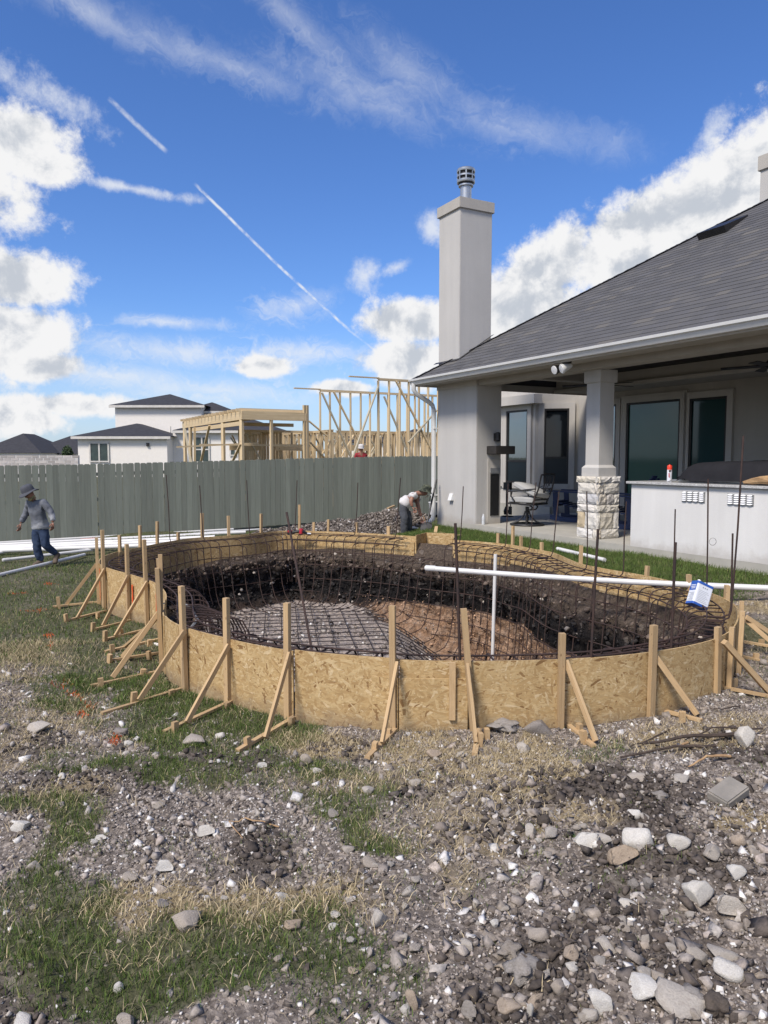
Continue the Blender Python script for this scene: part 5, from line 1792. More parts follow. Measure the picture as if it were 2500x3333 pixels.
nbox('wall', ux0, ux1, 76, 85, ze1 - .5, ze2, 'neighbour'); nhip(ux0, ux1, 76, 85, ze2, .31)
nbox('wall', ux1 - 2, at(745, 1340, 77.5).x, 77.5, 84, ze1 - .5, ze2 - .55, 'neighbour'); nhip(ux1 - 2, at(745, 1340, 77.5).x, 77.5, 84, ze2 - .5, .4)
def nwin(px0, px1, py0, py1, Y, cols=2, rows=1):
    a, b = at(px0, py0, Y), at(px1, py1, Y)
    w = nbox('window', a.x, b.x, Y - .06, Y - .01, b.z, a.z, 'far_glass')
    for i in range(cols + 1):
        x = a.x + (b.x - a.x) * i / cols
        nbox('muntin', x - .07, x + .07, Y - .12, Y - .062, b.z - .1, a.z + .1, 'far_trim', w)
    for j in range(rows + 1):
        z = b.z + (a.z - b.z) * j / rows
        nbox('muntin', a.x - .07, b.x + .07, Y - .125, Y - .064, z - .06, z + .06, 'far_trim', w)
nwin(293, 355, 1442, 1502, 70, 2, 1)
nwin(634, 682, 1422, 1504, 72, 2, 2)
nwin(750, 768, 1462, 1482, 72, 1, 1)
for px, py, Y in ((441, 1411, 74), (555, 1400, 76)):
    p = at(px, py, Y); MB().tube([(p.x + 20, p.y - 70, p.z + .5), (p.x + 20, p.y - 70, p.z + 1.1)], .06, 6).build('roof_pipe', M['far_trim'], nb_house)
p = at(482, 1447, 70); nbox('wall_lamp', p.x - .12, p.x + .12, 69.8, 69.99, p.z - .15, p.z + .15, 'dark_metal')
far = thing('dark_roofed_house', 'long low house with dark hip roofs at the far left', 'house', (-55, 110, -.7))
def farhip(px0, px1, pye, pyr, Y, dep, parent, org):
    a, b = at(px0, pye, Y), at(px1, pye, Y)
    zr = at(px0, pyr, Y + dep / 2).z
    h = min(b.x - a.x, dep) / 2
    mb = hip(MB(), a.x - org.x, b.x - org.x, Y - org.y, Y + dep - org.y, a.z - org.z, (zr - a.z) / h, 0)
    mb.build('roof', M['far_roof'], parent)
    MB().box((a.x + .4 - org.x, Y + .4 - org.y, 0), (b.x - .4 - org.x, Y + dep - .4 - org.y, a.z - org.z - .02)).build('wall', M['neighbour'], parent)
O_ = Vector((-55, 110, -.7))
farhip(-90, 135, 1474, 1412, 110, 14, far, O_)
farhip(60, 300, 1477, 1419, 116, 12, far, O_)
far2 = thing('distant_house', 'dark roofed house glimpsed between the bare studs of the frame', 'house', (0, 95, -.7))
farhip(1060, 1330, 1440, 1402, 95, 14, far2, Vector((0, 95, -.7)))
farhip(1250, 1460, 1440, 1396, 99, 12, far2, Vector((0, 95, -.7)))
# pale brick garden wall far on the left
gw = thing('brick_wall', 'pale whitewashed brick wall above the left end of the fence', 'wall', (-28, 56, -.7))
x0, x1 = at(-40, 1500, 56).x, at(254, 1500, 56).x
zt = at(100, 1481, 56).z
MB().box((x0 + 28, .03, 0), (x1 + 28, .3, zt + .7 - .03)).build('wall_core', M['limewash'], gw)
bm_ = MB().box((-.27, -.012, -.085), (.27, .03, .085)).mesh('brick'); bm_.materials.append(M['pale_brick'])
z = zt + .7 - .11; row = 0
while z > 1.15:
    x = x0 + 28 + (.28 if row % 2 else 0)
    while x < x1 + 28:
        o = obj('brick', bm_, None, gw); o.location = (x + random.uniform(-.03, .03), .028 + random.uniform(-.008, .0), z); o.scale = (random.uniform(.85, 1.02), 1, random.uniform(.9, 1.02))
        x += .60
    z -= .20; row += 1
bush = None
lv, lf = [], []
c0 = at(220, 1476, 60)
for i in range(500):
    d_ = Vector((random.gauss(0, 1), random.gauss(0, 1), random.gauss(0, 1))).normalized() * random.uniform(.3, 1.0) ** .5
    p = Vector((c0.x + d_.x * .45, c0.y + d_.y * .4, c0.z - .1 + d_.z * .75))
    a_ = Vector((random.gauss(0, 1), random.gauss(0, 1), random.gauss(0, 1))).normalized() * .11
    b_ = a_.orthogonal().normalized() * .05
    i0 = len(lv); lv += [p - a_, p + b_, p + a_, p - b_]; lf.append((i0, i0 + 1, i0 + 2, i0 + 3))
sh_ = thing('green_shrub', 'small green shrub against the white house by the far wall', 'shrub', (c0.x, c0.y, -.7))
MB().raw([v - Vector((c0.x, c0.y, -.7)) for v in lv], lf).build('foliage', M['far_leaf'], sh_)
MB().tube([(0, 0, 0), (.02, 0, c0.z + .6)], .04, 6).build('stem', M['twig'], sh_)

# ---------------------------------------------------------------- plastic pipes
def pipe(label, a, b, r=.03, sag=0.0, group=None, bell=False, cat='pipe'):
    n = 14
    pts = []
    for i in range(n + 1):
        f = i / n
        p = a.lerp(b, f)
        p.z -= sag * math.sin(math.pi * f)
        pts.append(p - a)
    mb = MB().tube(pts, r, 14)
    d = (b - a).normalized()
    mb.tube([Vector((0, 0, 0)) + d * -.012, d * .01], r * .8, 12)
    if bell:
        mb.tube([pts[0] - d * .001, pts[0] + d * .11, pts[0] + d * .125], [r * 1.14, r * 1.14, r * .99], 14)
    o = mb.build('pvc_pipe', M['pvc'], None, smooth=True, loc=a)
    return tag(o, label, cat, group)
def gp_(px, py, r):
    p = ong(px, py); p.z = float(gz(p.x, p.y)) + r + .02
    return p
GP = 'white plastic pipes lying along the fence'
BL = ['white bundled pipe second nearest to the fence', 'white bundled pipe in the middle of the row by the fence', 'white bundled pipe second nearest to the lawn', 'thick white bundled pipe lying nearest to the lawn', 'white bundled pipe lying closest to the fence']
for i, (ax, ay, bx, by, r) in enumerate(((-60, 1785, 800, 1740, .04), (-60, 1792, 700, 1757, .042), (-80, 1799, 640, 1770, .045), (-90, 1806, 560, 1783, .045), (-70, 1778, 760, 1729, .032))):
    pipe(BL[i], gp_(ax, ay, r), gp_(bx, by, r), r, 0, GP)
pipe('thin white pipe nearest the fence foot behind the form', gp_(240, 1769, .025), gp_(850, 1728, .025), .025)
pipe('short white pipe at the left edge behind the walking man', gp_(-70, 1816, .025), gp_(74, 1797, .025), .025)
pipe('white pipe passing behind the walking man on the lawn', gp_(10, 1832, .03), gp_(480, 1776, .03), .03, bell=True)
pipe('white pipe on the grass in front of the walking man', gp_(-120, 1912, .032), gp_(275, 1814, .032), .032)
pa, pb = gp_(262, 1764, .03), gp_(320, 1760, .03)
st = beam('marked_board', pa + Vector((0, 0, .015)), pb + Vector((0, 0, .015)), .05, .02, M['orange_paint'])
tag(st, 'orange painted strip lying on the white pipe bundle', 'board')
# the long pipe hanging out over the hole
a, b = ondepth(1387, 1849, 8.95), ondepth(2640, 1920, 7.35)
pipe('long white pipe lying level across the pool hole above the can', a, b, .032, .025, bell=True)
a = ondepth(1613, 1804, 10.0); pipe('white riser pipe standing upright inside the pool hole', Vector((a.x - .035, a.y, -2.0)), a, .024)
pipe('short white pipe on the lawn beyond the right form boards', gp_(1815, 1797, .03) , gp_(1968, 1835, .03), .03)

# ---------------------------------------------------------------- on the patio
def cushion(w, d, h, mat, parent, loc, rot=(0, 0, 0), name='cushion', puff=.25):
    bm = bmesh.new()
    bmesh.ops.create_cube(bm, size=1)
    bmesh.ops.subdivide_edges(bm, edges=bm.edges[:], cuts=5, use_grid_fill=True)
    for v in bm.verts:
        x, y, z = v.co * 2
        e = (1 - abs(x) ** 4) * (1 - abs(y) ** 4)
        v.co = Vector((x * w / 2 * (1 - .05 * abs(y) ** 3), y * d / 2 * (1 - .05 * abs(x) ** 3), z * h / 2 * ((1 - puff) + puff * e)))
        v.co.z += float(vnoise(v.co.x * 9, v.co.y * 9, loc[0] * 5 + 1, 4)) * h * .08
    me = bpy.data.meshes.new(name); bm.to_mesh(me); bm.free()
    me.polygons.foreach_set('use_smooth', [True] * len(me.polygons))
    o = obj(name, me, M[mat], parent, loc, rot)
    s = o.modifiers.new('soft', 'SUBSURF'); s.levels = 1; s.render_levels = 1
    return o
def swivel_chair(label, loc, rz):
    c = thing('swivel_chair', label, 'patio chair', loc, rz)
    mt = M['dark_metal']
    ring = [(.31 * math.cos(a_), .31 * math.sin(a_), .022) for a_ in np.linspace(0, 2 * math.pi, 33)]
    MB().tube(ring, .02, 6, False).build('base_ring', mt, c, smooth=True)
    for k in range(4):
        a_ = k * math.pi / 2 + .5
        MB().tube([(.30 * math.cos(a_), .30 * math.sin(a_), .03), (.17 * math.cos(a_), .17 * math.sin(a_), .075), (.07 * math.cos(a_), .07 * math.sin(a_), .17), (.035 * math.cos(a_), .035 * math.sin(a_), .27)], .015, 6).build('leg', mt, c, smooth=True)
    MB().lathe([(.03, .02), (.03, .24), (.055, .25), (.055, .27), (.035, .28), (.035, .36)], 12).build('stem', mt, c, smooth=True)
    for s_ in (-1, 1):
        MB().tube([(-.05, s_ * .05, .30), (-.14, s_ * .08, .31), (-.17, s_ * .1, .36), (-.12, s_ * .12, .40), (.1, s_ * .14, .41)], .016, 6).build('spring', mt, c, smooth=True)
    f = MB()
    f.beam((-.27, -.28, .42), (.28, -.28, .43), .03, .03); f.beam((-.27, .28, .42), (.28, .28, .43), .03, .03); f.beam((.27, -.28, .43), (.27, .28, .43), .03, .03); f.beam((-.27, -.28, .42), (-.27, .28, .42), .03, .03)
    f.build('seat_frame', mt, c)
    bk = MB()
    B0, B1 = Vector((-.27, 0, .44)), Vector((-.44, 0, .98))
    for y in (-.26, .26): bk.tube([B0 + Vector((0, y, 0)), B0.lerp(B1, .5) + Vector((-.03, y, 0)), B1 + Vector((0, y * .96, 0))], .016, 6)
    bk.tube([B1 + Vector((0, -.25, 0)), B1 + Vector((-.02, 0, .02)), B1 + Vector((0, .25, 0))], .018, 6)
    bk.tube([B0.lerp(B1, .12) + Vector((0, -.26, 0)), B0.lerp(B1, .12) + Vector((0, .26, 0))], .013, 6)
    def bp(f_, y): return B0.lerp(B1, f_) + Vector((-.02, y, 0))
    for a_, b_ in (((.12, 0), (.95, -.02)), ((.3, 0), (.95, -.17)), ((.3, 0), (.95, .15)), ((.45, -.10), (.5, -.25)), ((.62, .1), (.55, .25)), ((.6, -.13), (.95, -.08)), ((.55, .05), (.95, .08)), ((.2, -.0), (.35, -.25)), ((.18, 0), (.32, .25))):
        bk.tube([bp(*a_), bp(*b_)], .008, 5)
    bk.build('backrest', mt, c, smooth=True)
    for s_ in (-1, 1):
        y = s_ * .30
        MB().tube([(-.36, y, .72), (-.15, y, .70), (.10, y * 1.03, .665), (.24, y * 1.05, .66), (.28, y * 1.05, .635), (.25, y * 1.04, .62)], .014, 6).tube([(.15, y * 1.03, .66), (.17, y * 1.05, .57), (.10, y, .48), (.12, y * .95, .42)], .013, 6).build('arm', mt, c, smooth=True)
    cushion(.58, .54, .13, 'cushion', c, (.0, 0, .50))
    return c
swivel_chair('dark metal swivel patio chair with grey seat cushion by the fireplace', H(3.39, .76, 0), math.atan2(UY, UX) + .35)
pl_ = cushion(.60, .52, .17, 'cushion', None, H(3.30, .78, .685), (.12, -.35, math.atan2(UY, UX) + .2), 'throw_cushion', .55)
tag(pl_, 'big loose grey cushion propped on the dark metal chair', 'cushion')
c2 = swivel_chair('grey cushioned patio chair mostly hidden behind the counter end', H(.62, 1.25, 0), math.atan2(UY, UX) + 1.2)
p2 = cushion(.55, .5, .17, 'cushion', None, H(.64, 1.2, .70), (.2, -.3, 2.6), 'throw_cushion', .5)
tag(p2, 'loose grey cushion seen beside the white counter end', 'cushion')
def rocker(label, loc, rz):
    c = thing('rocking_chair', label, 'rocking chair', loc, rz, None)
    mt = M['blue']
    for s_ in (-1, 1):
        y = s_ * .29
        mb = MB()
        pts = [(.46 - i * .1, .035 + .0 + .045 * ((i - 4.5) / 4.5) ** 2) for i in range(10)]
        lo = [(x, z - .035) for x, z in pts]; hi = [(x, z + .06) for x, z in pts][::-1]
        mb.prism(lo + hi, y - .02, y + .02, lambda u, v, w: (u, w, v)).build('runner', mt, c)
        MB().beam((.33, y, .05), (.36, y, .60), .10, .03, (0, 1, 0)).build('leg', mt, c)
        MB().beam((-.22, y, .06), (-.16, y, .58), .10, .03, (0, 1, 0)).build('leg', mt, c)
        MB().beam((.46, y + s_ * .03, .625), (-.36, y + s_ * .03, .60), .14, .028, (0, 0, 1)).build('arm', mt, c)
    for i in range(6):
        x = .36 - i * .105
        MB().beam((x, -.27, .40 - i * .028), (x, .27, .40 - i * .028), .092, .024, (0, 0, 1)).build('slat', mt, c)
    MB().beam((.40, -.29, .36), (.40, .29, .36), .024, .12, (0, 0, 1)).build('apron', mt, c)
    for i in range(6):
        y = -.235 + i * .094
        MB().beam((-.20, y, .24), (-.52, y * 1.12, 1.0 - .05 * abs(i - 2.5)), .082, .022, (1, 0, .4)).build('back_slat', mt, c)
    return c
rocker('navy blue slatted rocking chair left of the stone column', H(3.62, 2.25, 0), math.atan2(UY, UX) + .45)
rocker('navy blue slatted rocking chair right of the stone column', H(2.05, 2.0, 0), math.atan2(UY, UX) + .3)
# hearth tools
ft = thing('hearth_tool_set', 'black fireplace tool set standing beside the firebox', 'fireplace tools', H(5.25, 1.72, 0), HROT)
MB().lathe([(.13, 0), (.13, .02), (.02, .03), (.014, .74), (.02, .76)], 14).build('stand', M['black'], ft, smooth=True)
MB().beam((-.1, 0, .66), (.1, 0, .66), .02, .02).build('hook_bar', M['black'], ft)
MB().tube([(-.08, .03, .72), (-.08, .03, .20)], .009, 6).lathe([(.045, .04), (.06, .12), (.02, .22)], 10, c=(-.08, .03, 0)).build('brush', M['black'], ft)
MB().tube([(.08, .03, .72), (.08, .03, .22)], .009, 6).box((.03, .01, .05), (.13, .03, .23)).build('hearth_shovel', M['black'], ft)
MB().tube([(0, .09, .74), (0, .09, .10), (.03, .09, .06)], .009, 6).build('poker', M['black'], ft)
MB().box((-.11, -.03, .60), (.11, .04, .76)).build('handle_block', M['black'], ft)
# ceiling fans
def fan(label, loc, a0):
    c = thing('ceiling_fan', label, 'ceiling fan', loc)
    MB().lathe([(.02, .38), (.06, .36), (.015, .34), (.015, .10), (.07, .09), (.11, .04), (.11, -.02), (.05, -.05)], 18).build('motor', M['dark_metal'], c, smooth=True)
    MB().lathe([(.07, -.05), (.075, -.08), (.05, -.11), (.0, -.12)], 16).build('light_bowl', M['vent_white'], c, smooth=True)
    for k in range(5):
        a_ = a0 + k * 2 * math.pi / 5
        d = Vector((math.cos(a_), math.sin(a_), 0)); s_ = Vector((-d.y, d.x, .14))
        MB().beam(d * .1, d * .72 + Vector((0, 0, -.01)), .13, .012, s_.cross(d)).build('blade', M['dark_metal'], c)
fan('dark ceiling fan hanging left above the porch fireplace', H(3.0, 2.2, 2.72), .3)
fan('dark ceiling fan with pale light bowl at the right edge', H(-.60, 2.2, 2.70), .1)
# bottle by the pier
wb = thing('water_bottle', 'clear plastic water bottle on the slab corner by the pier', 'bottle', H(3.93, .12, 0))
MB().lathe([(.030, 0), (.033, .01), (.032, .06), (.030, .07), (.033, .08), (.032, .13), (.022, .17), (.013, .185), (.013, .19)], 12).build('bottle_body', M['clear'], wb, smooth=True)
MB().lathe([(.015, .188), (.015, .207)], 10).build('cap', M['vent_white'], wb)
# ---------------------------------------------------------------- on the counter
CT = .955
sp = thing('spray_can', 'white spray paint can with bright red cap on the counter', 'spray can', H(-.33, .33, CT))
MB().lathe([(.033, 0), (.034, .005), (.034, .17), (.030, .178)], 20).build('can_body', M['can_white'], sp, smooth=True)
MB().lathe([(.034, .172), (.0345, .18), (.034, .225), (.028, .236), (.012, .238), (.01, .248)], 20).build('cap', M['red_cap'], sp, smooth=True)
def decal(boxes, mat, parent, R_=.0345, a0=-2.0, name='print'):
    mb = MB()
    for (a, b, z0, z1) in boxes:
        pts = [(R_ * math.cos(a0 + a + (b - a) * i / 3), R_ * math.sin(a0 + a + (b - a) * i / 3)) for i in range(4)]
        k = len(mb.v)
        mb.raw([(x, y, z0) for x, y in pts] + [(x, y, z1) for x, y in pts], [(i, i + 1, 5 + i, 4 + i) for i in range(3)])
    return mb.build(name, mat, parent)
decal([(-.3, .9, .145, .168), (-.1, .5, .135, .146)], M['dark_print'], sp)
decal([(-.2, .0, .055, .13), (.02, .14, .06, .12), (-.34, -.24, .07, .125)], M['red_tool'], sp)
decal([(.2, .3, .05, .13), (.36, .42, .04, .12), (.5, .56, .05, .1)], M['grey_print'], sp)
# covered grill
gc = thing('covered_grill', 'grill under a dark grey fabric cover on the counter top', 'covered grill', H(-1.62, .50, CT), HROT)
gv, gf = [], []
nu, nv2 = 44, 26
for j in range(nv2 + 1):
    for i in range(nu + 1):
        u, v_ = i / nu * 2 - 1, j / nv2 * 2 - 1
        # box with rounded shoulders, hem flaring
        prof = max(abs(v_), 0)
        x = u * 1.0; y = v_ * .42
        top = .30 * (1 - .06 * abs(u) ** 3)
        e = max(abs(u) ** 9, abs(v_) ** 6 if v_ < 0 else abs(v_) ** 7)
        z = top * (1 - e) + .02 * e
        if u < -.86: z *= (1 - .6 * ((-.86 - u) / .14) ** 1.2) if u > -1 else .25
        if v_ < -.3: z = z * (1 - .1 * (abs(v_) - .3))
        f_ = float(fbm(x * 3 + v_ * 1.2, y * 4 - u, 0, 4, 61)) * .075 + abs(float(vnoise(x * 5 + y * 7, y * 3, 2, 62))) * .08
        z += f_ * (.35 + e * .5)
        gv.append((x * .98, y, max(z, .012 + .01 * random.random())))
for j in range(nv2):
    for i in range(nu):
        a_ = j * (nu + 1) + i
        gf.append((a_, a_ + 1, a_ + nu + 2, a_ + nu + 1))
gm = MB().raw(gv, gf)
o = gm.build('cover', M['cover'], gc, smooth=False)
o.data.polygons.foreach_set('use_smooth', [True] * len(o.data.polygons))
ss_ = o.modifiers.new('soft', 'SUBSURF'); ss_.levels = 1; ss_.render_levels = 1
tr_ = MB(); tr_.beam((-1.12, -.30, .03), (.9, -.36, .03), .02, .02); tr_.beam((-1.12, -.30, .03), (-1.16, -.36, .0), .015, .015); tr_.box((-1.0, -.33, .004), (.9, .36, .012))
tr_.build('grill_tray', M['steel'], gc)
# split log
lg = MB().tube([(0, 0, .03), (.12, .01, .05), (.25, -.01, .07), (.42, 0, .075), (.6, .02, .06)], [.02, .045, .055, .06, .05], 7)
lg.v = [(x + random.uniform(-.01, .01), y + random.uniform(-.012, .012), z + random.uniform(-.008, .008)) for x, y, z in lg.v]
lg.v = [(x, y, max(z, .003)) for x, y, z in lg.v]
lg = lg.build('firewood_log', M['split_wood'], None, loc=H(-1.72, .06, CT), rot=(0, 0, HROT))
tag(lg, 'rough split yellow firewood log in front of the grill cover', 'log')

# ---------------------------------------------------------------- at the rim
tn = thing('solvent_can', 'blue and white oblong tin hung tilted on the right rebar', 'can', ondepth(2277, 1938, 6.95))
tn.rotation_euler = Euler((R(-14), R(25), R(9)))
cw, cd, chh = .088, .058, .225
def rounded(w, d, r=.018, n=4):
    pts = []
    for cx, cy, a0 in ((w - r, d - r, 0), (-w + r, d - r, 90), (-w + r, -d + r, 180), (w - r, -d + r, 270)):
        for i in range(n + 1):
            a_ = R(a0 + 90 * i / n); pts.append((cx + r * math.cos(a_), cy + r * math.sin(a_)))
    return pts
def slabz(pts, z0, z1): return MB().prism(pts, z0, z1, lambda u, v, w: (u, v, w))
slabz(rounded(cw, cd), -chh / 2, chh / 2).build('can_body', M['can_white'], tn)
slabz(rounded(cw + .0015, cd + .0015), chh / 2 - .022, chh / 2 + .002).build('top_band', M['can_blue'], tn)
slabz(rounded(cw + .0015, cd + .0015), -chh / 2 - .002, -chh / 2 + .020).build('bottom_band', M['can_blue'], tn)
slabz([(x * .9, y * .86) for x, y in rounded(cw, cd)], chh / 2 + .002, chh / 2 + .006).build('lid', M['steel'], tn)
MB().lathe([(.016, chh / 2 + .005), (.016, chh / 2 + .026)], 12, c=(-.045, 0, 0)).build('cap', M['vent_white'], tn)
pr = MB()
pr.box((-cw - .0014, -.045, .02), (-cw - .0002, .045, .09))
pr.build('label_panel', M['can_blue'], tn)
pr = MB()
for i in range(7): pr.box((-cw - .0014, -.04, -.085 + i * .013), (-cw - .0002, .035 - (i % 3) * .012, -.080 + i * .013))
for i in range(8): pr.box((-.06, -cd - .0014, -.075 + i * .015), (.055 - (i % 3) * .014, -cd - .0002, -.0725 + i * .015))
for i in range(3): pr.box((-.03 + i * .022, -cd - .0014, .06), (-.018 + i * .022, -cd - .0002, .072))
pr.build('print', M['grey_print'], tn)
pr = MB()
for i in range(3): pr.box((-cw - .003, -.035, .035 + i * .016), (-cw - .0015, .02 + .006 * i, .043 + i * .016))
pr.build('print', M['can_white'], tn)
# cordless driver on the far rim
dr = thing('impact_driver', 'red and black cordless driver lying on the far form rim', 'power tool', ondepth(966, 1733, 13.45) , 0)
MB().box((-.17, -.04, -.045), (-.085, .04, .035)).build('battery', M['black'], dr, bevel=.008)
MB().box((-.165, -.042, .0), (-.09, .042, .038)).build('battery_cap', M['red_tool'], dr, bevel=.006)
MB().tube([(-.09, 0, -.0), (0, 0, .015), (.07, 0, .03)], .024, 8).build('handle', M['black'], dr, smooth=True)
MB().tube([(.075, .0, -.05), (.08, 0, .0), (.085, 0, .07)], [.03, .042, .036], 10).build('body', M['red_tool'], dr, smooth=True)
MB().tube([(.10, 0, .02), (.155, 0, -.005), (.19, 0, -.018)], [.035, .026, .014], 9).build('chuck', M['black'], dr, smooth=True)
MB().tube([(.19, 0, -.018), (.26, 0, -.022)], .012, 7).build('bit', M['can_white'], dr)
# offcuts and a pipe fitting on the lawn corner
for lab, (ax, ay), (bx, by), w, up in (('short pine offcut tipped up by the skimmer box', (1417, 1740), (1441, 1723), .06, .09), ('flat pine offcut lying behind the skimmer box', (1432, 1738), (1448, 1741), .06, .0), ('pine offcut lying loose on the right form edge', (1470, 1750), (1500, 1747), .05, .0)):
    a, b = ong(ax, ay), ong(bx, by)
    b = a + (b - a).normalized() * min(.32, max(.16, (b - a).length))
    a.z += .03; b.z = a.z + up
    tag(beam('wood_offcut', a, b, w, .02, M['stake']), lab, 'offcut')
p = ong(1352, 1726); pf = thing('pipe_fitting', 'small white plastic pipe fitting on the grass corner', 'pipe fitting', (p.x, p.y, p.z + .05))
MB().tube([(-.06, 0, 0), (.0, 0, 0)], .03, 10).build('socket', M['pvc'], pf, smooth=True)
MB().tube([(0, 0, 0), (.12, -.02, -.01)], .014, 8).build('spigot', M['pvc'], pf, smooth=True)
# shovel against the wall and a bucket behind the downspout
sv = thing('shovel', 'black shovel leaning on the house corner with blade in grass', 'shovel', ondepth(1391, 1700, 15.1))
b_ = Vector(sv.location); top_ = ondepth(1421, 1560, 15.5) - b_
MB().tube([(0, 0, .0), top_ * .5, top_], .019, 8).build('handle', M['black'], sv, smooth=True)
bl = MB()
dn = -top_.normalized()
sd = Vector((1, -.3, 0)).normalized()
for i in range(6):
    f_ = i / 5
    w_ = (.06, .115, .12, .11, .08, .015)[i]
    for s_ in (-1, 0, 1):
        q = dn * (.30 * f_) + sd * s_ * w_ + Vector((0, -.03 * (1 if s_ == 0 else 0), 0))
        bl.v.append(tuple(q))
for i in range(5):
    for s_ in range(2):
        a_ = i * 3 + s_; bl.f.append((a_, a_ + 1, a_ + 4, a_ + 3))
bo = bl.build('blade', M['black'], sv); sm = bo.modifiers.new('t', 'SOLIDIFY'); sm.thickness = .004
bk_ = thing('bucket', 'white and black pail half hidden behind the downspout', 'bucket', ondepth(1416, 1683, 15.9))
MB().lathe([(.11, 0), (.135, .30), (.145, .31), (.145, .33), (.13, .33), (.105, .02)], 18).build('pail', M['vent_white'], bk_, smooth=True)
MB().tube([(-.14, 0, .30), (-.1, 0, .45), (.1, 0, .45), (.14, 0, .30)], .008, 6).build('bail', M['black'], bk_, smooth=True)
MB().lathe([(.113, -.0), (.118, .06)], 18).build('base_band', M['black'], bk_)

# ---------------------------------------------------------------- people
def skin(name, nodes, edges, mat, parent, root, sub=2, extra=None):
    """one smooth tapering surface grown over a skeleton; nodes: key -> (point, radius or (rx, ry))"""
    keys = list(nodes)
    me = bpy.data.meshes.new(name)
    me.from_pydata([tuple(nodes[k][0]) for k in keys], [(keys.index(a), keys.index(b)) for a, b in edges], [])
    tmp = bpy.data.objects.new(name, me); COL.objects.link(tmp)
    sk = tmp.modifiers.new('skin', 'SKIN'); sk.use_smooth_shade = True; sk.branch_smoothing = .6
    for i, k in enumerate(keys):
        r = nodes[k][1]
        me.skin_vertices[0].data[i].radius = r if isinstance(r, tuple) else (r, r)
        me.skin_vertices[0].data[i].use_root = (k == root)
    sb = tmp.modifiers.new('sub', 'SUBSURF'); sb.levels = sub; sb.render_levels = sub
    dg = bpy.context.evaluated_depsgraph_get(); dg.update()
    out = bpy.data.meshes.new_from_object(tmp.evaluated_get(dg))
    out.name = name
    bpy.data.objects.remove(tmp)
    out.materials.clear()
    if extra:
        bm = bmesh.new(); bm.from_mesh(out)
        for e in extra:
            bm.from_mesh(e)
        bm.to_mesh(out); bm.free()
    if name in ('shirt', 'trousers', 'neck_scarf'):
        nv_s = len(out.vertices)
        co_ = np.empty(nv_s * 3, np.float32); out.vertices.foreach_get('co', co_); co_ = co_.reshape(-1, 3)
        no_ = np.array([tuple(v.normal) for v in out.vertices])
        k1 = fbm(co_[:, 0] * 14, co_[:, 1] * 14, co_[:, 2] * 9, 3, 81)
        k2 = np.abs(vnoise(co_[:, 0] * 9 + co_[:, 2] * 14, co_[:, 1] * 9, co_[:, 2] * 5, 82))
        co_ = co_ + no_ * (k1 * .022 + k2 * .026)[:, None]
        out.vertices.foreach_set('co', co_.astype(np.float32).ravel())
        out.update()
    out.polygons.foreach_set('use_smooth', [True] * len(out.polygons))
    return obj(name, out, M[mat], parent)
def chain_mesh(nodes, edges, root):
    o = skin('hand', nodes, edges, 'skin', None, root, 1)
    m_ = o.data; bpy.data.objects.remove(o); return m_
def hand(wrist, d, side, s=1.0, curl=.5):
    """palm and five fingers, hanging along d, thumb towards side"""
    d = Vector(d).normalized(); side = (Vector(side) - d * Vector(side).dot(d)).normalized(); up = d.cross(side)
    w = Vector(wrist)
    ms = []
    n = {'w': (w, (.024 * s, .018 * s)), 'p': (w + d * .05 * s, (.036 * s, .018 * s)), 'k': (w + d * .085 * s, (.038 * s, .016 * s))}
    ms.append(chain_mesh(n, [('w', 'p'), ('p', 'k')], 'w'))
    for i, (o_, L) in enumerate(((.030, .068), (.010, .078), (-.010, .072), (-.029, .055))):
        a = w + d * .07 * s + side * o_ * s
        b = a + (d + up * curl * .3).normalized() * L * .55 * s
        c = b + (d * .7 + up * curl).normalized() * L * .35 * s
        e = c + (d * .3 + up * curl * 1.3).normalized() * L * .3 * s
        ms.append(chain_mesh({'a': (a, .0095 * s), 'b': (b, .009 * s), 'c': (c, .0085 * s), 'e': (e, .0075 * s)}, [('a', 'b'), ('b', 'c'), ('c', 'e')], 'a'))
    a = w + d * .025 * s + side * .025 * s
    b = a + (d * .6 + side * .8).normalized() * .04 * s
    c = b + (d + up * .4).normalized() * .035 * s
    ms.append(chain_mesh({'a': (a, .012 * s), 'b': (b, .011 * s), 'c': (c, .009 * s)}, [('a', 'b'), ('b', 'c')], 'a'))
    return ms
def turned(mb, q, loc):
    mb.v = [tuple(q @ Vector(p) + Vector(loc)) for p in mb.v]
    return mb
def face(parent, head, fwd, up, s=1.0):
    fwd = Vector(fwd).normalized(); up = (Vector(up) - fwd * Vector(up).dot(fwd)).normalized(); r_ = fwd.cross(up)
    for k in (-1, 1):
        e = MB().lathe([(.0, -.009), (.009, -.004), (.010, 0), (.009, .004), (0, .009)], 8)
        turned(e, Matrix.Identity(3), Vector(head) + fwd * .088 * s + up * .012 + r_ * k * .032).build('eye', M['black'], parent, smooth=True)
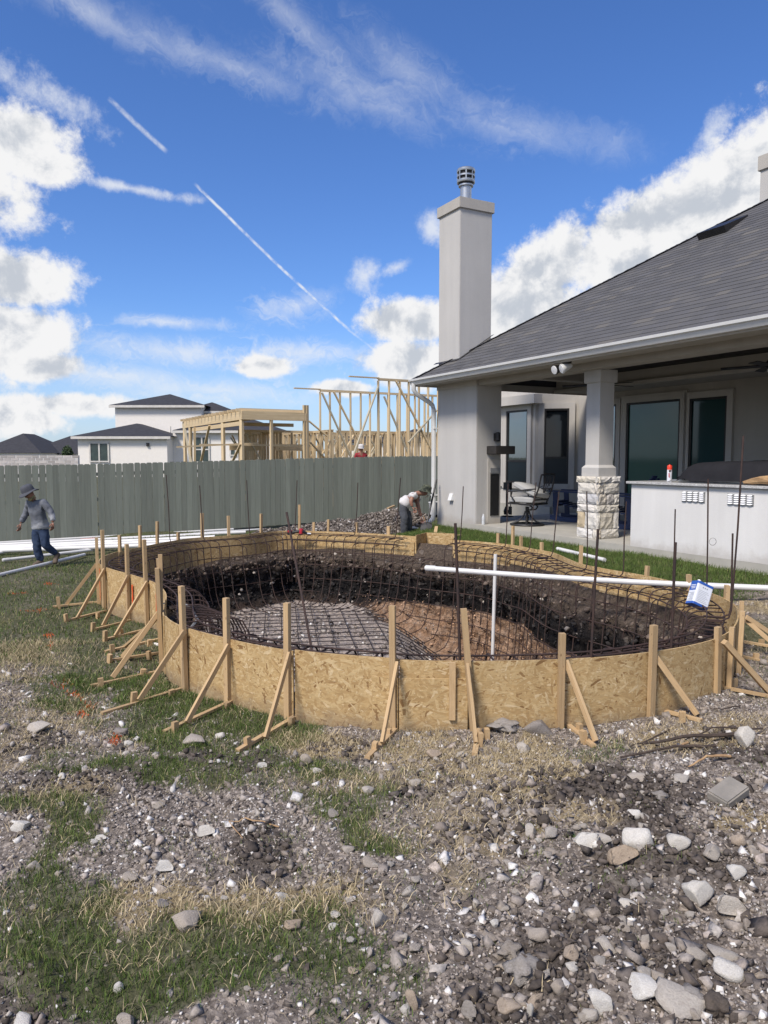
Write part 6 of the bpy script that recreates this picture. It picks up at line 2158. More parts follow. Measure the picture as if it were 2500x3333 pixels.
def nose_ear(head, fwd, up):
    fwd = Vector(fwd).normalized(); up = (Vector(up) - fwd * Vector(up).dot(fwd)).normalized(); r_ = fwd.cross(up)
    h = Vector(head); ms = []
    ms.append(chain_mesh({'a': (h + fwd * .085 + up * .015, .009), 'b': (h + fwd * .108 - up * .02, .014), 'c': (h + fwd * .085 - up * .03, .010)}, [('a', 'b'), ('b', 'c')], 'b'))
    ms.append(chain_mesh({'a': (h + fwd * .085 - up * .052 - r_ * .02, .008), 'b': (h + fwd * .092 - up * .052, .009), 'c': (h + fwd * .085 - up * .052 + r_ * .02, .008)}, [('a', 'b'), ('b', 'c')], 'b'))
    for k in (-1, 1):
        ms.append(chain_mesh({'a': (h + r_ * .075 * k + up * .025 - fwd * .01, .011), 'b': (h + r_ * .086 * k - fwd * .015, .013), 'c': (h + r_ * .076 * k - up * .03 - fwd * .005, .010)}, [('a', 'b'), ('b', 'c')], 'b'))
    return ms
def brim_hat(parent, c, up, mat, R_=.165, floppy=.02, peak=None):
    up = Vector(up).normalized()
    q = up.to_track_quat('Z', 'Y').to_matrix()
    n = 28
    mb = MB()
    prof = [(R_, -.035), (R_ * .85, -.02), (.108, -.0), (.104, .03), (.098, .075), (.08, .105), (.045, .118), (.0, .12)]
    for r, z in prof:
        for j in range(n):
            a = 2 * math.pi * j / n
            w = floppy * math.sin(2 * a + .6) * max(0, (r - .1) / .06)
            mb.v.append((r * math.cos(a), r * math.sin(a) * 1.06, z + w))
    k = len(prof)
    mb.f = [(i * n + j, i * n + (j + 1) % n, (i + 1) * n + (j + 1) % n, (i + 1) * n + j) for i in range(k - 1) for j in range(n)]
    turned(mb, q, c)
    o = mb.build('hat', M[mat], parent, smooth=True)
    s_ = o.modifiers.new('t', 'SOLIDIFY'); s_.thickness = .004
    return o
def boot(parent, ankle, toe, s=1.0, mat='boot'):
    a, t_ = Vector(ankle), Vector(toe)
    d = (t_ - a); d = d / d.length
    flat = Vector((d.x, d.y, d.z))
    heel = a + Vector((0, 0, -.045)) - Vector((d.x, d.y, 0)) * .035
    n = {'s': (a + Vector((0, 0, .08)), .056 * s), 'a': (a, .056 * s), 'h': (heel, (.046 * s, .04 * s)), 'm': (a.lerp(t_, .55) + Vector((0, 0, .012)), (.05 * s, .042 * s)), 't': (t_, (.046 * s, .034 * s))}
    return skin('boot', n, [('s', 'a'), ('a', 'h'), ('a', 'm'), ('m', 't')], mat, parent, 'a', 2)

# the man walking on the lawn
B = onz(131, 1839, -.60)
B.z = float(gz(B.x, B.y))
m1 = thing('person', 'man in grey shirt, jeans and brimmed hat walking across the lawn', 'person', B)
V_ = Vector
j = dict(pel=V_((.02, .02, .70)), waist=V_((.005, 0, .86)), chest=V_((-.015, -.03, 1.07)), nb=V_((-.045, -.06, 1.205)), head=V_((-.10, -.125, 1.335)),
         sl=V_((-.175, .03, 1.165)), el=V_((-.250, .09, .965)), wl=V_((-.335, .03, .775)), sr=V_((.135, -.10, 1.175)), er=V_((.262, -.08, .995)), wr=V_((.322, -.16, .81)),
         hl=V_((-.06, .0, .66)), kl=V_((-.02, -.06, .385)), al=V_((.022, -.01, .10)), hr=V_((.085, .0, .66)), kr=V_((.115, -.03, .40)), ar=V_((.235, .13, .215)))
body_n = {'pel': (j['pel'], .085), 'waist': (j['waist'], .085), 'chest': (j['chest'], .085), 'nb': (j['nb'], .05), 'neck': (j['nb'].lerp(j['head'], .45), .052), 'jaw': (j['head'] + V_((-.02, -.045, -.05)), (.062, .06)), 'head': (j['head'] + V_((0, 0, .02)), (.082, .088)), 'top': (j['head'] + V_((.01, .01, .085)), .06),
          'sl': (j['sl'], .038), 'el': (j['el'], .034), 'wl': (j['wl'], .028), 'sr': (j['sr'], .038), 'er': (j['er'], .034), 'wr': (j['wr'], .028),
          'hl': (j['hl'], .065), 'kl': (j['kl'], .045), 'al': (j['al'], .038), 'hr': (j['hr'], .065), 'kr': (j['kr'], .052), 'ar': (j['ar'], .038)}
BE = [('pel', 'waist'), ('waist', 'chest'), ('chest', 'nb'), ('nb', 'neck'), ('neck', 'jaw'), ('neck', 'head'), ('head', 'top'), ('chest', 'sl'), ('sl', 'el'), ('el', 'wl'), ('chest', 'sr'), ('sr', 'er'), ('er', 'wr'), ('pel', 'hl'), ('hl', 'kl'), ('kl', 'al'), ('pel', 'hr'), ('hr', 'kr'), ('kr', 'ar')]
f1 = V_((-.45, -.85, -.45))
skin('body', body_n, BE, 'skin', m1, 'pel', 2, hand(j['wl'], (-.15, -.15, -1), (-.3, -1, 0), 1.0) + hand(j['wr'], (-.05, -.1, -1), (-.4, -1, 0), 1.0) + nose_ear(j['head'], f1, (-.2, -.3, 1)))
skin('shirt', {'hem': (j['pel'] + V_((0, 0, -.055)), (.165, .15)), 'h2': (j['pel'] + V_((0, 0, .05)), (.152, .138)), 'w': (j['waist'], (.145, .125)), 'c': (j['chest'], (.15, .13)), 'nb': (j['nb'] + V_((0, 0, -.01)), .078), 'sl': (j['sl'], .074), 'el': (j['el'], .056), 'wl': (j['wl'] + V_((.004, 0, .02)), .042), 'sr': (j['sr'], .076), 'er': (j['er'], .058), 'wr': (j['wr'] + V_((0, 0, .02)), .043)},
     [('hem', 'h2'), ('h2', 'w'), ('w', 'c'), ('c', 'nb'), ('c', 'sl'), ('sl', 'el'), ('el', 'wl'), ('c', 'sr'), ('sr', 'er'), ('er', 'wr')], 'shirt_grey', m1, 'hem', 3)
skin('trousers', {'p0': (j['pel'] + V_((0, 0, .12)), (.12, .10)), 'p': (j['pel'] + V_((0, 0, .0)), (.145, .125)), 'hl': (j['hl'] + V_((.0, 0, -.04)), .098), 'kl': (j['kl'], .072), 'al': (j['al'] + V_((0, 0, -.01)), .064), 'hr': (j['hr'] + V_((0, 0, -.04)), .098), 'kr': (j['kr'], .073), 'ar': (j['ar'], .062)},
     [('p0', 'p'), ('p', 'hl'), ('hl', 'kl'), ('kl', 'al'), ('p', 'hr'), ('hr', 'kr'), ('kr', 'ar')], 'jeans', m1, 'p', 3)
boot(m1, j['al'] + V_((0, 0, -.025)), V_((-.10, -.11, .036)))
boot(m1, j['ar'] + V_((.012, .02, -.02)), V_((.245, .02, .055)))
brim_hat(m1, j['head'] + V_((-.005, -.01, .022)), (-.36, -.25, 1), 'hat_grey', .168, .018)
skin('neck_scarf', {'a': (j['nb'] + V_((.0, -.01, .012)), .082), 'b': (j['nb'].lerp(j['head'], .5) + V_((-.01, -.03, 0)), .080)}, [('a', 'b')], 'scarf', m1, 'b')
face(m1, j['head'], f1, (-.2, -.3, 1))

# the man stooping by the house corner
Y2 = 15.2
def q6(x, y, dy=0.0):
    return ondepth(1200 + .1808 * x, 1550 + .1808 * y, Y2 + dy)
base2 = q6(650, 1090)
base2.z = float(gz(base2.x, base2.y))
m2 = thing('person', 'man in white shirt and camouflage hat stooping to dig by the house', 'person', base2)
def J(x, y, dy=0.0):
    return q6(x, y, dy) - base2
g = dict(pel=J(615, 560), waist=J(665, 470), chest=J(790, 345), nb=J(905, 300), head=J(1000, 300), sn=J(800, 345, -.15), en=J(758, 450, -.22), wn=J(790, 555, -.22), sf=J(855, 385, .15), ef=J(895, 560, .12), wf=J(945, 735, .05),
         hl=J(612, 600, -.09), kl=J(650, 800, -.12), al=J(625, 1060, -.10), hr=J(660, 610, .09), kr=J(735, 800, .06), ar=J(715, 1060, .10))
body2 = {'pel': (g['pel'], .08), 'waist': (g['waist'], .085), 'chest': (g['chest'], .09), 'nb': (g['nb'], .058), 'jaw': (g['head'] + V_((.02, -.01, -.065)), (.058, .06)), 'head': (g['head'] + V_((.01, 0, .0)), (.084, .086)), 'top': (g['head'] + V_((.045, 0, .06)), .065),
         'sn': (g['sn'], .052), 'en': (g['en'], .044), 'wn': (g['wn'], .03), 'sf': (g['sf'], .052), 'ef': (g['ef'], .044), 'wf': (g['wf'], .03),
         'hl': (g['hl'], .065), 'kl': (g['kl'], .045), 'al': (g['al'], .038), 'hr': (g['hr'], .065), 'kr': (g['kr'], .052), 'ar': (g['ar'], .038)}
BE2 = [('pel', 'waist'), ('waist', 'chest'), ('chest', 'nb'), ('nb', 'head'), ('head', 'jaw'), ('head', 'top'), ('chest', 'sn'), ('sn', 'en'), ('en', 'wn'), ('chest', 'sf'), ('sf', 'ef'), ('ef', 'wf'), ('pel', 'hl'), ('hl', 'kl'), ('kl', 'al'), ('pel', 'hr'), ('hr', 'kr'), ('kr', 'ar')]
f2 = V_((.75, -.1, -.65))
skin('body', body2, BE2, 'skin', m2, 'pel', 2, hand(g['wn'], (.45, 0, -.8), (.8, 0, .4), 1.0, .9) + hand(g['wf'], (.25, 0, -1), (1, 0, .2), 1.0, .7) + nose_ear(g['head'], f2, (.6, 0, .75)))
skin('shirt', {'h': (J(603, 548), (.15, .15)), 'w': (g['waist'], (.15, .14)), 'm': (J(735, 405), (.15, .145)), 'c': (g['chest'], (.15, .14)), 'nb': (J(880, 305), .078), 'sn': (g['sn'], .082), 'en': (g['sn'].lerp(g['en'], .45), .068), 'sf': (g['sf'], .08), 'ef': (g['sf'].lerp(g['ef'], .45), .066)},
     [('h', 'w'), ('w', 'm'), ('m', 'c'), ('c', 'nb'), ('c', 'sn'), ('sn', 'en'), ('c', 'sf'), ('sf', 'ef')], 'shirt_white', m2, 'h', 3)
skin('trousers', {'p0': (J(655, 475), (.11, .11)), 'p': (g['pel'] + V_((0, 0, -.0)), (.14, .14)), 'hl': (g['hl'] + V_((0, 0, -.03)), .10), 'kl': (g['kl'], .076), 'al': (g['al'], .066), 'hr': (g['hr'] + V_((0, 0, -.03)), .10), 'kr': (g['kr'], .076), 'ar': (g['ar'], .066)},
     [('p0', 'p'), ('p', 'hl'), ('hl', 'kl'), ('kl', 'al'), ('p', 'hr'), ('hr', 'kr'), ('kr', 'ar')], 'trousers', m2, 'p', 3)
boot(m2, g['al'] + V_((0, 0, -.02)), g['al'] + V_((.17, -.02, -.075)))
boot(m2, g['ar'] + V_((0, 0, -.02)), g['ar'] + V_((.17, .02, -.075)))
brim_hat(m2, g['head'] + V_((.035, 0, .058)), (.30, -.05, .95), 'camo', .148, .012)
face(m2, g['head'], f2, (.6, 0, .75))
tl = MB().tube([g['wf'] + V_((.05, 0, .02)), g['wf'] + V_((.10, 0, -.14)), g['wf'] + V_((.14, .0, -.26))], .012, 7)
hm = tl.build('hand_tool', M['split_wood'], None, smooth=True, loc=base2)
tag(hm, 'short wooden tool handle in the stooping man\'s far hand', 'hand tool')

# the man in red in the frame beyond the fence
p3 = ondepth(1175, 1520, 27.0)
z3 = 1.76 - 1.72
m3 = thing('person', 'man in red shirt and pale cap among the bare studs', 'person', (p3.x, 27.0, z3), .4)
A3 = dict(pel=V_((0, 0, .95)), waist=V_((0, 0, 1.10)), chest=V_((0, -.01, 1.32)), nb=V_((0, 0, 1.46)), head=V_((0, -.03, 1.60)), top=V_((0, -.02, 1.67)), sl=V_((-.17, 0, 1.40)), el=V_((-.23, .03, 1.13)), wl=V_((-.2, -.12, .95)), sr=V_((.17, 0, 1.40)), er=V_((.23, .03, 1.13)), wr=V_((.2, -.15, 1.0)), hl=V_((-.09, 0, .9)), kl=V_((-.1, -.02, .5)), al=V_((-.1, .02, .08)), hr=V_((.09, 0, .9)), kr=V_((.1, -.02, .5)), ar=V_((.1, .02, .08)))
rad = dict(pel=.12, waist=.11, chest=.12, nb=.058, head=.085, top=.07, sl=.055, el=.042, wl=.03, sr=.055, er=.042, wr=.03, hl=.085, kl=.055, al=.04, hr=.085, kr=.055, ar=.04)
E3 = [('pel', 'waist'), ('waist', 'chest'), ('chest', 'nb'), ('nb', 'head'), ('head', 'top'), ('chest', 'sl'), ('sl', 'el'), ('el', 'wl'), ('chest', 'sr'), ('sr', 'er'), ('er', 'wr'), ('pel', 'hl'), ('hl', 'kl'), ('kl', 'al'), ('pel', 'hr'), ('hr', 'kr'), ('kr', 'ar')]
skin('body', {k_: (A3[k_], rad[k_]) for k_ in A3}, E3, 'skin', m3, 'pel', 2, hand(A3['wl'], (0, -.3, -1), (0, -1, 0)) + hand(A3['wr'], (0, -.3, -1), (0, -1, 0)) + nose_ear(A3['head'], (0, -1, -.1), (0, 0, 1)))
skin('shirt', {'p': (A3['pel'], .14), 'w': (A3['waist'], .135), 'c': (A3['chest'], .15), 'nb': (A3['nb'] + V_((0, 0, -.02)), .075), 'sl': (A3['sl'], .078), 'el': (A3['sl'].lerp(A3['el'], .6), .06), 'sr': (A3['sr'], .078), 'er': (A3['sr'].lerp(A3['er'], .6), .06)}, [('p', 'w'), ('w', 'c'), ('c', 'nb'), ('c', 'sl'), ('sl', 'el'), ('c', 'sr'), ('sr', 'er')], 'shirt_red', m3, 'p')
skin('trousers', {k_: (A3[k_], r_) for k_, r_ in (('pel', .13), ('hl', .10), ('kl', .075), ('al', .065), ('hr', .10), ('kr', .075), ('ar', .065))}, [('pel', 'hl'), ('hl', 'kl'), ('kl', 'al'), ('pel', 'hr'), ('hr', 'kr'), ('kr', 'ar')], 'jeans', m3, 'pel')
boot(m3, V_((-.1, .02, .08)), V_((-.1, -.14, .036))); boot(m3, V_((.1, .02, .08)), V_((.1, -.14, .036)))
brim_hat(m3, V_((0, -.02, 1.64)), (0, -.1, 1), 'shirt_white', .13, .005)
face(m3, A3['head'], (0, -1, -.1), (0, 0, 1))
fb('work_platform', V_((p3.x - 1.0, 27.0, (GZ + z3) / 2)), V_((p3.x + 1.0, 27.0, (GZ + z3) / 2)), .9, z3 - GZ - .004, 'stud')

# ---------------------------------------------------------------- loose stones as one mass
def ico(sub):
    bm = bmesh.new(); bmesh.ops.create_icosphere(bm, subdivisions=sub, radius=1)
    v = np.array([tuple(x.co) for x in bm.verts]); f = np.array([[w.index for w in fc.verts] for fc in bm.faces]); bm.free()
    return v, f
ICO1, ICO2, ICO3 = ico(1), ico(2), ico(3)
CHIP = (np.array([(x, y, z) for z in (-.75, .75) for y in (-.75, .75) for x in (-.75, .75)]),
        np.array([(0, 2, 1), (1, 2, 3), (4, 5, 6), (5, 7, 6), (0, 1, 4), (1, 5, 4), (2, 6, 3), (3, 6, 7), (0, 4, 2), (2, 4, 6), (1, 3, 5), (3, 7, 5)]))
def rand_rot(n, flat=.6):
    a = rng.uniform(0, 2 * np.pi, n); b = rng.normal(0, .5, n); c = rng.normal(0, .5, n)
    ca, sa, cb, sb, cc_, sc = np.cos(a), np.sin(a), np.cos(b), np.sin(b), np.cos(c), np.sin(c)
    Rz = np.zeros((n, 3, 3)); Rz[:, 0, 0] = ca; Rz[:, 0, 1] = -sa; Rz[:, 1, 0] = sa; Rz[:, 1, 1] = ca; Rz[:, 2, 2] = 1
    Rx = np.zeros((n, 3, 3)); Rx[:, 0, 0] = 1; Rx[:, 1, 1] = cb; Rx[:, 1, 2] = -sb; Rx[:, 2, 1] = sb; Rx[:, 2, 2] = cb
    Ry = np.zeros((n, 3, 3)); Ry[:, 1, 1] = 1; Ry[:, 0, 0] = cc_; Ry[:, 0, 2] = sc; Ry[:, 2, 0] = -sc; Ry[:, 2, 2] = cc_
    return Rz @ Rx @ Ry
def stones(P, S, C, base, jit=.36):
    """P positions, S sizes, C colours"""
    bv, bf = base
    n, k = len(P), len(bv)
    v = bv[None] * (1 + rng.normal(0, jit, (n, k, 1)) * .8).clip(.55, 1.5)
    if k == 8:
        v = bv[None] * rng.uniform(.45, 1.2, (n, k, 1)) + rng.normal(0, .26, (n, k, 3))
    v = v * (np.c_[rng.uniform(.8, 1.3, n), rng.uniform(.7, 1.1, n), rng.uniform(.5, .85, n)][:, None, :])
    v = np.einsum('nij,nkj->nki', rand_rot(n), v) * S[:, None, None] + P[:, None, :]
    f = (bf[None] + (np.arange(n) * k)[:, None, None]).reshape(-1, 3)
    c = np.repeat(C, k, axis=0)
    return v.reshape(-1, 3), f, c
PAL = np.array([(.34, .30, .265), (.27, .235, .205), (.19, .162, .14), (.45, .41, .37), (.66, .635, .60), (.31, .265, .22), (.12, .102, .09), (.38, .325, .285)])
def pick_cols(n, k, white=.05):
    """brighter where dry, darker where the clay is turned over"""
    p = np.array([.18, .20, .20, .10, white, .10, .16, .08])
    i = rng.choice(8, n, p=p / p.sum())
    c = PAL[i] * rng.uniform(.8, 1.15, (n, 1))
    dark = np.array([.085, .07, .06]) * rng.uniform(.6, 1.5, (n, 1))
    m_ = (rng.uniform(0, 1, n) < k * .85)[:, None]
    return np.where(m_, dark, c)
def region(n, y0, y1, m=.35):
    y = np.sqrt(rng.uniform(y0 ** 2, y1 ** 2, n))
    x = rng.uniform(-1, 1, n) * (.53 * y + m)
    return x, y
def off_pool(x, y, d=.02):
    return ~inside_poly(x, y, OUTR - ONRM * d) & ~inside_poly(x, y, NOTCH)
parts = []
def scatter(n, y0, y1, smin, smax, power, base, white=.08, thr=.35):
    x, y = region(n, y0, y1)
    ok = off_pool(x, y, .04)
    x, y = x[ok], y[ok]
    g, s, k = cover(x, y)
    bare = np.clip(1 - g * 1.05 - s * .40, 0, 1)
    S_, T_ = (x - P0.x) * UX + (y - P0.y) * UY, (x - P0.x) * NX + (y - P0.y) * NY
    keep = (rng.uniform(0, 1, len(x)) < bare + .03) & (T_ < -.05)
    x, y, k = x[keep], y[keep], k[keep]
    u = rng.uniform(0, 1, len(x))
    sz = smin * (1 + u * ((smax / smin) ** power - 1)) ** (1 / power)
    z = soil(x, y) + sz * rng.uniform(-.15, .3, len(x))
    parts.append(stones(np.c_[x, y, z], sz, pick_cols(len(x), k, white), base))
scatter(75000, 1.9, 5.6, .003, .009, -1.3, ICO1, .07)
scatter(15000, 1.9, 7.0, .007, .022, -1.8, CHIP, .10)
scatter(2600, 1.9, 7.5, .015, .040, -2.2, CHIP, .14)
# dense broken limestone on the right and in the left gravel band
def dense(n, w, smin, smax, power, dark, white):
    x, y = region(n, 1.9, 5.6)
    ok = off_pool(x, y, .06)
    x, y = x[ok], y[ok]
    g, s, k = cover(x, y)
    ok = rng.uniform(0, 1, len(x)) < w(x, y) * np.clip(1 - g * .9, 0, 1)
    x, y, k = x[ok], y[ok], k[ok]
    u = rng.uniform(0, 1, len(x))
    sz = smin * (1 + u * ((smax / smin) ** power - 1)) ** (1 / power)
    cc = pick_cols(len(x), np.clip(k * .7 + dark, 0, 1), white)
    parts.append(stones(np.c_[x, y, soil(x, y) + sz * rng.uniform(-.1, .45, len(x))], sz, cc, CHIP))
dense(26000, rubble, .0055, .032, -2.1, .30, .12)
dense(1500, rubble, .018, .044, -1.8, .32, .13)
def band(x, y):
    px, py = to_px(x, y, gz(x, y))
    return blobs(px, py, [(520, 2640, 420, 110, 1.0), (640, 2790, 330, 110, 1.0), (300, 2560, 250, 60, .8), (1000, 2700, 260, 160, .7), (1080, 2880, 200, 90, .7), (930, 3120, 330, 90, .4), (1250, 3180, 260, 140, .7)])
dense(22000, band, .0055, .022, -1.8, .18, .12)
# extra clods where the clay is turned over
x, y = region(16000, 1.9, 5.4)
g_, s_, k_ = cover(x, y)
kp = (rng.uniform(0, 1, len(x)) < k_ * (1 - g_) * .8) & off_pool(x, y, .05)
x, y, k_ = x[kp], y[kp], k_[kp]
sz = rng.uniform(.006, .022, len(x)) * rng.uniform(.6, 1.2, len(x))
parts.append(stones(np.c_[x, y, soil(x, y) + sz * .4], sz, pick_cols(len(x), np.ones(len(x)) * 1.0, .02), ICO1))
def merge(parts):
    off = 0; V, F, C = [], [], []
    for v, f, c in parts:
        V.append(v); F.append(f + off); C.append(c); off += len(v)
    return np.vstack(V), np.vstack(F), np.vstack(C)
v, f, c = merge(parts)
grv = obj('gravel', np_mesh('gravel', v, f, c), M['gravel'])
tag(grv, 'loose grey and white gravel over the bare ground', kind='stuff')

# rubble on the pit floor
x, y = rng.uniform(-3.5, 3, 9000), rng.uniform(5.5, 13, 9000)
kp = inside_poly(x, y, offset_ring(.85))
x, y = x[kp], y[kp]
kp = rng.uniform(0, 1, len(x)) < .12 + .4 * (vnoise(x * 1.5, y * 1.5, 0, 8) > 0)
x, y = x[kp], y[kp]
sz = rng.uniform(.010, .045, len(x)) ** 1.0 * rng.uniform(.4, 1, len(x))
cc = pick_cols(len(x), np.full(len(x), .06), .16)
v, f, c = stones(np.c_[x, y, floor_z(x, y) + .02], sz, cc, ICO1)
tag(obj('pit_rubble', np_mesh('pit_rubble', v, f, c), M['gravel']), 'crumbled pale rubble over the pit floor under the bars', kind='stuff')

# clods sticking out of the dug walls
nw = 9000
ri, ai = rng.integers(5, 8 + NW, nw), rng.integers(0, NO, nw)
wp = np.array([rings[r][a_] for r, a_ in zip(ri, ai)]) + rng.normal(0, .03, (nw, 3)) * np.array([1, 1, .8])
dep = -wp[:, 2]
tone = np.where((dep < .62)[:, None], np.array([.13, .10, .08]), np.array([.030, .027, .026]))
tan_ = (dep > 1.05) & (wp[:, 0] > -.5)
tone = np.where(tan_[:, None], np.array([.40, .26, .17]), tone)
pale = rng.uniform(0, 1, nw) < .035
tone = np.where(pale[:, None], np.array([.36, .32, .28]), tone) * rng.uniform(.6, 1.5, (nw, 1))
v, f, c = stones(wp, .008 + .035 * np.where(tan_, .35, 1.0) * rng.uniform(0, 1, nw) ** 2.2, tone, ICO1)
tag(obj('wall_clods', np_mesh('wall_clods', v, f, c), M['gravel']), 'clods and pebbles sticking out of the dug pit walls', kind='stuff')

# heap of spoil in front of the fence
hx0, hx1, hy0, hy1 = -2.9, 1.12, 14.6, 17.6
nx_, ny_ = 110, 60
X, Yg = np.meshgrid(np.linspace(hx0, hx1, nx_), np.linspace(hy0, hy1, ny_), indexing='ij')
def heap_h(x, y):
    pxs = 1250 + 2410 * x / 16.2
    top = np.interp(pxs, [800, 850, 950, 1050, 1150, 1220, 1290, 1340, 1400, 1470], [1732, 1726, 1716, 1700, 1686, 1668, 1655, 1662, 1672, 1690])
    ztop = 1.3 - (top - 1490) * 16.2 / 2410
    g = gz(x, y)
    prof = np.clip(1 - np.abs(y - 16.25) / (1.45 - .55 * smooth01(x, -.4, .3)), 0, 1) ** .8 * smooth01(x, 1.14, .9)
    h = (ztop - g) * prof
    return g - .03 + np.maximum(h, 0) + fbm(x * 5, y * 5, 0, 4, 71) * .07 * (prof > 0)
hz = heap_h(X, Yg)
idx2 = np.arange(nx_ * ny_).reshape(nx_, ny_)
hf = np.stack([idx2[:-1, :-1], idx2[1:, :-1], idx2[1:, 1:], idx2[:-1, 1:]], -1).reshape(-1, 4)
hv = np.c_[X.ravel(), Yg.ravel(), hz.ravel()]
dh = thing('spoil_heap', 'long heap of dug grey brown soil and stones before the fence', 'soil heap', (0, 0, 0))
obj('mound', np_mesh('mound', hv, hf, np.tile([[0.0, 0.15, .55]], (len(hv), 1))), M['ground'], dh)
n = 11000
x, y = rng.uniform(hx0 + .1, hx1 - .1, n), rng.uniform(hy0, 16.8, n)
kp = heap_h(x, y) > gz(x, y) + .03
x, y = x[kp], y[kp]
sz = .011 + .032 * rng.uniform(0, 1, len(x)) ** 4
cc = pick_cols(len(x), np.full(len(x), .40), .03) * .8
v, f, c = stones(np.c_[x, y, heap_h(x, y) + sz * .3], sz, cc, CHIP)
tag(obj('heap_stones', np_mesh('heap_stones', v, f, c), M['gravel'], dh), kind='stuff')
a = ondepth(1262, 1655, 15.6); b = ondepth(1284, 1646, 15.9)
tag(beam('wood_offcut', a, b, .05, .03, M['stake']), 'pale pine offcut stuck on top of the spoil heap', 'offcut')

# ---------------------------------------------------------------- rocks, each its own
def rock_mesh(seed, cuts=7, rough=.10, sub=3):
    rr = np.random.default_rng(seed)
    v, f = (ICO3 if sub == 3 else ICO2)
    n = fbm(v[:, 0] * 1.6 + seed, v[:, 1] * 1.6, v[:, 2] * 1.6, 3, seed) * rough * 2
    v = v * (1 + n)[:, None] * np.array([1.0, rr.uniform(.75, 1), rr.uniform(.7, 1)])
    for _ in range(cuts):
        d = rr.normal(0, 1, 3); d /= np.linalg.norm(d)
        h = rr.uniform(.36, .74)
        p = v @ d
        v = v - np.outer(np.maximum(p - h, 0), d)
    n = fbm(v[:, 0] * 5, v[:, 1] * 5 + seed, v[:, 2] * 5, 3, seed + 5, .6) * .07
    v = v * (1 + n)[:, None]
    v /= np.abs(v).max(axis=0)
    me = np_mesh('rock', v, f)
    return me
ROCKS = [rock_mesh(100 + i, 11 + i % 5, .09 + .03 * (i % 3)) for i in range(14)]
CLODS = []
for i in range(5):
    v_, f_ = ICO3
    n_ = fbm(v_[:, 0] * 1.7 + i * 9, v_[:, 1] * 1.7, v_[:, 2] * 1.7, 5, 300 + i, .62) * .85
    v_ = v_ * (1 + n_)[:, None]
    CLODS.append(np_mesh('clod', v_ / np.abs(v_).max(axis=0), f_))
ROCKM = {}
def rock_obj(i, mat):
    k = (i, mat)
    if k not in ROCKM:
        me = (CLODS[i % 5] if mat in ('clod', 'rock_grey') and i % 3 else ROCKS[i]).copy(); me.materials.append(M[mat]); ROCKM[k] = me
    return ROCKM[k]
def rock(px, py, w, h, mat, label, group=None, i=None, rz=None, sink=.22, name='rock', thin=1.0):
    p = soilp(px, py + h * .42)
    k = p.y / 2410.0
    a = w * k / 2
    c_ = max(h * k * .5 * .95, a * .35)
    i = random.randrange(14) if i is None else i
    o = obj(name, rock_obj(i, mat))
    o.location = (p.x, p.y + a * .45, p.z + c_ * (1 - sink) * .8)
    o.rotation_euler = (random.uniform(-.25, .25), random.uniform(-.2, .2), random.uniform(-.5, .5) if rz is None else rz)
    o.scale = (a * 1.05, a * random.uniform(.75, 1.0), c_ * thin)
    return tag(o, label, 'rock', group)
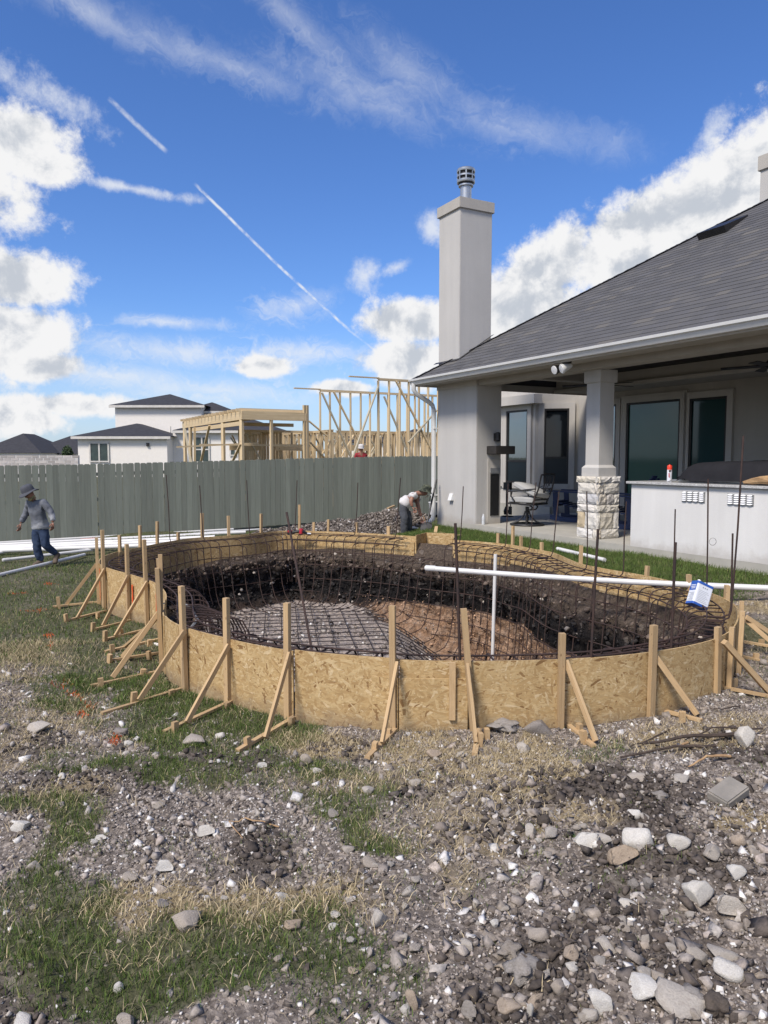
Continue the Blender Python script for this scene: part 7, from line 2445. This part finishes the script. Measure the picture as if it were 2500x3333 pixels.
RL = [(60, 2699, 58, 40, 'rock_white', 'white angular rock at the left edge beside a green tuft'),
      (603, 3031, 104, 70, 'rock', 'big grey blocky rock alone in the olive grass'),
      (531, 2835, 58, 54, 'rock_white', 'round white rock at the near rim of the gravel patch'),
      (667, 2699, 60, 48, 'rock_white', 'white rock with a dark hollow amid the left gravel'),
      (422, 2869, 52, 32, 'rock', 'flat grey tan rock just left of the round white rock'),
      (1236, 3000, 76, 62, 'rock', 'pale knobbly rock at the middle of the foreground dirt'),
      (949, 3038, 60, 38, 'rock_tan', 'tan half sunk rock right of the big grey blocky rock'),
      (1134, 2778, 42, 26, 'rock', 'small pale rock among the olive grass by the centre'),
      (1092, 2993, 34, 26, 'rock_white', 'upper of two small white rocks left of the pale knobbly rock'),
      (1085, 3027, 32, 24, 'rock_white', 'lower of two small white rocks left of the pale knobbly rock'),
      (919, 2929, 46, 32, 'rock_white', 'white chipped rock above the tan half sunk rock'),
      (384, 3200, 40, 48, 'rock_white', 'pointed white rock standing in grass near the bottom left'),
      (60, 3320, 88, 44, 'rock_white', 'bluish white rock cut by the bottom left corner'),
      (410, 3320, 70, 50, 'rock', 'pinkish pale rock at the bottom edge left of centre'),
      (105, 2816, 46, 32, 'rock', 'grey pale rock in grass below the left edge rock'),
      (392, 2383, 60, 36, 'rock_grey', 'grey rock touched with orange paint near the braces'),
      (413, 2424, 34, 30, 'rock_white', 'little pointed white rock below the paint touched rock'),
      (629, 2417, 84, 34, 'rock', 'long flat tan slab rock in grass below the braces'),
      (716, 2390, 38, 24, 'rock_white', 'white rock in green grass right of the flat slab rock'),
      (200, 2534, 38, 24, 'rock_white', 'tan white rock by itself on the upper left dirt'),
      (516, 2624, 44, 30, 'rock', 'pale rock at the far rim of the left gravel patch'),
      (995, 2481, 38, 38, 'rock', 'whitish upright rock in the straw below the form'),
      (961, 2462, 32, 34, 'rock_grey', 'grey upright rock left of the whitish upright one'),
      (120, 2387, 74, 28, 'rock', 'long flat grey rock on the lawn at the left'),
      (324, 2729, 42, 24, 'rock_white', 'top white rock of the cluster in the left gravel'),
      (300, 2752, 30, 20, 'rock_white', 'lowest white rock of the cluster in the left gravel'),
      (1085, 2647, 36, 36, 'rock_grey', 'grey pointed rock on the central dirt'),
      (1198, 2586, 48, 34, 'rock', 'pinkish grey rock on the dirt under the long board'),
      (1206, 3144, 42, 50, 'rock_grey', 'grey upright rock low at the bottom centre'),
      (1149, 3163, 36, 26, 'rock_tan', 'small tan rock left of the grey upright bottom rock'),
      (527, 2963, 44, 28, 'rock_grey', 'dull grey rock half hidden in dry straw'),
      (851, 2496, 40, 24, 'rock_white', 'white flaky rock right of the dark soil patch'),
      (1032, 2518, 32, 22, 'rock_white', 'small white rock right of the two upright rocks'),
      (1642, 2368, 134, 60, 'rock_grey', 'long dark grey boulder wedged under the raised form board'),
      (1762, 2368, 104, 62, 'rock_grey', 'dark grey boulder right of the long wedged boulder'),
      (1710, 2432, 52, 38, 'rock', 'grey white rock in front of the wedged boulders'),
      (1412, 2462, 52, 38, 'rock_tan', 'reddish brown rock left of the leaning stake foot'),
      (1913, 2756, 88, 56, 'rock_white', 'left white rock of the row across the rubble'),
      (1970, 2752, 74, 52, 'rock', 'creamy rock between two white ones in the rubble row'),
      (2086, 2752, 112, 92, 'rock_white', 'largest white boulder in the rubble at the right'),
      (2022, 2812, 108, 72, 'rock_tan', 'tan rock in front of the rubble row of white rocks'),
      (2214, 2775, 78, 66, 'rock_white', 'pale pitted rock right of the largest white boulder'),
      (2324, 2793, 68, 62, 'rock', 'grey pale rock second right of the largest white boulder'),
      (2410, 2752, 52, 48, 'rock_tan', 'tan angular rock near the right edge of the rubble'),
      (2456, 2772, 34, 44, 'rock', 'narrow pinkish rock at the right edge of the rubble'),
      (2403, 2854, 60, 60, 'rock_white', 'white leaning rock above the pair of big right rocks'),
      (2282, 2903, 98, 98, 'rock_white', 'big white angular rock left of the pair at the right'),
      (2384, 2933, 94, 98, 'rock', 'big grey white rock right of the pair at the right'),
      (2064, 2880, 42, 48, 'rock_grey', 'dark grey rock left in the clay clods pair'),
      (2109, 2888, 38, 50, 'rock_grey', 'dark grey rock right in the clay clods pair'),
      (2047, 2948, 64, 38, 'rock_white', 'flat white wedge rock below the dark grey pair'),
      (1796, 2730, 56, 48, 'rock', 'pale rock left of the rubble row beside the brown clod'),
      (1732, 2707, 46, 48, 'rock', 'pinkish pale rock leaning on the brown clod'),
      (1740, 2869, 42, 32, 'rock_white', 'white rock on bare dirt left of the tan rock'),
      (2068, 2662, 50, 42, 'rock_white', 'white rock in dark clods above the largest boulder'),
      (2433, 2392, 60, 88, 'rock_white', 'tall curved white rock by the sticks at the right'),
      (2154, 2598, 62, 40, 'rock_grey', 'grey rock between the sticks and the dark clods'),
      (2086, 2526, 72, 36, 'rock', 'pale flat rock below the dark sticks'),
      (2222, 2552, 62, 32, 'rock', 'flat whitish rock left of the grey paving chunk'),
      (1661, 3091, 104, 86, 'rock_grey', 'big grey lump near the bottom of the right rubble'),
      (1759, 3069, 80, 52, 'rock', 'grey white rock joining the big grey lump'),
      (1702, 3172, 136, 100, 'rock_grey', 'broad grey lump with pale patches under the big grey lump'),
      (1864, 3151, 66, 62, 'rock_tan', 'cream tan rock right of the broad grey lump'),
      (1868, 3190, 48, 36, 'rock_white', 'small white rock touching the cream tan rock'),
      (1977, 3084, 74, 38, 'rock', 'pale long rock above the lower right rubble'),
      (1917, 3031, 36, 32, 'rock_white', 'white chip right of centre above the cream tan rock'),
      (2101, 3174, 64, 46, 'rock', 'grey speckled rock in the lower right rubble'),
      (2275, 3117, 76, 68, 'rock', 'pinkish white rock in the lower right rubble'),
      (2365, 3110, 100, 42, 'rock', 'tan white flat rock right of the pinkish white rock'),
      (2388, 3162, 118, 60, 'rock_white', 'white jagged slab rock near the lower right edge'),
      (1966, 3264, 102, 78, 'rock_white', 'white rough rock at the bottom of the right rubble'),
      (2109, 3250, 120, 60, 'rock_white', 'long white slab rock near the bottom right'),
      (1660, 3315, 80, 48, 'rock_tan', 'tan rock cut by the bottom edge right of centre'),
      (1529, 3290, 54, 78, 'rock_grey', 'grey oval rock by the bottom edge'),
      (2252, 3257, 98, 72, 'rock_grey', 'grey rock left of the black clay clod'),
      (2222, 3306, 170, 52, 'rock', 'long pale rock along the bottom right edge'),
      (1323, 3272, 40, 40, 'rock_white', 'bluish white rock by the orange brown clod'),
      (1747, 3253, 56, 58, 'rock_tan', 'reddish rock under the broad grey lump'),
      (1823, 3234, 58, 62, 'rock', 'tan grey rock right of the reddish rock'),
      (1612, 3016, 34, 30, 'rock_white', 'lone white triangular chip on the central dirt'),
      (1905, 3313, 46, 34, 'rock', 'pale rock at the bottom left of the white rough rock'),
      (2440, 3012, 40, 52, 'rock', 'grey tan rock under the big grey white rock'),
      (1727, 3285, 22, 74, 'rock_white', 'thin upright white rock at the bottom centre right')]
for r in RL:
    rock(*r)
rock(2335, 3272, 92, 84, 'clod', 'black clay clod near the bottom right corner', name='clay_clod')
rock(1344, 3234, 44, 84, 'rock_tan', 'orange brown clod standing near the bottom centre', name='clay_clod', sink=.1)
rock(1770, 2677, 50, 48, 'clod', 'dark brown clod left of the dark soil patch', name='clay_clod')
# smaller loose stones, alike
n_small = 0
GROUPS = [('rock', 'small pale stone lying loose on the left gravel and grass', 'small pale stones on the left', 55, (60, 1180), (2450, 3320), (12, 30)),
          ('rock', 'small pale grey stone among the rubble on the right', 'small pale stones on the right', 130, (1200, 2500), (2450, 3330), (14, 46)),
          ('rock_grey', 'dull grey stone among the foreground rubble', 'dull grey stones in the rubble', 55, (1150, 2500), (2560, 3330), (12, 34)),
          ('clod', 'crumbly dark clay clod lying on the dirt', 'dark clay clods on the dirt', 60, (1500, 2480), (2540, 3330), (12, 30))]
for mat, lab, grp, cnt, xr_, yr_, sr_ in GROUPS:
    k = 0
    while k < cnt:
        px, py = random.uniform(*xr_), random.uniform(yr_[0] ** .5, yr_[1] ** .5) ** 2
        py = yr_[0] + (yr_[1] - yr_[0]) * random.random() ** .9
        p = ong(px, py)
        if not bool(off_pool(np.array([p.x]), np.array([p.y]), .1)[0]): continue
        g_, s_, kk = cover(np.array([p.x]), np.array([p.y]))
        if mat == 'clod' and random.random() > .15 + kk[0]: continue
        if g_[0] > .6 and random.random() < .8: continue
        sc = (py - 1490) / 1300
        w = random.uniform(sr_[0], sr_[1]) * sc * random.choice((.7, .8, 1, 1, 1.2))
        rock(px, py, w, w * random.uniform(.55, .85), mat, lab, grp, name='clay_clod' if mat == 'clod' else 'stone')
        k += 1
# paving chunk and the sticks
p = soilp(2400, 2625)
ch_ = MB().box((-.095, -.06, -.028), (.095, .06, .028)).build('paving_chunk', M['concrete_dark'], None, bevel=.008, loc=(p.x - .02, p.y + .06, p.z + .05), rot=(.18, -.22, .55))
tag(ch_, 'broken grey concrete paving chunk tilted at the right edge', 'paving chunk')
def stick(label, pts, r, mat='twig'):
    P = [soilp(x, y) + Vector((0, 0, r + .012 + dz)) for x, y, dz in pts]
    o_ = P[0].copy()
    fine = []
    for a_, b_ in zip(P, P[1:]):
        for i in range(4):
            fine.append(a_.lerp(b_, i / 4) + Vector((random.uniform(-1, 1), random.uniform(-1, 1), random.uniform(-.5, .5))) * .008 - o_)
    fine.append(P[-1] - o_)
    m_ = MB().tube(fine, r, 7, True, r * .5).build('stick', M[mat], None, smooth=True, loc=o_)
    return tag(m_, label, 'stick')
stick('thickest dark stick lying across the right dirt', [(2435, 2398, .0), (2260, 2420, .03), (2090, 2436, .01)], .016)
stick('second dark stick under the thickest one', [(2330, 2440, .0), (2200, 2448, .01), (2020, 2466, .0)], .012)
stick('reddish thin stick on top of the dark sticks', [(2480, 2384, .02), (2320, 2402, .05), (2230, 2420, .02)], .007)
stick('short broken brown stick left end of the stick pile', [(2175, 2380, .0), (2120, 2420, .03), (2050, 2440, .0)], .007)
stick('yellow peeled stick lying under the pile', [(2240, 2434, .0), (2180, 2446, .01), (2150, 2452, .0)], .008, 'split_wood')
stick('pale stick with a broken end below the pile', [(2375, 2486, .0), (2300, 2500, .01), (2240, 2515, .0)], .009, 'split_wood')
stick('curved dark twig beside the right brace foot', [(2410, 2303, .0), (2350, 2322, .01), (2310, 2318, .0)], .005)
stick('thin pale stalk arching over the left gravel', [(910, 2690, .0), (800, 2688, .01), (750, 2700, .02), (790, 2730, .0)], .004, 'split_wood')
gs = rock(1865, 2728, 36, 20, 'green_scrap', 'crumpled scrap of green plastic by the rubble row', name='plastic_scrap')
gs['category'] = 'plastic scrap'

# ---------------------------------------------------------------- grass and straw
def blades(x, y, z, h, w, lean, col, bend=.5):
    n = len(x)
    a = rng.uniform(0, 2 * np.pi, n)
    d = np.c_[np.cos(a), np.sin(a), np.zeros(n)]
    b = rng.uniform(0, 2 * np.pi, n)
    sd = np.c_[np.cos(b), np.sin(b), np.zeros(n)]
    p = np.c_[x, y, z]
    up = np.array([0, 0, 1.0])
    l = lean[:, None]
    mid = p + (up * np.cos(l * .6) + d * np.sin(l * .6)) * (h * .55)[:, None]
    tip = mid + (up * np.cos(l * (1 + bend)) + d * np.sin(l * (1 + bend))) * (h * .45)[:, None]
    ww = w[:, None]
    V = np.stack([p - sd * ww, p + sd * ww, mid - sd * ww * .75, mid + sd * ww * .75, tip], 1).reshape(-1, 3)
    o = (np.arange(n) * 5)[:, None, None]
    F = (np.array([[0, 1, 3], [0, 3, 2], [2, 3, 4]])[None] + o).reshape(-1, 3)
    return V, F, np.repeat(col, 5, axis=0)
GC = np.array([(.060, .102, .020), (.088, .136, .030), (.128, .165, .045), (.185, .190, .072), (.28, .24, .125)])
def grass_cols(n, dry):
    i = np.clip((rng.uniform(0, 1, n) ** 1.1 * 3.0 + dry * 2.2 + rng.normal(0, .4, n)), 0, 4).astype(int)
    return GC[i] * rng.uniform(.75, 1.2, (n, 1))
gparts = []
def lawn(x, y, dens_pow, h0, h1, w0, thr=.25, dry=0.0):
    ok = off_pool(x, y, .05)
    x, y = x[ok], y[ok]
    S_, T_ = (x - P0.x) * UX + (y - P0.y) * UY, (x - P0.x) * NX + (y - P0.y) * NY
    ok = ~((T_ > -.03) & (S_ < 5.46)) & (S_ < 11.35)
    x, y = x[ok], y[ok]
    g, s, k = cover(x, y)
    ok = rng.uniform(0, 1, len(x)) < np.clip((g - thr + .12) * 1.35, .0, 1) ** dens_pow
    x, y, g, s = x[ok], y[ok], g[ok], s[ok]
    n = len(x)
    h = rng.uniform(h0, h1, n) * (.6 + .6 * g)
    dr = np.clip(s * .8 + dry + fbm(x * 1.1, y * 1.1, 4, 3, 51) * .9 - (g - .6) * .5, 0, 1)
    gparts.append(blades(x, y, soil(x, y) - .006, h, w0 * rng.uniform(.7, 1.2, n), rng.uniform(.1, 1.15, n), grass_cols(n, dr)))
x, y = region(190000, 1.9, 6.2); lawn(x, y, 1.7, .02, .058, .0017, .10, .16)
n = 260000
y = rng.uniform(5.2, 20.5, n); x = rng.uniform(-1, 1, n) * 12; kp = (x > -.56 * y - .6) & (x < 2.0) & (rng.uniform(0, 1, n) < np.clip(1.3 - (y - 5) / 14, .25, 1))
lawn(x[kp], y[kp], 1.0, .03, .065, .0034, .08, -.12)
s_ = rng.uniform(-2.9, 6.3, 80000); t_ = rng.uniform(-2.5, -.04, 80000)
x, y = P0.x + UX * s_ + NX * t_, P0.y + UY * s_ + NY * t_
lawn(x, y, 1.0, .04, .085, .0028, .15, -.12)
v, f, c = merge(gparts)
tag(obj('grass', np_mesh('grass', v, f, c), M['grass']), 'patchy green grass growing round the pool form', kind='stuff')
# straw: dead blades lying about
sparts = []
x, y = region(170000, 1.9, 7.5)
ok = off_pool(x, y, .04); x, y = x[ok], y[ok]
g, s, k = cover(x, y)
S_, T_ = (x - P0.x) * UX + (y - P0.y) * UY, (x - P0.x) * NX + (y - P0.y) * NY
ok = (rng.uniform(0, 1, len(x)) < np.clip(s * 1.0 + .01 + g * .10 - k * .3 - rubble(x, y) * .35, .008, 1)) & (T_ < -.1)
x, y = x[ok], y[ok]; n = len(x)
col = np.array([.47, .385, .24]) * rng.uniform(.6, 1.25, (n, 1)) * np.array([1, 1, 1.0])
sparts.append(blades(x, y, soil(x, y) + .002, rng.uniform(.02, .075, n), .0016 * rng.uniform(.7, 1.3, n), rng.uniform(.75, 1.5, n), col, .12))
n = 45000
y = rng.uniform(5.5, 14, n); x = rng.uniform(-7.5, -1.2, n); ok = off_pool(x, y, .04) & (x > -.56 * y - .4); x, y = x[ok], y[ok]
g, s, k = cover(x, y); ok = rng.uniform(0, 1, len(x)) < np.clip(s * .8 + .12, 0, 1); x, y = x[ok], y[ok]; n = len(x)
col = np.array([.36, .30, .17]) * rng.uniform(.6, 1.2, (n, 1))
sparts.append(blades(x, y, soil(x, y) + .004, rng.uniform(.03, .08, n), .0022 * rng.uniform(.7, 1.3, n), rng.uniform(.7, 1.4, n), col, .15))
v, f, c = merge(sparts)
tag(obj('straw', np_mesh('straw', v, f, c), M['straw']), 'dry tan straw lying over the dirt', kind='stuff')
# orange layout paint on the grass
op = []
for px, py, w, h in ((200, 2236, 60, 22), (245, 2265, 50, 24), (285, 2300, 45, 30), (262, 2330, 40, 20), (378, 2398, 26, 40), (372, 2420, 30, 14), (165, 2100, 10, 40), (160, 2070, 24, 8), (115, 1990, 60, 10), (60, 1935, 50, 6), (160, 1905, 30, 5)):
    n = 40
    P = [soilp(px + random.gauss(0, w / 3), py + random.gauss(0, h / 3)) for _ in range(n)]
    P = np.array([tuple(p) for p in P])
    op.append(blades(P[:, 0], P[:, 1], P[:, 2] + .004, rng.uniform(.02, .05, n), .0028 * rng.uniform(.7, 1.3, n), rng.uniform(.5, 1.4, n), np.tile([[.62, .12, .03]], (n, 1)) * rng.uniform(.6, 1.1, (n, 1))))
v, f, c = merge(op)
tag(obj('layout_paint', np_mesh('layout_paint', v, f, c), M['straw']), 'orange layout paint sprayed on the grass at left', kind='stuff')
